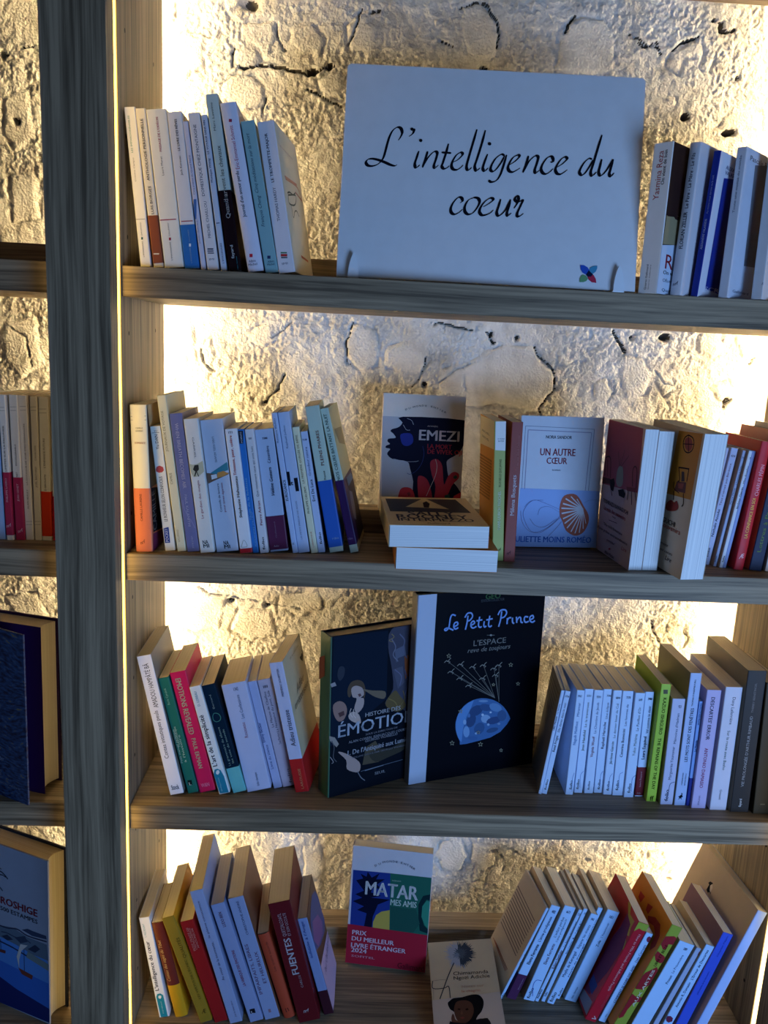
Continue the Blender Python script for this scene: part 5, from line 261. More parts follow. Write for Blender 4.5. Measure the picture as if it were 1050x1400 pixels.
["paperback_book","cream paperback lying reclined, dark flower and a portrait of a woman on its front","books in the middle of the bottom shelf","face",[0.4905,0.0163,0.4558,-0.7413,-0.7233,1.3785,0.1165,0.0173,0.1849],"b9a284",{},[["P","N",[61.9,132.7,62.4,126.7,62.3,124.8,61.8,125.1,60.7,129.0,59.2,135.2,58.1,139.0,57.7,137.4,57.7,133.4,57.6,130.5,57.1,130.8,56.5,132.1,55.9,132.6,55.3,130.5,54.7,127.4,54.1,126.0,53.9,128.1,53.7,131.8,53.3,134.1,52.6,133.0,51.7,130.5,51.0,129.2,50.8,130.8,50.9,133.7,50.7,135.1,49.6,133.2,48.1,129.7,47.2,128.0,47.4,130.0,48.1,133.6,48.3,135.9,47.4,135.2,45.9,133.1,45.0,132.2,45.4,133.9,46.3,136.7,46.5,138.2,45.0,136.7,42.8,133.8,41.3,132.3,41.7,133.7,42.9,136.3,43.1,137.6,41.0,135.8,37.9,132.6,36.0,131.0,36.8,132.7,38.8,135.9,39.8,138.1,38.6,137.8,36.4,136.5,35.4,136.1,36.9,138.1,39.5,141.1,40.8,143.0,39.2,142.3,36.3,140.6,34.8,140.0,36.8,141.9,40.3,144.8,42.1,146.7,40.3,146.3,36.9,144.7,34.6,143.9,35.3,144.7,37.3,146.3,38.1,147.3,36.1,147.0,33.1,146.3,31.5,146.1,33.3,147.2,36.6,148.8,37.9,149.9,34.7,149.6,29.5,148.7,26.6,148.4,28.9,149.4,33.6,151.0,36.3,152.2,34.3,152.6,30.3,152.6,28.3,152.8,30.9,153.5,35.6,154.3,38.4,155.1,37.1,155.6,33.8,156.0,32.0,156.5,33.4,156.8,36.2,157.1,37.7,157.5,36.1,158.3,33.2,159.1,31.5,159.8,33.0,159.9,35.8,159.8,36.8,160.2,33.8,161.7,29.0,163.7,26.5,165.0,28.8,164.8,33.3,163.8,36.4,163.3,36.0,164.1,34.3,165.5,33.2,166.5,34.0,166.6,35.5,166.5,36.1,166.9,34.5,168.6,32.1,170.7,31.1,172.0,33.2,171.1,36.7,169.3,38.7,168.7,37.2,170.7,34.2,174.0,32.7,175.9,34.7,174.8,38.1,172.3,40.3,171.2,39.3,173.3,37.1,176.6,36.2,178.3,38.5,176.1,42.2,172.3,44.4,170.7,43.0,173.7,40.1,178.9,38.4,182.2,39.6,181.2,42.1,178.4,44.0,176.5,44.5,176.9,44.4,178.2,44.6,178.9,45.5,178.1,46.7,176.7,47.4,176.5,47.1,179.0,46.4,182.7,46.3,184.4,47.5,182.0,49.4,177.6,50.7,175.3,50.8,177.5,50.3,181.8,50.2,184.1,51.1,181.9,52.3,177.8,53.2,176.0,53.5,179.3,53.5,184.9,54.5,184.9,54.7,183.5,55.8,176.4,57.7,162.9,60.1,145.8],"8f98aa"],["P","N",[54.2,173.7,53.8,180.0,53.6,183.1,53.7,184.1,54.4,181.9,55.4,177.6,56.2,175.3,56.6,177.8,56.7,182.3,57.0,184.9,57.0,184.9,57.5,183.2,58.0,179.7,58.5,177.3,59.1,178.2,59.6,180.3,60.0,181.0,60.1,178.2,60.0,174.0,60.3,172.3,61.4,176.2,63.0,182.6,63.7,184.9,63.9,184.9,63.7,183.3,62.8,177.5,62.5,173.9,63.4,175.2,64.9,178.6,66.1,181.0,66.5,180.7,66.5,179.4,66.8,178.7,67.7,179.5,68.9,180.9,69.6,181.4,69.4,179.9,68.8,177.6,68.7,176.3,69.8,177.2,71.5,179.0,72.5,179.8,71.9,178.1,70.7,175.3,70.1,173.5,71.0,173.9,72.5,175.2,73.5,175.9,73.1,174.6,72.0,172.7,71.9,171.8,74.2,173.4,77.5,176.0,79.2,177.2,77.6,175.2,74.4,171.6,72.8,169.5,74.9,170.4,78.5,172.6,80.7,173.7,79.5,172.3,76.8,169.8,75.1,167.9,75.7,167.7,77.3,168.2,78.4,168.3,77.9,167.6,76.9,166.6,76.8,166.0,78.8,166.3,81.7,167.0,82.9,167.1,80.7,165.7,76.8,163.7,74.5,162.2,75.6,162.1,78.2,162.5,80.1,162.6,80.1,162.2,79.2,161.5,79.0,161.0,80.4,160.7,82.5,160.5,83.4,160.2,81.9,159.6,79.4,158.8,78.3,158.2,80.6,157.7,84.3,157.3,86.2,156.9,84.1,156.4,80.3,155.9,78.2,155.3,80.3,154.6,84.3,153.7,86.1,153.2,83.2,153.1,78.1,153.4,75.3,153.2,77.6,152.1,82.1,150.6,84.6,149.6,82.1,149.9,77.5,150.7,75.0,150.8,77.3,149.4,81.8,147.3,84.3,145.9,82.8,146.0,79.5,146.8,77.0,147.2,77.0,146.6,77.9,145.6,77.9,145.1,75.8,146.0,72.8,147.4,71.1,147.9,72.4,146.4,75.0,144.0,76.8,142.2,76.5,141.9,75.4,142.2,74.6,142.2,75.0,141.1,75.8,139.6,75.9,138.9,74.4,139.7,72.3,141.2,71.0,141.8,71.4,140.5,72.6,138.4,73.1,137.2,71.8,138.2,69.8,140.1,68.5,141.0,69.0,139.2,70.3,136.3,70.8,134.8,69.4,136.4,67.4,139.4,66.1,140.7,66.6,138.4,68.0,134.3,68.6,132.0,67.6,133.5,65.8,136.6,64.7,138.1,65.0,135.5,65.9,131.2,66.2,128.8,65.2,130.7,63.6,134.6,62.5,136.5,62.4,134.2,62.7,130.0,62.8,127.6,62.1,129.4,61.1,132.9,60.2,134.8,59.9,132.5,59.7,128.6,59.4,126.6,58.8,128.9,58.2,133.1,57.6,135.8,57.0,135.3,56.5,133.4,56.1,132.1,55.7,131.1,55.4,130.8,55.0,134.6,54.7,145.9,54.4,161.4],"27303c"],["P","N",[63.8,157.2,65.3,156.4,67.7,155.3,68.9,154.6,67.5,154.5,65.0,154.8,63.5,154.6,64.4,153.2,66.3,151.4,67.1,150.3,65.6,151.1,63.0,152.7,61.5,153.2,62.1,151.3,63.6,148.3,64.5,146.4,63.6,147.1,61.9,148.9,60.7,149.6,60.5,147.6,60.8,144.7,60.7,143.1,59.9,144.6,58.7,147.5,57.7,149.2,56.9,148.0,56.3,145.7,55.9,144.5,55.7,146.0,55.5,148.6,55.1,150.0,54.0,148.8,52.6,146.4,51.7,145.3,52.1,147.0,53.0,150.0,53.3,151.9,51.8,151.2,49.7,149.3,48.4,148.4,49.4,149.8,51.2,152.1,51.8,153.5,49.3,152.8,45.6,151.1,43.4,150.3,44.7,151.5,47.5,153.5,48.9,155.1,47.2,155.5,44.1,155.5,42.4,155.6,43.9,156.3,46.8,157.1,48.6,158.0,47.7,158.9,45.7,159.8,44.7,160.5,46.4,160.4,49.2,160.1,50.8,160.4,49.3,162.0,46.7,164.1,45.2,165.5,46.6,165.0,49.3,163.8,51.1,163.5,50.4,165.4,48.8,168.2,48.1,169.9,49.4,169.0,51.5,166.9,53.2,165.7,53.5,166.8,53.3,168.8,53.4,169.9,54.1,168.7,55.1,166.6,56.0,165.7,56.7,167.8,57.2,171.2,57.7,172.9,58.0,171.1,58.2,167.6,58.6,165.5,59.7,166.5,61.1,168.9,61.9,170.1,61.7,168.7,61.0,166.1,61.0,164.4,62.2,165.1,64.0,166.8,65.3,167.6,65.0,166.6,64.1,164.7,64.1,163.5,66.0,164.0,68.9,165.3,70.3,165.7,68.8,164.3,65.9,162.1,64.3,160.4,65.7,160.0,68.3,160.2,69.9,160.2,69.1,159.4,67.3,158.4,65.7,157.7,64.6,157.4,63.8,157.4],"3a4452"],["P","N",[53.7,154.7,55.0,153.9,56.6,152.9,57.4,152.2,56.4,152.4,54.4,152.8,53.2,152.8,53.6,151.5,54.8,149.7,55.4,148.7,54.5,149.4,52.9,150.9,51.7,151.6,51.5,150.2,51.7,148.0,51.6,146.8,51.2,148.2,50.6,150.7,49.9,152.2,49.2,151.1,48.4,149.0,47.8,147.8,47.9,148.6,48.1,150.3,48.0,151.5,46.9,151.0,45.3,150.0,44.5,149.6,45.0,150.5,46.1,151.9,46.7,153.1,45.8,153.4,44.4,153.4,43.7,153.5,44.5,153.9,46.0,154.5,46.8,155.0,46.0,155.7,44.4,156.5,43.7,157.0,44.6,157.0,46.4,156.8,47.4,157.0,46.9,158.2,45.7,159.8,45.1,160.6,46.1,159.8,47.8,158.2,49.0,157.5,49.2,158.7,48.9,160.7,48.8,161.9,49.2,161.0,49.7,159.1,50.4,158.2,51.1,159.6,52.0,161.9,52.5,163.1,52.5,162.0,52.2,159.8,52.2,158.3,53.1,158.5,54.3,159.4,55.0,159.8,54.7,159.1,53.9,157.8,53.6,156.9,54.5,156.7,55.9,156.9,56.6,156.9,56.0,156.3,54.7,155.5,53.8,154.9,53.4,154.8,53.4,154.9],"6a7486"],["Z","N",[44.0,139.3,31.6,114.0,22.4,92.3,13.5,70.8],1.78,"2a2a30"],["Z","N",[3.7,106.3,3.5,91.7,22.3,90.7,30.6,93.3,31.3,70.9],1.54,"3a3230"],["Z","N",[3.6,105.9,18.2,107.2,30.8,105.8],0.77,"7a6a58"],["Z","N",[4.0,90.7,2.9,70.1],0.57,"7a6a58"],["T","N","Chimamanda",71.2,117.6,0.0,61.0,6.99,"4a3c34",""],["T","N","Ngozi Adichie",71.9,107.5,0.0,62.7,6.88,"4a3c34",""],["T","N","Notes sur",71.7,91.0,0.0,38.0,5.16,"b08468",""],["T","N","le chagrin",67.5,81.6,0.0,31.3,4.71,"b86a50",""],["P","N",[0.0,0.0,0.0,69.1,112.7,76.8,116.5,76.9,116.5,0.0],"b3a092"],["P","N",[26.0,61.6,26.7,63.5,28.2,64.8,29.9,66.1,31.7,67.7,33.7,69.3,36.5,70.5,40.6,70.9,45.6,71.0,50.8,71.3,56.2,72.4,61.9,73.7,67.1,74.6,71.7,74.8,75.9,74.6,79.4,73.7,82.1,71.6,84.1,68.8,85.5,65.8,86.3,62.8,86.4,59.6,86.0,56.1,84.9,52.0,83.1,47.6,80.8,43.2,77.6,39.5,73.9,35.9,70.6,30.9,68.5,23.2,66.8,14.2,65.1,5.9,63.3,0.0,51.3,0.0,51.0,13.1,49.4,25.1,45.4,33.4,40.2,39.8,35.8,44.7,32.9,47.6,30.8,48.9,29.1,50.8,27.5,54.3,26.4,58.3],"100c0e"],["P","N",[36.9,56.0,37.9,58.6,39.3,61.3,41.1,63.3,43.7,64.6,46.9,65.3,50.2,65.5,53.7,65.4,57.4,64.9,60.6,63.8,63.2,62.2,65.3,60.2,66.9,57.5,67.9,54.1,68.3,50.0,68.1,46.0,67.4,42.3,66.0,38.6,64.3,35.1,62.0,31.8,59.2,28.8,56.4,26.5,53.5,25.0,50.5,24.3,47.6,24.3,44.7,25.4,41.8,27.2,39.5,29.5,37.9,32.4,36.9,35.7,36.1,39.0,35.6,42.3,35.3,45.5,35.3,48.5,35.6,51.1,36.1,53.6],"4a2a1c"],["P","N",[40.7,50.0,44.3,51.2,46.8,49.5,44.0,47.8],"1c100e"],["P","N",[53.7,49.0,58.2,50.6,60.2,48.1,56.5,46.5],"1c100e"],["P","N",[48.4,48.5,49.7,40.8,47.1,39.7,45.5,41.1],"5e3826"],["P","N",[43.5,34.8,48.8,35.9,52.0,33.8,47.5,31.5],"6a2c24"],["P","N",[29.8,35.8,30.5,38.3,31.5,40.7,32.4,42.1,33.3,42.0,34.2,40.8,34.9,39.1,35.3,36.8,35.5,34.0,36.3,31.6,38.1,30.0,40.4,28.8,42.7,27.4,45.3,25.9,47.7,24.3,49.1,22.4,48.7,19.5,47.2,16.2,44.8,14.6,41.3,15.6,37.0,18.1,33.5,20.8,31.6,23.2,30.6,25.8,29.9,28.4,29.5,30.9,29.5,33.4],"5c3424"],["P","N",[25.3,25.1,27.1,29.6,28.9,28.8,32.4,27.3,39.4,26.2,48.3,24.5,56.1,23.7,61.7,25.0,66.3,27.3,70.4,29.1,74.2,30.0,77.5,30.5,80.9,30.2,84.9,30.7,89.0,30.5,92.2,24.7,96.5,7.7,97.6,0.0,16.7,-0.0,19.6,10.1],"1a1418"]]],
["paperback_book","thin leaning paperback showing a pale back cover full of text lines, bottom shelf","books leaning right at the right end of the bottom shelf","spine",[0.612,0.1147,0.4407,0.1406,0.3797,0.0006,0.005,0.1049,0.1906],"7fa8f0",{"back":"c6b5a2"},[["Z","L",[-103.1,155.9,-12.6,153.9],1.71,"5c5058"],["Z","L",[-102.7,149.7,-12.7,147.8],1.71,"5c5058"],["Z","L",[-102.3,143.5,-12.7,141.7],1.71,"5c5058"],["Z","L",[-102.0,137.3,-12.8,135.6],1.71,"5c5058"],["Z","L",[-101.6,131.0,-12.9,129.5],1.71,"5c5058"],["Z","L",[-101.2,124.8,-12.9,123.4],1.71,"5c5058"],["Z","L",[-100.9,118.5,-13.0,117.3],1.71,"5c5058"],["Z","L",[-100.5,112.3,-13.1,111.2],1.71,"5c5058"],["Z","L",[-100.1,106.1,-13.1,105.1],1.71,"5c5058"],["Z","L",[-99.8,99.8,-13.2,99.0],1.71,"5c5058"],["Z","L",[-99.4,93.6,-13.3,92.9],1.72,"5c5058"],["Z","L",[-99.1,87.3,-13.3,86.7],1.72,"5c5058"],["Z","L",[-98.7,81.0,-13.4,80.6],1.72,"5c5058"],["Z","L",[-97.5,47.1,-21.2,42.1],1.38,"a0604a"],["Z","L",[-90.1,47.9,-19.4,45.4],1.37,"a0604a"],["Z","L",[-82.8,48.7,-17.7,48.7],1.36,"a0604a"],["T","N","folio",3.4,10.0,90.0,14.5,3.88,"1b1b22","b"],["T","N","Elena Ferrante",4.6,98.5,90.0,43.3,2.49,"2c3468",""]]],
["paperback_book","leaning pale blue pocket paperback with a plum band at its foot, bottom shelf","books leaning right at the right end of the bottom shelf","spine",[0.6261,0.1168,0.4448,0.1049,0.3433,0.0012,0.0173,0.107,0.1913],"86aef2",{"back":"b9a184"},[["T","N","Elena Ferrante",8.9,92.9,90.0,40.9,5.93,"1c2040","b"],["T","N","L'amie prodigieuse",9.5,144.5,90.0,50.6,5.08,"2c3a6a",""],["B",0.0,50.4,"4a2448"],["T","N","4352",9.0,180.0,0.0,6.9,5.32,"1c2a60","b"],["T","N","Elena Ferrante",12.4,32.8,90.0,23.4,2.17,"b09ab0",""]]],
["paperback_book","leaning pale blue pocket paperback with a long curved flourish, bottom shelf","books leaning right at the right end of the bottom shelf","spine",[0.655,0.114,0.4452,0.0877,0.3015,0.0014,0.0209,0.107,0.1914],"86aef2",{"back":"b9a184"},[["T","N","Elena Ferrante",10.0,95.5,90.0,41.7,5.86,"5a2448","b"],["T","N","L'enfant perdue",6.9,149.2,90.0,40.3,4.8,"2c3a6a",""],["T","N","L'amie prodigieuse IV",13.5,144.1,90.0,46.1,3.71,"2c3a6a",""],["T","N","folio",7.1,14.3,90.0,21.7,5.86,"1b1b22","b"],["T","N","6673",10.9,180.7,0.0,7.6,4.79,"1c2a60","b"],["Z","N",[13.4,9.4,6.0,30.7,8.3,41.4,17.4,42.2],1.07,"2c4aa0"]]],
["paperback_book","leaning narrow pale blue paperback with a dark red author name, bottom shelf","books leaning right at the right end of the bottom shelf","spine",[0.6759,0.115,0.441,0.0685,0.3282,0.001,0.0065,0.1067,0.1895],"86aef2",{"back":"b9a184"},[["T","N","Robert Seethaler",3.6,88.1,90.0,38.6,4.79,"5a1c44","b"],["T","N","Le dernier mouvement",4.9,140.5,90.0,51.7,4.22,"2c3a6a",""],["T","N","folio",1.6,15.5,90.0,19.0,4.25,"1b1b22","b"],["T","N","7233",4.1,180.7,0.0,5.1,4.24,"1c2a60","b"]]],
["paperback_book","leaning thin pale blue paperback right of the dark red author name, bottom shelf","books leaning right at the right end of the bottom shelf","spine",[0.6867,0.1149,0.441,0.0646,0.3094,-0.0001,0.0073,0.108,0.1912],"8ab2f4",{"back":"b9a184"},[["T","N","Blaise Cendrars",4.9,113.2,90.0,26.2,2.91,"2c3a6a",""],["T","N","L'or",5.1,148.9,90.0,37.0,2.35,"2c3a6a",""],["T","N","folio",2.5,15.3,90.0,9.0,3.77,"1b1b22","b"],["T","N","331",6.1,182.8,0.0,4.6,3.7,"1c2a60","b"]]],
["paperback_book","leaning pale blue pocket paperback sunk lower than its neighbours, bottom shelf","books leaning right at the right end of the bottom shelf","spine",[0.6953,0.1096,0.4431,0.0544,0.3339,-0.0,0.0131,0.1074,0.1858],"8ab0f0",{"back":"b9a184"},[["T","N","Maylis de Kerangal",6.4,82.2,90.0,52.4,5.26,"2c3a6a","b"],["T","N","Réparer les vivants",7.5,139.8,90.0,48.3,4.96,"2c3a6a",""],["T","N","folio",5.6,13.7,90.0,20.1,6.22,"1b1b22","b"],["T","N","5942",7.1,175.7,0.0,5.9,4.65,"1c2a60","b"]]],
["paperback_book","leaning thin pale blue paperback between the sunk one and the wider one, bottom shelf","books leaning right at the right end of the bottom shelf","spine",[0.7124,0.1217,0.4417,0.0519,0.3197,0.0008,0.0089,0.1072,0.1892],"86aef2",{"back":"b9a184"},[["T","N","Maylis de Kerangal",6.0,80.5,90.0,68.8,2.41,"2c3a6a","b"],["T","N","un monde à portée de main",6.6,144.8,90.0,43.4,2.09,"2c3a6a",""],["T","N","folio",4.7,14.0,90.0,17.7,3.71,"1b1b22","b"]]],
["paperback_book","leaning wider pale blue pocket paperback left of the red book, bottom shelf","books leaning right at the right end of the bottom shelf","spine",[0.727,0.1144,0.4459,0.0376,0.3158,0.0007,0.0224,0.1072,0.1876],"82acf2",{"back":"b9a184"},[["T","N","Zola",11.7,120.8,90.0,13.3,4.72,"1c2040","b"],["T","N","L'Assommoir",11.9,148.2,90.0,30.2,3.89,"3a4a80",""],["T","N","1051",12.1,175.5,0.0,7.1,5.29,"1c2a60","b"],["T","N","folio classique",12.1,17.9,90.0,24.0,3.71,"2c3a6a",""]]],
["paperback_book","leaning red paperback with a long pale title and yellow-green cap, bottom shelf","books leaning right at the right end of the bottom shelf","spine",[0.752,0.0732,0.4456,-0.0007,0.3542,-0.0,0.0196,0.1241,0.2033],"ab1a2c",{"back":"b02422"},[["T","N","How to Win Friends and Influence People",12.0,123.1,-90.0,117.0,4.44,"dcaab0","b"],["T","N","Dale Carnegie",15.8,43.8,-90.0,27.1,3.66,"b8505c",""],["P","N",[0.0,202.6,19.2,203.1,19.6,199.7,19.6,190.7,12.7,190.0,6.3,191.9,0.0,183.7],"8a9a35"],["T","N","V",14.1,7.3,70.7,7.7,6.76,"e8dce0","b"],["P","L",[-51.7,201.5,-42.5,203.3,-39.1,203.3,-29.6,192.6,-9.8,194.4,-10.1,182.1,-4.0,169.5,-12.7,164.8,-3.3,158.0,-0.0,149.1,0.0,144.7,-4.3,145.1,-18.3,168.9,-28.4,184.5],"a89a38"],["P","L",[-36.2,159.5,-37.8,188.6,-15.6,183.4,-2.7,146.6,-8.2,89.7,-17.2,56.3,-21.3,30.4,-39.9,24.8,-43.2,84.8,-42.3,135.6],"6a1c44"],["P","L",[-44.5,21.9,-4.8,31.2,-1.5,6.5,-44.5,4.3],"8a90a0"],["P","L",[-38.7,38.6,-37.9,58.3,-13.6,56.7,-16.0,35.6],"2f3a7a"]]],
["paperback_book","leaning thin pale blue spine with a round red mark, right of the red book","books leaning right at the right end of the bottom shelf","spine",[0.7753,0.0733,0.443,0.0088,0.3484,-0.0001,0.0124,0.108,0.1836],"8cb4f4",{},[["T","N","COMMENT SE FAIRE DES AMIS",9.4,80.0,90.0,77.6,3.98,"24386c","b"],["T","N","Dale Carnegie",9.1,143.3,90.0,35.5,4.22,"2c3a6a",""],["P","N",[6.1,170.3,5.5,175.2,8.0,178.5,12.2,177.1,12.4,176.9,12.4,167.8,9.6,167.2],"6a2440"],["T","N","folio",7.7,14.0,90.0,6.3,2.16,"2c3a6a",""]]],
["paperback_book","leaning yellow-green spine with big dark red shapes and an orange cover, bottom shelf","books leaning right at the right end of the bottom shelf","spine",[0.791,0.0537,0.4459,0.0171,0.3756,-0.0016,0.0194,0.1362,0.2157],"8c9a38",{"back":"cf8414"},[["P","N",[0.0,175.5,0.0,189.5,0.2,191.9,13.8,197.5,19.4,195.6,19.4,182.1,12.0,180.4,12.1,170.0,7.6,168.2],"8a1a24"],["P","N",[0.4,153.4,1.0,162.5,15.9,158.1,19.4,155.3,19.4,145.6,15.7,143.1,6.2,145.2],"8a1a24"],["P","N",[0.0,85.8,0.0,111.3,1.6,117.8,14.5,135.0,19.4,130.3,19.4,99.6,12.4,87.3,1.4,84.4],"8a1a24"],["P","N",[0.0,74.2,8.1,71.8,19.4,73.9,19.4,64.1,11.2,60.8,7.6,44.0,7.4,28.5,1.8,23.2,0.0,25.6],"8a1a24"],["T","N","AUX ARTES",12.8,90.3,90.0,75.9,4.51,"e4e4d4","b"],["T","N","LIBRE ET BELLE",10.2,156.5,90.0,43.2,4.73,"14140c","b"],["P","L",[-112.1,191.3,-93.8,193.7,-96.2,179.1,-109.4,180.9],"a83418"],["P","L",[-78.3,192.5,-62.1,198.4,-64.1,181.3,-74.7,181.6],"a83418"],["P","L",[-62.2,179.8,-44.3,192.1,-24.3,194.3,-11.7,181.5,-8.4,163.4,-15.2,148.2,-21.1,158.0,-22.6,174.8,-36.5,180.7,-54.7,174.0],"97301c"]]],
["paperback_book","leaning wide pale blue paperback right of the yellow-green spine, bottom shelf","books leaning right at the right end of the bottom shelf","spine",[0.8198,0.0512,0.4489,0.0265,0.3701,-0.0001,0.0279,0.108,0.182],"82acf2",{"back":"b9a184"},[["T","N","Proust",18.1,109.2,90.0,17.3,4.84,"1c2040","b"],["T","N","La Prisonnière",17.5,140.9,90.0,36.6,4.24,"3a4a80",""],["T","N","2089",16.2,170.8,0.0,6.7,4.82,"1c2a60","b"]]],
["paperback_book","leaning narrow grey-blue spine with teal capitals, bottom shelf right","books leaning right at the right end of the bottom shelf","spine",[0.8576,0.0563,0.4419,0.0259,0.3603,-0.0009,0.0088,0.108,0.1711],"9fb2d8",{"back":"b9a184"},[["T","N","LA PETITE FILLE DE MONSIEUR LINH",11.3,69.9,90.0,68.2,3.24,"2f7a94",""],["T","N","PHILIPPE CLAUDEL",10.3,127.3,90.0,34.9,3.75,"1c2040","b"],["P","N",[8.8,157.8,7.2,159.5,7.3,165.5,8.8,166.1],"6a2440"]]],
["paperback_book","leaning pale blue spine with bold black title and round red mark at its foot","books leaning right at the right end of the bottom shelf","spine",[0.8717,0.0524,0.4439,0.0205,0.3387,0.0001,0.0153,0.1101,0.1779],"8cb0ee",{"back":"b9a184"},[["T","N","Antonio R. Damasio",6.4,77.8,90.0,51.1,4.54,"1c2a50","b"],["T","N","L'Erreur de Descartes",6.9,139.1,90.0,59.7,4.53,"1c2a50","b"],["P","N",[0.0,26.4,0.0,31.8,5.4,33.7,10.9,31.1,12.5,25.0,7.6,20.8,2.8,22.1],"6a2440"]]],
["paperback_book","leaning royal blue book with a mauve cover before the large white one","books leaning right at the right end of the bottom shelf","spine",[0.8926,0.0503,0.4447,0.0206,0.3141,0.0016,0.0185,0.1238,0.202],"3c56c8",{"back":"8a6478"},[["T","N","philosophie de la rencontre",9.8,103.4,90.0,46.7,3.16,"26389c",""],["T","N","Charles Pépin",10.5,176.8,90.0,41.2,2.65,"26389c",""]]],
["hardcover_book","large leaning white hardcover with a small penguin emblem, against the right upright","books leaning right at the right end of the bottom shelf","spine",[0.9192,0.0398,0.4458,0.051,0.3395,0.0064,0.0173,0.1877,0.2521],"6fa0ee",{"back":"c9b398"},[["T","N","EMMANUELLE LÉONARD - VIVRE AVEC NOUS / LA DIFFÉRENCE INVISIBLE",21.4,118.7,90.0,150.7,3.32,"1c2c50","b"],["P","L",[-124.1,194.9,-123.6,205.5,-127.6,206.6,-124.9,211.4,-117.4,213.7,-113.0,207.0,-110.2,195.6,-114.3,197.4,-118.0,192.9],"14141a"],["P","L",[-120.3,206.4,-117.2,212.2,-112.6,207.3,-111.4,198.1,-116.2,199.4],"e6dccc"]]],
["paperback_book","pale blue spine at the very left edge of the photo on the left bookcase","books on the left neighbouring bookcase","spine",[-0.2067,0.0999,1.2356,0.0007,-0.0157,0.0,0.0168,0.125,0.2129],"9cb8e0",{},[]],
["paperback_book","cream paperback with a crimson band and pale capitals, leftmost whole spine on the left bookcase","books on the left neighbouring bookcase","spine",[-0.1873,0.0974,1.2356,0.0003,-0.0154,0.0,0.0097,0.125,0.2136],"e3d8cc",{},[["T","N","LIMITES SUR LA PALUNIER",5.1,136.4,90.0,66.6,2.32,"5a5048",""],["B",7.4,101.4,"a82a48"],["T","N","PHILIPPE LABRO",4.4,75.3,90.0,35.4,2.71,"e0b4bc","b"],["T","N","nrf",4.5,22.5,17.7,8.2,4.8,"e8c8d0","i"],["Z","N",[2.2,195.6,8.4,195.8],0.53,"8a8078"],["Z","N",[1.9,190.8,8.6,191.0],0.53,"8a8078"]]],
["paperback_book","cream paperback with a crimson band reaching the shelf, second whole spine on the left bookcase","books on the left neighbouring bookcase","spine",[-0.1743,0.0999,1.2356,0.0003,-0.0118,0.0,0.0118,0.125,0.2139],"e3d8cc",{},[["T","N","INCOLORABLE",6.0,127.3,90.0,31.2,2.34,"5a5048",""],["T","N","NET",6.1,98.8,90.0,7.4,2.37,"5a5048",""],["B",0.0,94.2,"a82a48"],["T","N","JEAN GENET",6.7,71.8,90.0,26.2,2.73,"e0b4bc","b"],["T","N","nrf",6.8,14.7,21.2,8.6,4.8,"e8c8d0","i"],["Z","N",[1.9,196.6,10.1,196.9],0.53,"8a8078"],["Z","N",[2.0,191.6,10.2,191.8],0.54,"8a8078"]]],
["paperback_book","plain cream paperback with long brown title, third whole spine on the left bookcase","books on the left neighbouring bookcase","spine",[-0.1621,0.1042,1.2356,0.0004,-0.0137,0.0,0.0115,0.125,0.2133],"e3d8cc",{},[["T","N","LA DOULEUR DE VOIR DIEU DISPARAITRE",6.2,127.9,90.0,90.2,2.17,"6a5048",""],["T","N","ALAIN BEAULY",6.0,61.6,90.0,29.2,2.38,"6a5048",""],["Z","N",[1.9,197.5,10.3,197.8],0.54,"8a8078"],["Z","N",[1.6,192.1,10.0,192.4],0.54,"8a8078"],["Z","N",[1.5,23.2,10.7,23.4],0.56,"8a8078"],["Z","N",[1.8,27.9,11.0,28.2],0.56,"8a8078"]]],
["paperback_book","plain cream narrow paperback, fourth whole spine on the left bookcase","books on the left neighbouring bookcase","spine",[-0.1489,0.1043,1.2356,0.0006,0.001,0.0,0.0101,0.125,0.2125],"e3d8cc",{},[["T","N","CAVALIERS",5.3,130.7,90.0,22.1,2.17,"6a5048",""],["T","N","JOËL BASTARD",5.3,95.1,90.0,30.7,2.36,"6a5048",""],["Z","N",[0.7,197.5,8.9,197.9],0.54,"8a8078"],["Z","N",[1.0,192.5,9.0,192.9],0.54,"8a8078"],["Z","N",[0.8,23.7,9.4,24.1],0.56,"8a8078"],["Z","N",[1.0,28.5,9.6,28.8],0.56,"8a8078"]]],
["paperback_book","cream paperback with a bright orange-red band on the left bookcase","books on the left neighbouring bookcase","spine",[-0.1381,0.1048,1.2357,0.0011,0.0068,0.0,0.014,0.125,0.2129],"e8dfd0",{},[["T","N","L'ENFANCE FUTURE",6.4,131.3,90.0,43.8,2.71,"6a5c50",""],["T","N","D BROUSTE",6.8,87.6,90.0,24.3,2.73,"6a5c50",""],["B",6.4,74.0,"d83a12"],["Z","N",[0.9,195.1,11.3,195.6],0.54,"8a8078"],["Z","N",[1.1,189.3,11.5,189.9],0.54,"8a8078"]]],
["paperback_book","cream paperback with a red band partly hidden by the wooden post, on the left bookcase","books on the left neighbouring bookcase","spine",[-0.1227,0.1064,1.2357,0.001,0.0128,0.0,0.0122,0.125,0.2154],"e8dfd0",{},[["B",0.0,67.1,"c01a20"]]]
]
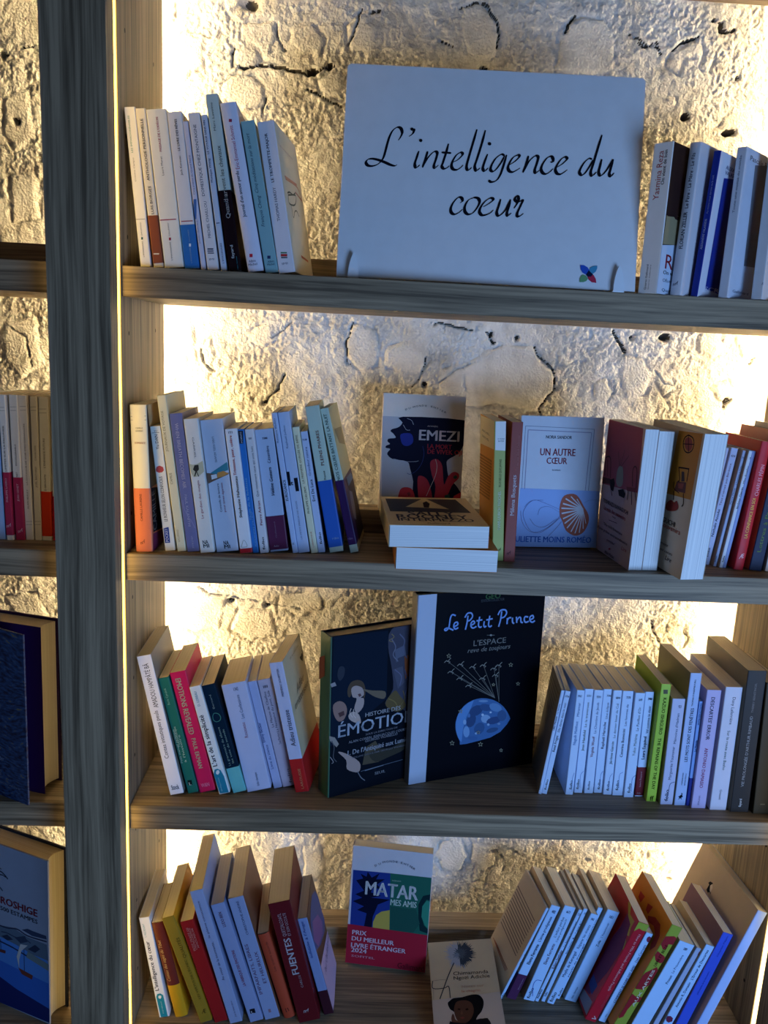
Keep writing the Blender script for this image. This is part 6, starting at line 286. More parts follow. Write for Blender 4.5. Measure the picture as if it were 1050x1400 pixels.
SIGN = [[0.2855,0.0754,1.6336,-0.0483,0.0015,0.2122,0.4108,0.004,0.2949],[["C",[75.3,191.9,78.0,196.3,80.0,202.5,77.9,208.5,73.0,209.8,67.2,205.3,63.3,197.3,60.7,187.6,58.4,176.2,56.2,167.4,53.1,161.7,48.1,156.9,41.4,154.5,35.3,155.1,32.5,158.9,34.8,163.2,40.8,164.6,49.5,163.3,58.3,160.6,66.3,157.5,72.4,156.4,75.4,158.3]],["C",[94.9,208.5,96.0,206.3,94.5,202.0,89.7,197.8]],["C",[104.4,178.6,102.0,169.7,99.8,161.0,101.0,155.8,103.9,156.6,106.8,159.6]],["C",[116.5,178.8,114.1,168.6,110.5,155.9]],["C",[112.0,159.0,116.7,168.8,123.2,176.9,127.4,178.9,129.8,176.4,128.5,168.5,126.2,159.7,127.8,156.3,132.4,160.5]],["C",[144.6,190.7,142.1,178.7,138.5,164.7,137.1,159.0,139.9,155.9,144.1,157.1,147.4,160.3]],["C",[135.6,178.1,149.1,177.9]],["C",[151.8,165.3,158.2,168.8,163.9,175.0,164.3,178.1,161.5,179.2,156.1,175.1,151.7,167.1,150.4,160.1,152.8,155.8,158.1,155.2,163.1,158.6,166.3,162.3]],["C",[182.7,212.4,178.5,194.5,173.5,173.4,171.1,161.1,172.4,156.0,175.3,156.5,178.2,159.7]],["C",[194.3,211.8,190.6,194.2,185.6,174.0,182.4,161.7,184.0,155.7,186.5,156.3,189.8,159.5]],["C",[199.1,179.0,195.4,167.6,193.6,159.6,195.2,155.9,197.7,156.4,201.0,160.0]],["C",[164.8,109.6,167.8,112.4,166.5,116.6,161.8,116.9,155.8,110.0,152.6,102.0,153.4,96.0,157.9,93.6,163.8,96.2,168.7,101.1]],["C",[180.8,117.4,175.0,112.7,171.6,104.7,172.3,97.8,176.8,94.6,182.8,96.6,188.4,103.9,191.5,111.8,189.5,116.9,184.2,118.0,180.0,116.1]],["C",[222.6,178.2,218.0,179.4,211.0,173.9,206.0,165.4,204.2,158.0,207.4,155.4,211.8,158.4,218.6,168.8,222.6,178.2]],["C",[225.3,179.2,221.6,163.5,217.7,150.5,212.7,142.9,206.4,140.7,202.1,142.7]],["C",[228.8,164.8,235.9,169.7,241.6,175.5,242.7,178.7,240.3,179.6,234.6,176.1,230.4,169.4,228.1,162.0,230.1,157.0,234.8,155.9,240.1,158.6,244.8,161.9]],["C",[255.4,179.3,252.4,166.9,248.8,155.7]],["C",[251.0,159.5,255.8,170.7,262.7,178.4,266.8,179.9,268.8,177.2,267.4,169.5,265.0,160.2,266.6,156.3,271.5,160.2]],["C",[285.8,172.2,289.1,172.8,289.2,177.0,286.3,180.0,281.0,177.5,275.9,169.9,273.6,162.5,275.7,157.1,280.3,155.5,285.6,158.5,289.9,163.3]],["C",[294.4,165.0,301.4,169.7,307.1,175.5,308.3,178.5,305.4,180.2,300.2,176.6,295.5,169.1,293.3,162.5,295.4,157.2,300.3,156.1,305.1,158.9,309.6,162.8]],["C",[342.8,179.2,338.3,179.5,332.2,173.7,327.7,165.2,326.5,159.7,329.4,156.5,333.8,159.1,339.7,168.6,344.2,178.0]],["C",[354.7,213.3,350.2,195.6,344.9,173.4,341.9,161.4,343.1,156.5,345.8,157.4,349.7,161.8]],["C",[356.1,179.8,354.2,170.2,352.8,161.9,354.9,157.1,359.3,159.5,365.2,168.0,371.0,180.2]],["C",[371.9,180.6,368.9,167.3,367.5,159.9,369.5,156.7,374.1,161.7]],["C",[197.3,105.8,204.3,110.4,209.6,115.3,208.9,118.0,204.9,117.8,198.7,112.9,193.7,105.3,192.2,98.8,195.2,94.4,200.6,94.7,206.8,97.7,211.2,102.2]],["C",[220.4,117.6,218.1,108.4,215.9,99.1,217.9,94.6,222.4,96.7,228.3,104.3,233.2,116.5]],["C",[234.0,118.0,231.8,107.2,229.9,98.9,231.2,95.3,235.9,99.2]],["C",[239.2,105.8,243.0,112.4,244.9,118.0,243.8,122.1,241.1,122.0,240.0,117.7,244.2,114.8,250.4,117.4,248.1,109.9,244.4,100.6,244.3,95.4,247.9,95.6,252.8,99.5]],["P","N",[95.8,208.0,95.6,207.1,95.2,206.4,94.4,205.8,93.6,205.6,92.7,205.8,91.9,206.3,91.4,207.0,91.3,207.9,91.5,208.8,92.0,209.5,92.7,210.0,93.6,210.1,94.5,209.9,95.2,209.4,95.6,208.6],"11131c"],["P","N",[108.5,193.0,108.4,192.1,107.9,191.4,107.2,190.8,106.3,190.6,105.4,190.8,104.7,191.3,104.2,192.0,104.0,192.9,104.2,193.8,104.7,194.5,105.5,195.0,106.3,195.2,107.2,194.9,107.9,194.4,108.4,193.6],"11131c"],["P","N",[203.4,193.2,203.3,192.2,202.8,191.4,202.1,190.9,201.1,190.7,200.2,190.8,199.4,191.3,198.9,192.1,198.7,193.1,198.9,194.0,199.4,194.8,200.2,195.3,201.2,195.4,202.1,195.2,202.8,194.6,203.3,193.8],"11131c"],["P","N",[334.2,32.5,339.3,32.5,344.1,29.9,346.8,26.0,345.1,20.9,341.7,20.0,337.6,22.1,334.8,26.5],"2450b4"],["P","N",[357.5,32.7,352.0,32.0,347.7,29.5,346.4,25.4,348.5,20.9,352.5,21.7,355.8,24.7,357.4,28.9],"3d8cb0"],["P","N",[334.2,8.9,334.3,13.8,336.1,17.9,338.9,19.5,342.4,18.3,345.4,14.4,343.3,10.8,339.4,9.1],"5f9a72"],["P","N",[357.2,8.9,356.3,14.4,353.2,19.4,349.1,20.7,344.7,17.0,346.7,12.7,350.8,9.7],"b02a48"],["P","N",[346.0,26.0,349.6,22.7,352.3,20.5,349.3,17.2,344.7,17.0,342.3,19.4,343.9,22.4],"131a38"]],[[23.2,14.7],[386.4,16.2]]]
STONES = [[[0.475,1.476],[0.468,1.492],[0.492,1.512],[0.524,1.53],[0.535,1.542],[0.584,1.558],[0.629,1.558],[0.648,1.531],[0.671,1.516],[0.672,1.48],[0.65,1.448],[0.645,1.436],[0.604,1.445],[0.57,1.452],[0.536,1.442],[0.497,1.446]],[[0.295,1.561],[0.314,1.581],[0.349,1.573],[0.357,1.544],[0.354,1.51],[0.337,1.495],[0.312,1.504],[0.299,1.532]],[[0.365,1.545],[0.404,1.554],[0.443,1.551],[0.443,1.52],[0.432,1.495],[0.402,1.498],[0.366,1.511]],[[0.466,1.509],[0.504,1.523],[0.513,1.474],[0.474,1.462],[0.462,1.486]],[[0.466,2.092],[0.488,2.099],[0.512,2.09],[0.531,2.054],[0.528,2.021],[0.495,2.01],[0.473,2.032],[0.463,2.064]],[[0.635,2.075],[0.66,2.088],[0.702,2.088],[0.721,2.056],[0.726,2.009],[0.684,2.002],[0.626,2.005],[0.63,2.046]],[[0.097,2.006],[0.114,2.014],[0.137,2.012],[0.145,1.992],[0.124,1.981],[0.1,1.98],[0.095,1.992]],[[0.106,2.046],[0.16,2.054],[0.167,2.034],[0.158,2.005],[0.182,1.994],[0.168,1.99],[0.141,1.992],[0.127,2.016],[0.107,2.024]],[[0.094,1.967],[0.131,1.969],[0.149,1.951],[0.149,1.926],[0.115,1.914],[0.08,1.928],[0.077,1.953]],[[0.187,2.048],[0.221,2.056],[0.246,2.032],[0.24,2.007],[0.209,2.002],[0.185,2.023]],[[-0.015,2.014],[0.019,2.028],[0.049,2.014],[0.049,1.977],[0.019,1.956],[-0.015,1.97]],[[0.231,1.969],[0.272,1.984],[0.277,1.939],[0.246,1.941]],[[0.276,2.053],[0.302,2.073],[0.327,2.056],[0.329,2.012],[0.284,2.013]],[[0.814,2.042],[0.842,2.059],[0.863,2.07],[0.873,2.047],[0.866,2.035],[0.84,2.036],[0.833,2.01],[0.812,2.025]],[[0.873,2.045],[0.895,2.039],[0.881,2.013],[0.867,2.024]],[[0.811,1.961],[0.818,1.979],[0.835,1.976],[0.835,1.962]],[[0.909,1.937],[0.931,1.966],[0.983,1.965],[0.99,1.932],[0.957,1.932],[0.946,1.921]],[[0.792,1.55],[0.827,1.546],[0.85,1.516],[0.841,1.479],[0.804,1.474],[0.787,1.513]],[[0.855,1.523],[0.885,1.512],[0.894,1.494],[0.873,1.48],[0.854,1.504]],[[0.92,1.59],[0.962,1.601],[0.973,1.565],[0.95,1.549],[0.923,1.563]],[[0.741,1.499],[0.765,1.509],[0.78,1.485],[0.77,1.463],[0.747,1.468]],[[0.95,1.503],[0.987,1.517],[1.004,1.486],[0.98,1.473]],[[0.985,1.593],[1.032,1.599],[1.041,1.556],[1.007,1.552]],[[0.038,1.524],[0.062,1.544],[0.072,1.511],[0.063,1.482],[0.043,1.49]],[[0.135,1.567],[0.168,1.573],[0.179,1.545],[0.155,1.53],[0.133,1.538]],[[-0.015,1.573],[0.028,1.58],[0.038,1.533],[0.019,1.494],[-0.015,1.502]],[[-0.003,1.072],[0.048,1.079],[0.095,1.067],[0.085,1.01],[0.038,0.997],[-0.008,1.017]],[[0.193,1.08],[0.266,1.088],[0.277,1.056],[0.236,1.037],[0.189,1.052]],[[0.116,1.049],[0.178,1.049],[0.19,1.002],[0.143,0.984],[0.101,1.005]],[[0.968,1.053],[1.004,1.055],[1.029,1.033],[1.022,1.004],[0.988,1.008],[0.968,1.031]],[[0.935,1.052],[0.964,1.045],[0.973,1.014],[0.949,1.01],[0.927,1.029]],[[0.527,0.573],[0.569,0.578],[0.586,0.539],[0.568,0.503],[0.532,0.506],[0.519,0.545]],[[0.591,0.575],[0.63,0.568],[0.644,0.525],[0.617,0.508],[0.59,0.535]],[[0.251,0.553],[0.286,0.558],[0.3,0.512],[0.283,0.478],[0.253,0.491]],[[0.952,0.564],[0.98,0.561],[0.992,0.535],[0.973,0.521],[0.952,0.54]],[[-0.278,1.915],[-0.236,1.929],[-0.229,1.851],[-0.264,1.826],[-0.284,1.859]],[[-0.277,1.791],[-0.229,1.8],[-0.225,1.724],[-0.274,1.716]],[[-0.297,1.552],[-0.237,1.567],[-0.228,1.481],[-0.267,1.454],[-0.299,1.49]],[[-0.316,1.056],[-0.256,1.066],[-0.231,1.01],[-0.286,0.979]]]
CRACKS = [[[[0.104,1.979],[0.121,1.98],[0.138,1.985],[0.155,1.984],[0.182,1.982],[0.196,1.979],[0.213,1.977],[0.23,1.978],[0.251,1.991],[0.261,1.989]],12,3],[[[0.217,1.954],[0.239,1.944],[0.26,1.935],[0.275,1.93]],9,1.8],[[[0.302,2.076],[0.295,2.051],[0.284,2.024]],9,1.8],[[[0.002,2.073],[0.004,2.058],[0.0,2.045]],7,1.5],[[[0.022,2.031],[0.039,2.028],[0.059,2.021]],5,1.5],[[[0.165,2.049],[0.168,2.025],[0.182,2.007]],6,2.5],[[[0.151,1.938],[0.143,1.912]],10,3],[[[0.316,2.071],[0.329,2.075]],10,3],[[[0.095,1.98],[0.093,1.998],[0.097,2.006]],8,3],[[[0.463,2.09],[0.486,2.099],[0.509,2.095],[0.527,2.068],[0.529,2.035]],9,2.2],[[[0.431,2.039],[0.454,2.032]],8,2],[[[0.637,2.061],[0.64,2.075],[0.65,2.086]],12,3.5],[[[0.741,2.067],[0.774,2.052],[0.795,2.051]],8,2],[[[0.817,2.048],[0.841,2.064],[0.861,2.069]],8,2],[[[0.89,2.092],[0.899,2.081],[0.918,2.082]],14,4],[[[0.816,2.047],[0.831,2.057],[0.861,2.071]],9,1.8],[[[0.76,2.054],[0.771,2.049],[0.791,2.058],[0.799,2.041]],8,2],[[[0.629,1.558],[0.638,1.541],[0.669,1.518],[0.672,1.482],[0.65,1.448],[0.652,1.436]],9,2],[[[0.768,1.591],[0.779,1.57],[0.792,1.554]],10,3],[[[0.466,1.486],[0.498,1.51],[0.536,1.528]],5,1.5],[[[0.671,1.521],[0.71,1.534]],4,2],[[[0.984,1.463],[0.996,1.481]],10,3.5],[[[0.769,1.591],[0.775,1.577],[0.793,1.556]],11,3],[[[1.021,1.543],[1.03,1.556]],8,2],[[[0.773,1.463],[0.782,1.488],[0.779,1.5]],5,1.8],[[[0.852,1.523],[0.87,1.505],[0.887,1.499]],4,2],[[[0.309,1.58],[0.298,1.546],[0.3,1.513],[0.312,1.504]],7,2.5],[[[0.44,1.529],[0.436,1.5],[0.418,1.474]],6,2],[[[0.048,1.522],[0.05,1.5],[0.068,1.484]],7,3],[[[0.169,1.549],[0.188,1.565],[0.202,1.575]],5,2],[[[0.19,1.488],[0.181,1.458],[0.157,1.435]],7,3],[[[0.452,1.585],[0.467,1.589],[0.489,1.583],[0.519,1.579]],9,3],[[[0.543,1.577],[0.561,1.559]],10,3],[[[0.043,1.09],[0.059,1.074],[0.116,1.068]],9,2.5],[[[0.116,1.068],[0.194,1.058],[0.236,1.054]],5,2],[[[0.621,0.556],[0.642,0.553],[0.657,0.541]],7,2],[[[0.56,0.507],[0.581,0.513]],5,2],[[[0.523,0.533],[0.53,0.53]],5,2],[[[0.9,1.054],[0.921,1.012]],6,2],[[[0.968,1.036],[0.978,1.022],[0.969,1.002]],5,2],[[[0.655,0.57],[0.709,0.54]],6,3],[[[-0.281,1.979],[-0.269,1.976]],12,3],[[[-0.251,1.988],[-0.224,1.993]],8,2],[[[-0.267,1.882],[-0.255,1.877]],10,4],[[[-0.297,1.552],[-0.257,1.529],[-0.247,1.48]],4,2]]
HOLES = [[[0.222,1.978],9,5,22],[[0.251,1.987],7,4,10],[[0.853,1.948],6,6,22],[[0.932,1.928],10,6,22],[[0.895,2.087],4,8,14],[[0.881,2.096],4,3,10],[[0.935,2.013],4,5,8],[[0.508,2.003],6,4,14],[[0.863,1.583],9,7,16],[[0.6,1.569],5,5,10],[[0.552,1.572],3,7,12],[[0.1,1.061],8,4,16],[[0.168,1.055],6,3,12],[[0.803,1.581],4,6,8],[[0.986,1.476],4,9,14],[[0.157,1.435],5,4,10],[[0.44,1.48],5,6,12],[[-0.259,1.877],5,5,14],[[-0.279,1.975],4,4,12],[[0.123,2.074],14,10,10],[[0.637,0.555],5,3,10],[[1.003,0.501],5,3,8],[[0.829,0.54],5,3,8]]

# ------------------------------------------------------------------ the stone wall
def gnoise(x, y, seed):
    xi = np.floor(x).astype(np.int64); yi = np.floor(y).astype(np.int64); fx = x - xi; fy = y - yi
    def grad(ix, iy):
        h = (ix * 374761393 + iy * 668265263 + seed * 974634777) & 0x7fffffff
        h = ((h ^ (h >> 13)) * 1274126177) & 0x7fffffff
        a = (h ^ (h >> 16)) % 6283 / 1000.0
        return np.cos(a), np.sin(a)
    u = fx * fx * fx * (fx * (fx * 6 - 15) + 10); v = fy * fy * fy * (fy * (fy * 6 - 15) + 10)
    r = []
    for dx, dy in ((0, 0), (1, 0), (0, 1), (1, 1)):
        gx, gy = grad(xi + dx, yi + dy); r.append(gx * (fx - dx) + gy * (fy - dy))
    return (r[0] * (1 - u) + r[1] * u) * (1 - v) + (r[2] * (1 - u) + r[3] * u) * v
def build_wall():
    YWALL = .372; X0, X1, Z0, Z1 = -.72, 1.36, .06, 2.24; st = .0021
    nx = int((X1 - X0) / st); nz = int((Z1 - Z0) / st)
    X, Z = np.meshgrid(np.linspace(X0, X1, nx), np.linspace(Z0, Z1, nz))
    wx = X + .004 * gnoise(X / .018, Z / .018, 1) + .0016 * gnoise(X / .006, Z / .006, 41)
    wz = Z + .004 * gnoise(X / .018, Z / .018, 2) + .0016 * gnoise(X / .006, Z / .006, 42)
    base =   .008 * gnoise(X / .21, Z / .17, 3) + .0035 * gnoise(X / .075, Z / .065, 4)
    lump = .0016 * np.abs(gnoise(wx / .030, wz / .026, 5)) + .0022 * gnoise(wx / .0145, wz / .013, 6)
    fine = .0027 * gnoise(wx / .0078, wz / .0072, 7) + .0030 * gnoise(X / .0048, Z / .0046, 8)
    patch = np.clip(.75 + 1.6 * gnoise(X / .11, Z / .11, 9), .25, 1.25)
    smooth = np.zeros_like(X); sid = np.full(X.shape, -1, np.int32); trench = np.zeros_like(X)
    def seg(px, pz, a, b):
        dx, dz = b[0] - a[0], b[1] - a[1]; L = dx * dx + dz * dz + 1e-12
        t = np.clip(((px - a[0]) * dx + (pz - a[1]) * dz) / L, 0, 1)
        return np.hypot(px - a[0] - t * dx, pz - a[1] - t * dz)
    def window(pts, pad):
        xs = [p[0] for p in pts]; zs = [p[1] for p in pts]
        i0 = max(0, int((min(xs) - pad - X0) / st)); i1 = min(nx, int((max(xs) + pad - X0) / st) + 1)
        j0 = max(0, int((min(zs) - pad - Z0) / st)); j1 = min(nz, int((max(zs) + pad - Z0) / st) + 1)
        return slice(j0, j1), slice(i0, i1)
    for k, S in enumerate(STONES):
        w = window(S, .03); px, pz = wx[w], wz[w]
        if px.size == 0: continue
        ins = np.zeros(px.shape, bool); dist = np.full(px.shape, 9.)
        for i in range(len(S)):
            a, b = S[i - 1], S[i]; dist = np.minimum(dist, seg(px, pz, a, b))
            c = (a[1] > pz) != (b[1] > pz)
            ins ^= c & (px < (b[0] - a[0]) * (pz - a[1]) / (b[1] - a[1] + 1e-12) + a[0])
        sd = np.where(ins, -dist, dist); s = np.clip(-sd / .008, 0, 1); s = s * s * (3 - 2 * s)
        smooth[w] = np.maximum(smooth[w], s); sid[w] = np.where(sd < -.001, k, sid[w])
        g = np.exp(-(sd / .0026) ** 2) * np.clip(gnoise(px / .03, pz / .03, 70 + k) * 2.2 + .35, 0, 1)
        trench[w] = np.maximum(trench[w], .0048 * g)
    for k, (pl, dep, wid) in enumerate(CRACKS):
        w = window(pl, .02); px, pz = wx[w], wz[w]
        if px.size == 0: continue
        dist = np.full(px.shape, 9.)
        for i in range(1, len(pl)): dist = np.minimum(dist, seg(px, pz, pl[i - 1], pl[i]))
        ww = wid * .00042 * (1 + .9 * gnoise(px / .012, pz / .012, 200 + k))
        trench[w] = np.maximum(trench[w], dep * .0021 * np.exp(-(dist / np.maximum(ww, .0006)) ** 2))
    for c, a, b, dep in HOLES:
        w = window([c], .03); px, pz = wx[w], wz[w]
        if px.size == 0: continue
        q = ((px - c[0]) / (a * .001)) ** 2 + ((pz - c[1]) / (b * .001)) ** 2
        trench[w] = np.maximum(trench[w], dep * .0016 * np.exp(-q ** 1.5))
    H = base + (1 - .85 * smooth) * (lump * 1.2 + fine * patch) + smooth * (.0028 + .0006 * gnoise(X / .009, Z / .009, 12)) - trench
    Y = YWALL - H
    V = np.stack([X, Y, Z], -1).reshape(-1, 3).astype(np.float32)
    I = np.arange(nx * nz).reshape(nz, nx)
    Q = np.stack([I[:-1, :-1], I[:-1, 1:], I[1:, 1:], I[1:, :-1]], -1).reshape(-1, 4)
    fs = sid[:-1, :-1].reshape(-1)
    deep = (trench[:-1, :-1].reshape(-1) > .0105).astype(np.int32)  # deepest crack and hole faces get the painted shade colour
    def mk(name, sel, parent=None):
        q = Q[sel]
        u, inv = np.unique(q.reshape(-1), return_inverse=True)
        me = bpy.data.meshes.new(name); me.vertices.add(len(u)); me.vertices.foreach_set('co', V[u].reshape(-1))
        me.loops.add(len(inv)); me.loops.foreach_set('vertex_index', inv.astype(np.int32))
        me.polygons.add(len(q)); me.polygons.foreach_set('loop_start', np.arange(0, len(inv), 4, dtype=np.int32))
        me.update(calc_edges=True); me.polygons.foreach_set('use_smooth', np.ones(len(q), bool)); me.polygons.foreach_set('material_index', deep[sel])
        return link(name, me, parent, (M_WALL, M_CRACK_SHADE))
    wall = mk('wall_back', fs < 0); wall['kind'] = 'structure'; wall['label'] = 'rough whitewashed rubble stone wall behind the shelves'
    for k in range(len(STONES)):
        sel = fs == k
        if sel.sum() > 20: mk('stone', sel, wall)
build_wall()

# ------------------------------------------------------------------ the bookcases
G0, G1 = .031, .046
def upright(parent, x0, x1, sides):
    z0, zt = .0, 2.22; g = .006; P = [(x0, 0), (x1, 0)]
    if 'r' in sides: P += [(x1, G0), (x1 - g, G0), (x1 - g, G1), (x1, G1)]
    P += [(x1, D), (x0, D)]
    if 'l' in sides: P += [(x0, G1), (x0 + g, G1), (x0 + g, G0), (x0, G0)]
    u = link('upright', prism('upright', P, z0, zt), parent, (M_WZ,))
    for s in sides:
        xa, xb = (x1 - g, x1 - .001) if s == 'r' else (x0 + .001, x0 + g)
        link('led_strip', boxm('led_strip', xa, xb, G0 + .0008, G1 - .0008, z0 + .01, zt - .01), parent, (M_LEDF if s == 'r' and x0 < .5 else M_LEDL,))
        xa, xb = (x1 - .031, x1 - .021) if s == 'r' else (x0 + .021, x0 + .031)
        link('rear_led_strip', boxm('rear_led_strip', xa, xb, D + .002, D + .009, z0 + .01, zt - .01), parent, (M_LEDB,))
        xs = x1 if s == 'r' else x0
        V, F = [], []
        for hy in (.082, .232):
            for k in range(13):
                hz = .52 + k * .128 + (.006 if hy > .1 else 0); b = len(V)
                for j in range(10):
                    a = j * math.tau / 10; V.append((xs + (.0002 if s == 'r' else -.0002), hy + .0026 * math.cos(a), hz + .0032 * math.sin(a)))
                F.append(tuple(range(b, b + 10)) if s == 'r' else tuple(range(b + 9, b - 1, -1)))
        link('peg_holes', pydata('peg_holes', V, F), u, (M_DARK,), kind='stuff')
def shelfset(parent, x0, x1, zs):
    for z in zs:
        link('shelf', boxm('shelf', x0 + .0004, x1 - .0004, YS, D, z - .04, z, .0007), parent, (M_WX,))
        link('back_rail', boxm('back_rail', x0 + .0004, x1 - .0004, .24, D, z, z + .04, .0007), parent, (M_WX,))
ZT = z1 + .498
case = empty('bookcase', (0, 0, .3), 'open-backed oak bookcase with lit edges, filling most of the picture', 'bookcase')
case.location = (0, 0, 0)
upright(case, -PW, 0, 'lr'); upright(case, W, W + PW, 'lr'); shelfset(case, 0, W, (ZT, z1, z2, z3, z4, .06))
case2 = empty('bookcase', (0, 0, 0), 'neighbouring oak bookcase cut by the left edge of the photo, left of the dark post', 'bookcase')
shelfset(case2, -.70, -PW, (ZT, z1, z2, z3, z4, .06))

# ------------------------------------------------------------------ books
CAN = {'spine': lambda t, w, h: (Matrix.Identity(4), t, w, h),
       'face': lambda t, w, h: (Matrix(((0, 1, 0, 0), (-1, 0, 0, w), (0, 0, 1, 0), (0, 0, 0, 1))), w, t, h),
       'flat': lambda t, w, h: (Matrix(((0, 1, 0, 0), (0, 0, 1, 0), (1, 0, 0, 0), (0, 0, 0, 1))), h, t, w)}
def frame(p):
    x, y, z, ps, la, ta = p[:6]
    return Matrix.Translation((x, y, z)) @ Matrix.Rotation(ps, 4, 'Z') @ Matrix.Rotation(-ta, 4, 'X') @ Matrix.Rotation(la, 4, 'Y')
def spine_y(x, t, bulge):
    return -bulge * (1 - (2 * x / t - 1) ** 2) if bulge else 0.0
def shell(name, t, w, z0, zz, c, off=0., bulge=0., r=.0012):
    r = min(r, t * .25)
    def path(o):
        P = [(-o, w), (-o, w * .5), (-o, r), (r * .3 - o, r * .3 - o * (1 if o > 0 else 1))]
        n = 9 if bulge else 3
        for i in range(n):
            x = r + (t - 2 * r) * i / (n - 1); P.append((x, spine_y(x, t, bulge) - o))
        P += [(t - r * .3 + o, r * .3 - o), (t + o, r), (t + o, w * .5), (t + o, w)]
        return P
    A, B = path(off), path(off - c); n = len(A)
    V = [(x, y, z0) for x, y in A] + [(x, y, zz) for x, y in A] + [(x, y, z0) for x, y in B] + [(x, y, zz) for x, y in B]
    F, mi = [], []
    for i in range(n - 1):
        s = 2 if i < 2 else (1 if i >= n - 3 else 0)
        F += [(i, i + 1, n + i + 1, n + i), (2 * n + i, 3 * n + i, 3 * n + i + 1, 2 * n + i + 1), (n + i, n + i + 1, 3 * n + i + 1, 3 * n + i), (i, 2 * n + i, 2 * n + i + 1, i + 1)]
        mi += [s] * 4
    F += [(0, n, 3 * n, 2 * n), (n - 1, 3 * n - 1, 4 * n - 1, 2 * n - 1)]; mi += [2, 1]
    return pydata(name, V, F, mi)
_tx = {}
def text_mesh(s, fl):
    k = (s, fl)
    if k in _tx: return _tx[k]
    cu = bpy.data.curves.new('glyphs', 'FONT'); cu.body = s; cu.resolution_u = 2; cu.size = 1
    if 'i' in fl: cu.shear = .28
    ob = bpy.data.objects.new('glyphs', cu); COL.objects.link(ob)
    me = bpy.data.meshes.new_from_object(ob)
    V = np.zeros(len(me.vertices) * 3); me.vertices.foreach_get('co', V); V = V.reshape(-1, 3)[:, :2]
    F = [tuple(p.vertices) for p in me.polygons]
    sh = (-.022, 0, .022) if 'b' in fl else (-.006, .006)      # heavier strokes from slightly shifted copies
    nv = len(V); V0 = V
    if nv:
        V = np.concatenate([V0 + [d, d * .3] for d in sh]); F = [tuple(i + k * nv for i in f) for k in range(len(sh)) for f in F]
    bpy.data.objects.remove(ob); bpy.data.curves.remove(cu); bpy.data.meshes.remove(me)
    _tx[k] = (V, F); return _tx[k]
def catmull(P, n=6):
    P = [np.array(p, float) for p in P]; Q = [2 * P[0] - P[1]] + P + [2 * P[-1] - P[-2]]; out = []
    for i in range(1, len(Q) - 2):
        for k in range(n):
            t = k / n; a, b, c, d = Q[i - 1], Q[i], Q[i + 1], Q[i + 2]
            out.append(.5 * ((2 * b) + (c - a) * t + (2 * a - 5 * b + 4 * c - d) * t * t + (3 * b - a - 3 * c + d) * t ** 3))
    out.append(P[-1]); return out
def ribbon(P, wf):
    V, F = [], []; n = len(P)
    for i in range(n):
        d = P[min(i + 1, n - 1)] - P[max(i - 1, 0)]; L = np.hypot(*d) + 1e-9; d = d / L
        nn = np.array([-d[1], d[0]]); w = wf(d, i / (n - 1)) / 2
        V += [P[i] + nn * w, P[i] - nn * w]
    for i in range(n - 1): F.append((2 * i, 2 * i + 1, 2 * i + 3, 2 * i + 2))
    return V, F
class Prints:
    def __init__(s): s.V, s.F, s.mi, s.mats = [], [], [], []
    def slot(s, h):
        if h not in s.mats: s.mats.append(h)
        return s.mats.index(h)
    def add(s, V3, F, h):
        b = len(s.V); s.V += V3; s.F += [tuple(b + i for i in f) for f in F]; s.mi += [s.slot(h)] * len(F)
    def build(s, name, parent):
        if not s.F: return
        import bmesh
        me = pydata(name, s.V, s.F, s.mi)
        return link(name, me, parent, [ink(h) for h in s.mats], kind='stuff')
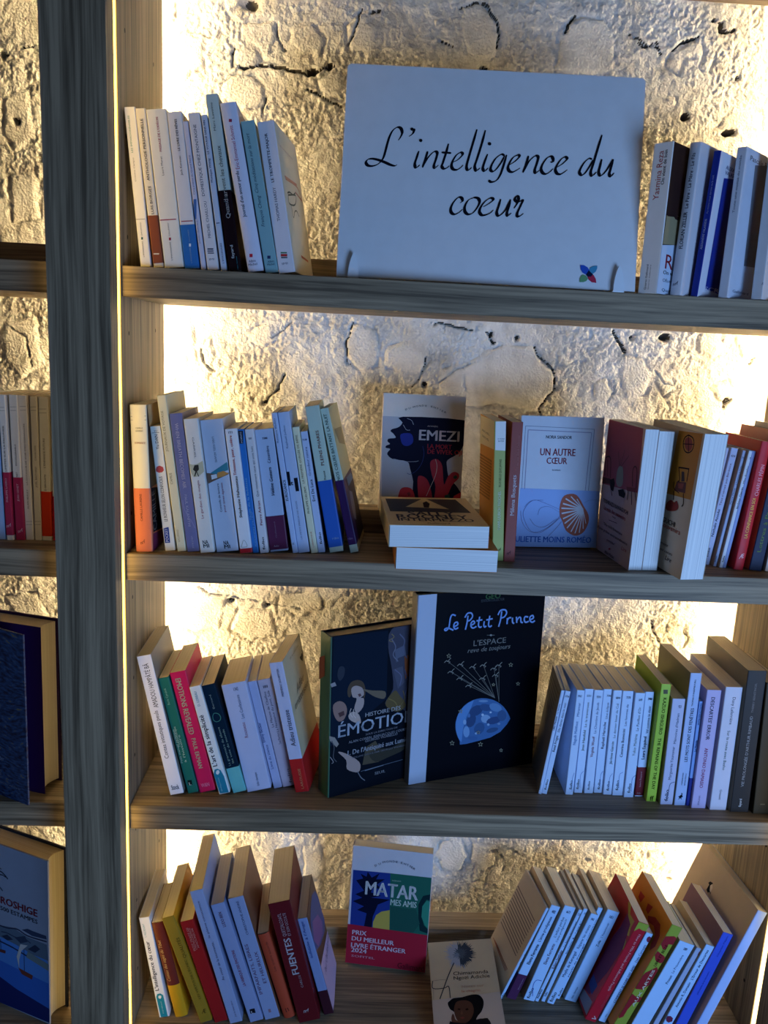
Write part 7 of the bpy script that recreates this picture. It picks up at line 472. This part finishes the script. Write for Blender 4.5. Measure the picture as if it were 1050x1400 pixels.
def decals(root, D_, dims, bulge=0., base=.00012, names=('lettering', 'cover_art')):
    t, w, h = dims; L_, A_ = Prints(), Prints(); n = 0
    def place(F, uv, e):
        out = []
        for u, v in uv:
            u *= .001; v *= .001
            if F == 'N': u = min(max(u, .0002), t - .0002); v = min(max(v, .0002), h - .0002); out.append((u, spine_y(u, t, bulge) - e, v))
            elif F == 'R': u = min(max(u, .0002), w); v = min(max(v, .0002), h); out.append((t + e, u, v))
            elif F == 'L': u = min(max(u, -w), -.0002); v = min(max(v, .0002), h); out.append((-e, -u, v))
            else: out.append((min(max(u, 0), t), min(max(v, 0), w), h + e))
        return out
    for it in D_:
        k = it[0]; n += 1; e = base + n * .000022
        if k == 'T':
            _, F, s, cx, cy, ang, ln, hh, colr, fl = it
            V, Fc = text_mesh(s, fl)
            if not len(V): continue
            lo, hi = V.min(0), V.max(0); sx = ln / max(hi[0] - lo[0], 1e-6); sy = hh / .70
            if len(s) < 3: sx = min(sx, sy * 1.6)
            mid = (lo + hi) / 2; q = (V - mid) * [sx, sy]
            a = math.radians(ang); ca, sa = math.cos(a), math.sin(a)
            uv = [(cx + x * ca - y * sa, cy + x * sa + y * ca) for x, y in q]
            L_.add(place(F, uv, e), Fc, colr)
        elif k == 'P':
            _, F, f, colr = it; P = list(zip(f[::2], f[1::2]))
            ar = sum(P[i - 1][0] * P[i][1] - P[i][0] * P[i - 1][1] for i in range(len(P)))
            if ar < 0: P = P[::-1]
            from mathutils.geometry import tessellate_polygon
            T_ = tessellate_polygon([[Vector((x, y, 0)) for x, y in P]])
            if bulge and F == 'N':
                pass
            A_.add(place(F, P, e), [tuple(q) for q in T_], colr)
        elif k == 'Z':
            _, F, f, wd_, colr = it; P = [np.array(q) for q in zip(f[::2], f[1::2])]
            if len(P) > 2: P = catmull(P, 4)
            V, Fc = ribbon(P, lambda d, s: wd_); A_.add(place(F, V, e), Fc, colr)
        elif k == 'C':
            P = catmull(list(zip(it[1][::2], it[1][1::2])), 8); nib = np.array([math.cos(.62), math.sin(.62)])
            V, Fc = ribbon(P, lambda d, s: (1.25 + 3.6 * abs(d[0] * nib[1] - d[1] * nib[0]) ** 1.5) * (.45 + .55 * min(1, 7 * s + .25, 7 * (1 - s) + .25)))
            L_.add(place('N', V, e), Fc, '10121b')
    L_.build(names[0], root); A_.build(names[1], root)
def book(name, label, group, kind, p, colr, o, D_):
    t, w, h = p[6:9]
    root = empty(name, None, label, 'book', group, frame(p))
    C, ct, cw, ch = CAN[kind](t, w, h)
    hard = o.get('hard'); c = .0024 if hard else .0004; bulge = o.get('round', 0)
    cov = shell('cover', ct, cw, 0, ch, c, 0, bulge, .0012 if not hard else .002)
    spc = o.get('spinecol', colr)
    mats = (card(spc), card(o.get('front', colr)), card(o.get('back', colr)))
    oc = link('cover', cov, root, mats); oc.matrix_local = C
    ins = .0035 if hard else .0004
    pg = boxm('pages', c + .0001, ct - c - .0001, .0015 if not hard else .004, cw - (.0035 if hard else .0005), ins, ch - ins)
    op = link('pages', pg, root, (M_PAGES if o.get('pages', 0) == 0 else M_PAGEW,)); op.matrix_local = C
    bands = [d for d in D_ if d[0] == 'B']; rest = [d for d in D_ if d[0] != 'B']
    for d in bands:
        bd = shell('paper_band', t, w, d[1] * .001 + .0002, min(d[2] * .001, h - .0003), .0003, .00035, bulge)
        link('paper_band', bd, root, (card(d[3]),) * 3)
    decals(root, rest, (t, w, h), bulge, .0005 if bands else .00012)
    return root
for B_ in BOOKS: book(*B_)

# ------------------------------------------------------------------ the sign and its two acrylic feet
def sign():
    p, items, feet = SIGN
    p = list(p); t, w, h = p[6:9]; p[2] += .0014
    M = frame(p); r = empty('display_sign', None, 'large white sign board with black script lettering and a four-petal logo', 'sign', None, M)
    P = [(0, 0), (t, 0)]; R = .006
    for cx, cz, a0 in ((t - R, h - R, 0), (R, h - R, 90)):
        for k in range(6): a = math.radians(a0 + k * 18); P.append((cx + R * math.cos(a), cz + R * math.sin(a)))
    n = len(P); V = [(x, 0, z) for x, z in P] + [(x, w, z) for x, z in P]
    F = [tuple(range(n)), tuple(range(2 * n - 1, n - 1, -1))] + [(i, n + i, n + (i + 1) % n, (i + 1) % n) for i in range(n)]
    link('board', pydata('board', V, F), r, (card('dcdee2'),))
    decals(r, items, (t, w, h), 0, .0002, ('lettering', 'logo'))
    for i, (fx, fz) in enumerate(feet):
        q = M @ Vector((fx * .001, 0, 0))
        e = empty('sign_holder', (q.x, q.y, z1), ('clear pointed acrylic holder at the left foot of the white sign', 'clear pointed acrylic holder at the right foot of the sign, beside the logo')[i], 'sign holder', 'acrylic holders under the sign')
        link('base_plate', boxm('base_plate', -.008, .008, -.006, .09, .0001, .0012), e, (M_ACR,))
        V, F = [], []; prof = ((0, .0075), (.008, .0072), (.016, .0062), (.024, .0045), (.030, .0025), (.034, .0006))
        for k, (z, hw) in enumerate(prof):
            y = -.0035 + .2 * z * .9 - .0006
            V += [(-hw, y - .0035, z + .0012), (hw, y - .0035, z + .0012), (hw, y, z + .0012), (-hw, y, z + .0012)]
        for k in range(len(prof) - 1):
            b = 4 * k
            for j in range(4): F.append((b + j, b + (j + 1) % 4, b + 4 + (j + 1) % 4, b + 4 + j))
        F += [(3, 2, 1, 0), tuple(len(V) - 4 + j for j in range(4))]
        link('tooth', pydata('tooth', V, F), e, (M_ACR,))
        V = [(-.006, .0065, .0013), (.006, .0065, .0013), (.006, .0085, .0013), (-.006, .0085, .0013)]; V += [(x, y + .0285, .13) for x, y, z in V]
        link('back_rest', pydata('back_rest', V, [(3, 2, 1, 0), (4, 5, 6, 7), (0, 1, 5, 4), (1, 2, 6, 5), (2, 3, 7, 6), (3, 0, 4, 7)]), e, (M_ACR,))
sign()

# ------------------------------------------------------------------ the two large books of the left bookcase
def night_material():
    m, n, l, b = newmat('painted_night_swirls', .4)
    tc = n.new('ShaderNodeTexCoord'); mp = n.new('ShaderNodeMapping'); mp.inputs['Scale'].default_value = (60, 60, 170)
    w_ = n.new('ShaderNodeTexNoise'); w_.inputs['Scale'].default_value = 9; w_.inputs['Detail'].default_value = 2
    l.new(tc.outputs['Object'], w_.inputs['Vector'])
    ad = n.new('ShaderNodeVectorMath'); ad.operation = 'MULTIPLY_ADD'; ad.inputs[1].default_value = (.05, .05, .05)
    l.new(w_.outputs['Color'], ad.inputs[0]); l.new(tc.outputs['Object'], ad.inputs[2]); l.new(ad.outputs[0], mp.inputs['Vector'])
    z_ = n.new('ShaderNodeTexNoise'); z_.inputs['Scale'].default_value = 1.6; z_.inputs['Detail'].default_value = 3; l.new(mp.outputs[0], z_.inputs['Vector'])
    cr = n.new('ShaderNodeValToRGB'); e = cr.color_ramp.elements
    e[0].position = .35; e[0].color = (.004, .007, .035, 1); e[1].position = .62; e[1].color = (.02, .06, .16, 1)
    x = e.new(.72); x.color = (.16, .12, .05, 1)
    l.new(z_.outputs['Fac'], cr.inputs['Fac']); l.new(cr.outputs['Color'], b.inputs['Base Color']); return m
def big_book(name, label, p, full_w, front_mat, board, pages, open_gap, D_):
    p = list(p); vis = p[6]; ext = full_w - vis
    M = frame(p) @ Matrix.Translation((-ext, 0, 0)); t, w, h = full_w, p[7], p[8]
    r = empty(name, None, label, 'book', 'books on the left neighbouring bookcase', M)
    link('back_board', boxm('back_board', 0, t, w - .003, w, 0, h), r, (card(board),))
    link('spine', boxm('spine', 0, .003, 0, w - .003, 0, h), r, (card(board),))
    V, F = [], []; n = 9                              # fore-edge hollowed like a real rounded text block
    for z in (.004, h - .004):
        V.append((.004, .0005, z)); V.append((.004, w - .0035, z))
        for k in range(n):
            s = k / (n - 1); V.append((t - .004 - .006 * math.sin(math.pi * s), w - .0035 - s * (w - .004), z))
    q = n + 2
    F = [tuple(range(q)), tuple(range(2 * q - 1, q - 1, -1))] + [((i + 1) % q, i, q + i, q + (i + 1) % q) for i in range(q)]
    # text-block mesh keeps its leaves along local y; turn stripes with its own material
    link('pages', pydata('pages', V, F), r, (pages,))
    if open_gap: link('inner_board', boxm('inner_board', 0, t, -.0006, 0, 0, h), r, (card(board),))
    fb = link('front_board', boxm('front_board', 0, t, -.0028, 0, 0, h), r, (front_mat, ))
    if open_gap:
        fb.location = (0, -.002, 0); fb.rotation_euler = (0, 0, -open_gap)
    decals(fb, [d for d in D_], (t, w, h), 0, .003)
    return r
def pages_y(name, a, b_):
    m = pages_mat(name, a, b_)
    for nd in m.node_tree.nodes:
        if nd.type == 'MAPPING': nd.inputs['Scale'].default_value = (3, 1100, 3)
    return m
VG=[-0.2043,0.0937,0.8374,-0.262,0.0128,-0.0011,0.0699,0.0437,0.2733]
VG_D=[["T","N","Une saison en enfer",76.0,63.4,0.0,62.2,6.19,"8fa0c4",""],["T","N","et Illuminations",72.1,48.1,0.0,41.4,5.59,"8fa0c4",""],["T","N","de Rimbaud",84.3,38.0,0.0,31.3,6.48,"8fa0c4",""],["T","N","by primitive moderne",111.7,22.1,0.0,56.0,4.07,"7f90b4","i"]]
HI=[-0.2274,0.0943,0.439,-0.4122,0.0,0.0296,0.1034,0.0393,0.2921]
HI_D=[["P","N",[110.4,0.0,114.2,127.8,210.3,134.5,220.0,107.3,220.0,3.0,110.8,0.0],"4a80c8"],["P","N",[110.4,0.0,112.8,81.1,150.7,78.4,220.0,74.8,220.0,3.0,110.8,0.0],"2f62b8"],["P","N",[110.4,0.0,111.9,50.5,149.8,39.8,220.0,28.8,220.0,3.0,110.8,0.0],"10205e"],["P","N",[114.7,145.5,146.3,150.8,177.0,144.0,216.4,144.5,219.0,116.4,188.7,116.2,151.8,122.0,114.1,125.1],"56687c"],["P","N",[164.9,153.7,177.3,159.5,189.5,158.9,215.2,159.8,216.6,153.8,186.3,149.9],"2c3a58"],["Z","N",[114.7,145.5,133.7,146.5,155.6,151.3,177.1,146.7,216.5,149.8],2.35,"26304a"],["P","N",[120.5,127.3,133.3,134.4,145.7,129.2,133.0,123.5],"22304a"],["P","N",[176.6,122.6,192.1,136.0,202.7,131.8,191.9,121.3],"22304a"],["P","N",[149.0,134.4,170.9,144.6,176.8,136.0,161.3,127.9],"2a3a54"],["Z","N",[120.7,135.4,133.4,137.1,152.1,135.5,170.8,139.2,183.0,135.5],1.76,"2a3a54"],["Z","N",[113.9,116.9,145.3,114.3,176.3,109.1,219.7,103.6],2.66,"1c2a4a"],["P","N",[176.5,118.6,220.0,110.4,220.0,105.3,219.3,98.0,173.1,106.7],"6a7a7e"],["P","N",[161.2,126.6,176.7,129.3,163.4,115.3,158.1,97.3,157.7,80.9,152.5,100.7],"b9c0c8"],["P","N",[155.5,81.5,186.4,77.9,184.7,69.7,163.1,72.0],"6a342c"],["Z","N",[168.8,119.9,168.8,79.6],0.87,"2a2020"],["P","N",[113.4,101.8,129.3,103.3,128.5,97.6,113.2,96.3],"5a3030"],["Z","N",[118.8,121.3,119.2,102.4],0.88,"2a2020"],["Z","N",[117.9,251.7,122.5,250.0,124.0,249.2],1.43,"1c2838"],["Z","N",[117.6,244.6,123.9,244.7,131.6,241.0,137.6,235.9],2.01,"1c2838"],["Z","N",[117.4,238.0,126.9,239.6,133.0,237.6],1.44,"1c2838"],["Z","N",[116.8,216.8,121.5,215.1,126.1,211.2],1.73,"1c2838"],["T","N","HIROSHIGE",150.8,194.0,0.0,95.8,12.57,"8c2434","b"],["T","N","500 ESTAMPES",159.4,179.0,0.0,78.0,7.35,"2a3446",""]]
big_book('hardcover_book', 'large hardcover with a dark blue painted front board slightly open, left bookcase', VG, .155, night_material(), '241048', pages_y('paper_leaves_warm', 'ddd2bc', 'f0e8d8'), .2, VG_D)
big_book('hardcover_book', 'large thick book with a blue river scene and red title, left bookcase', HI, .22, card('8c9cb8'), '2a3040', pages_y('paper_leaves_yellow', 'd4bf90', 'f0e4c4'), 0, HI_D)
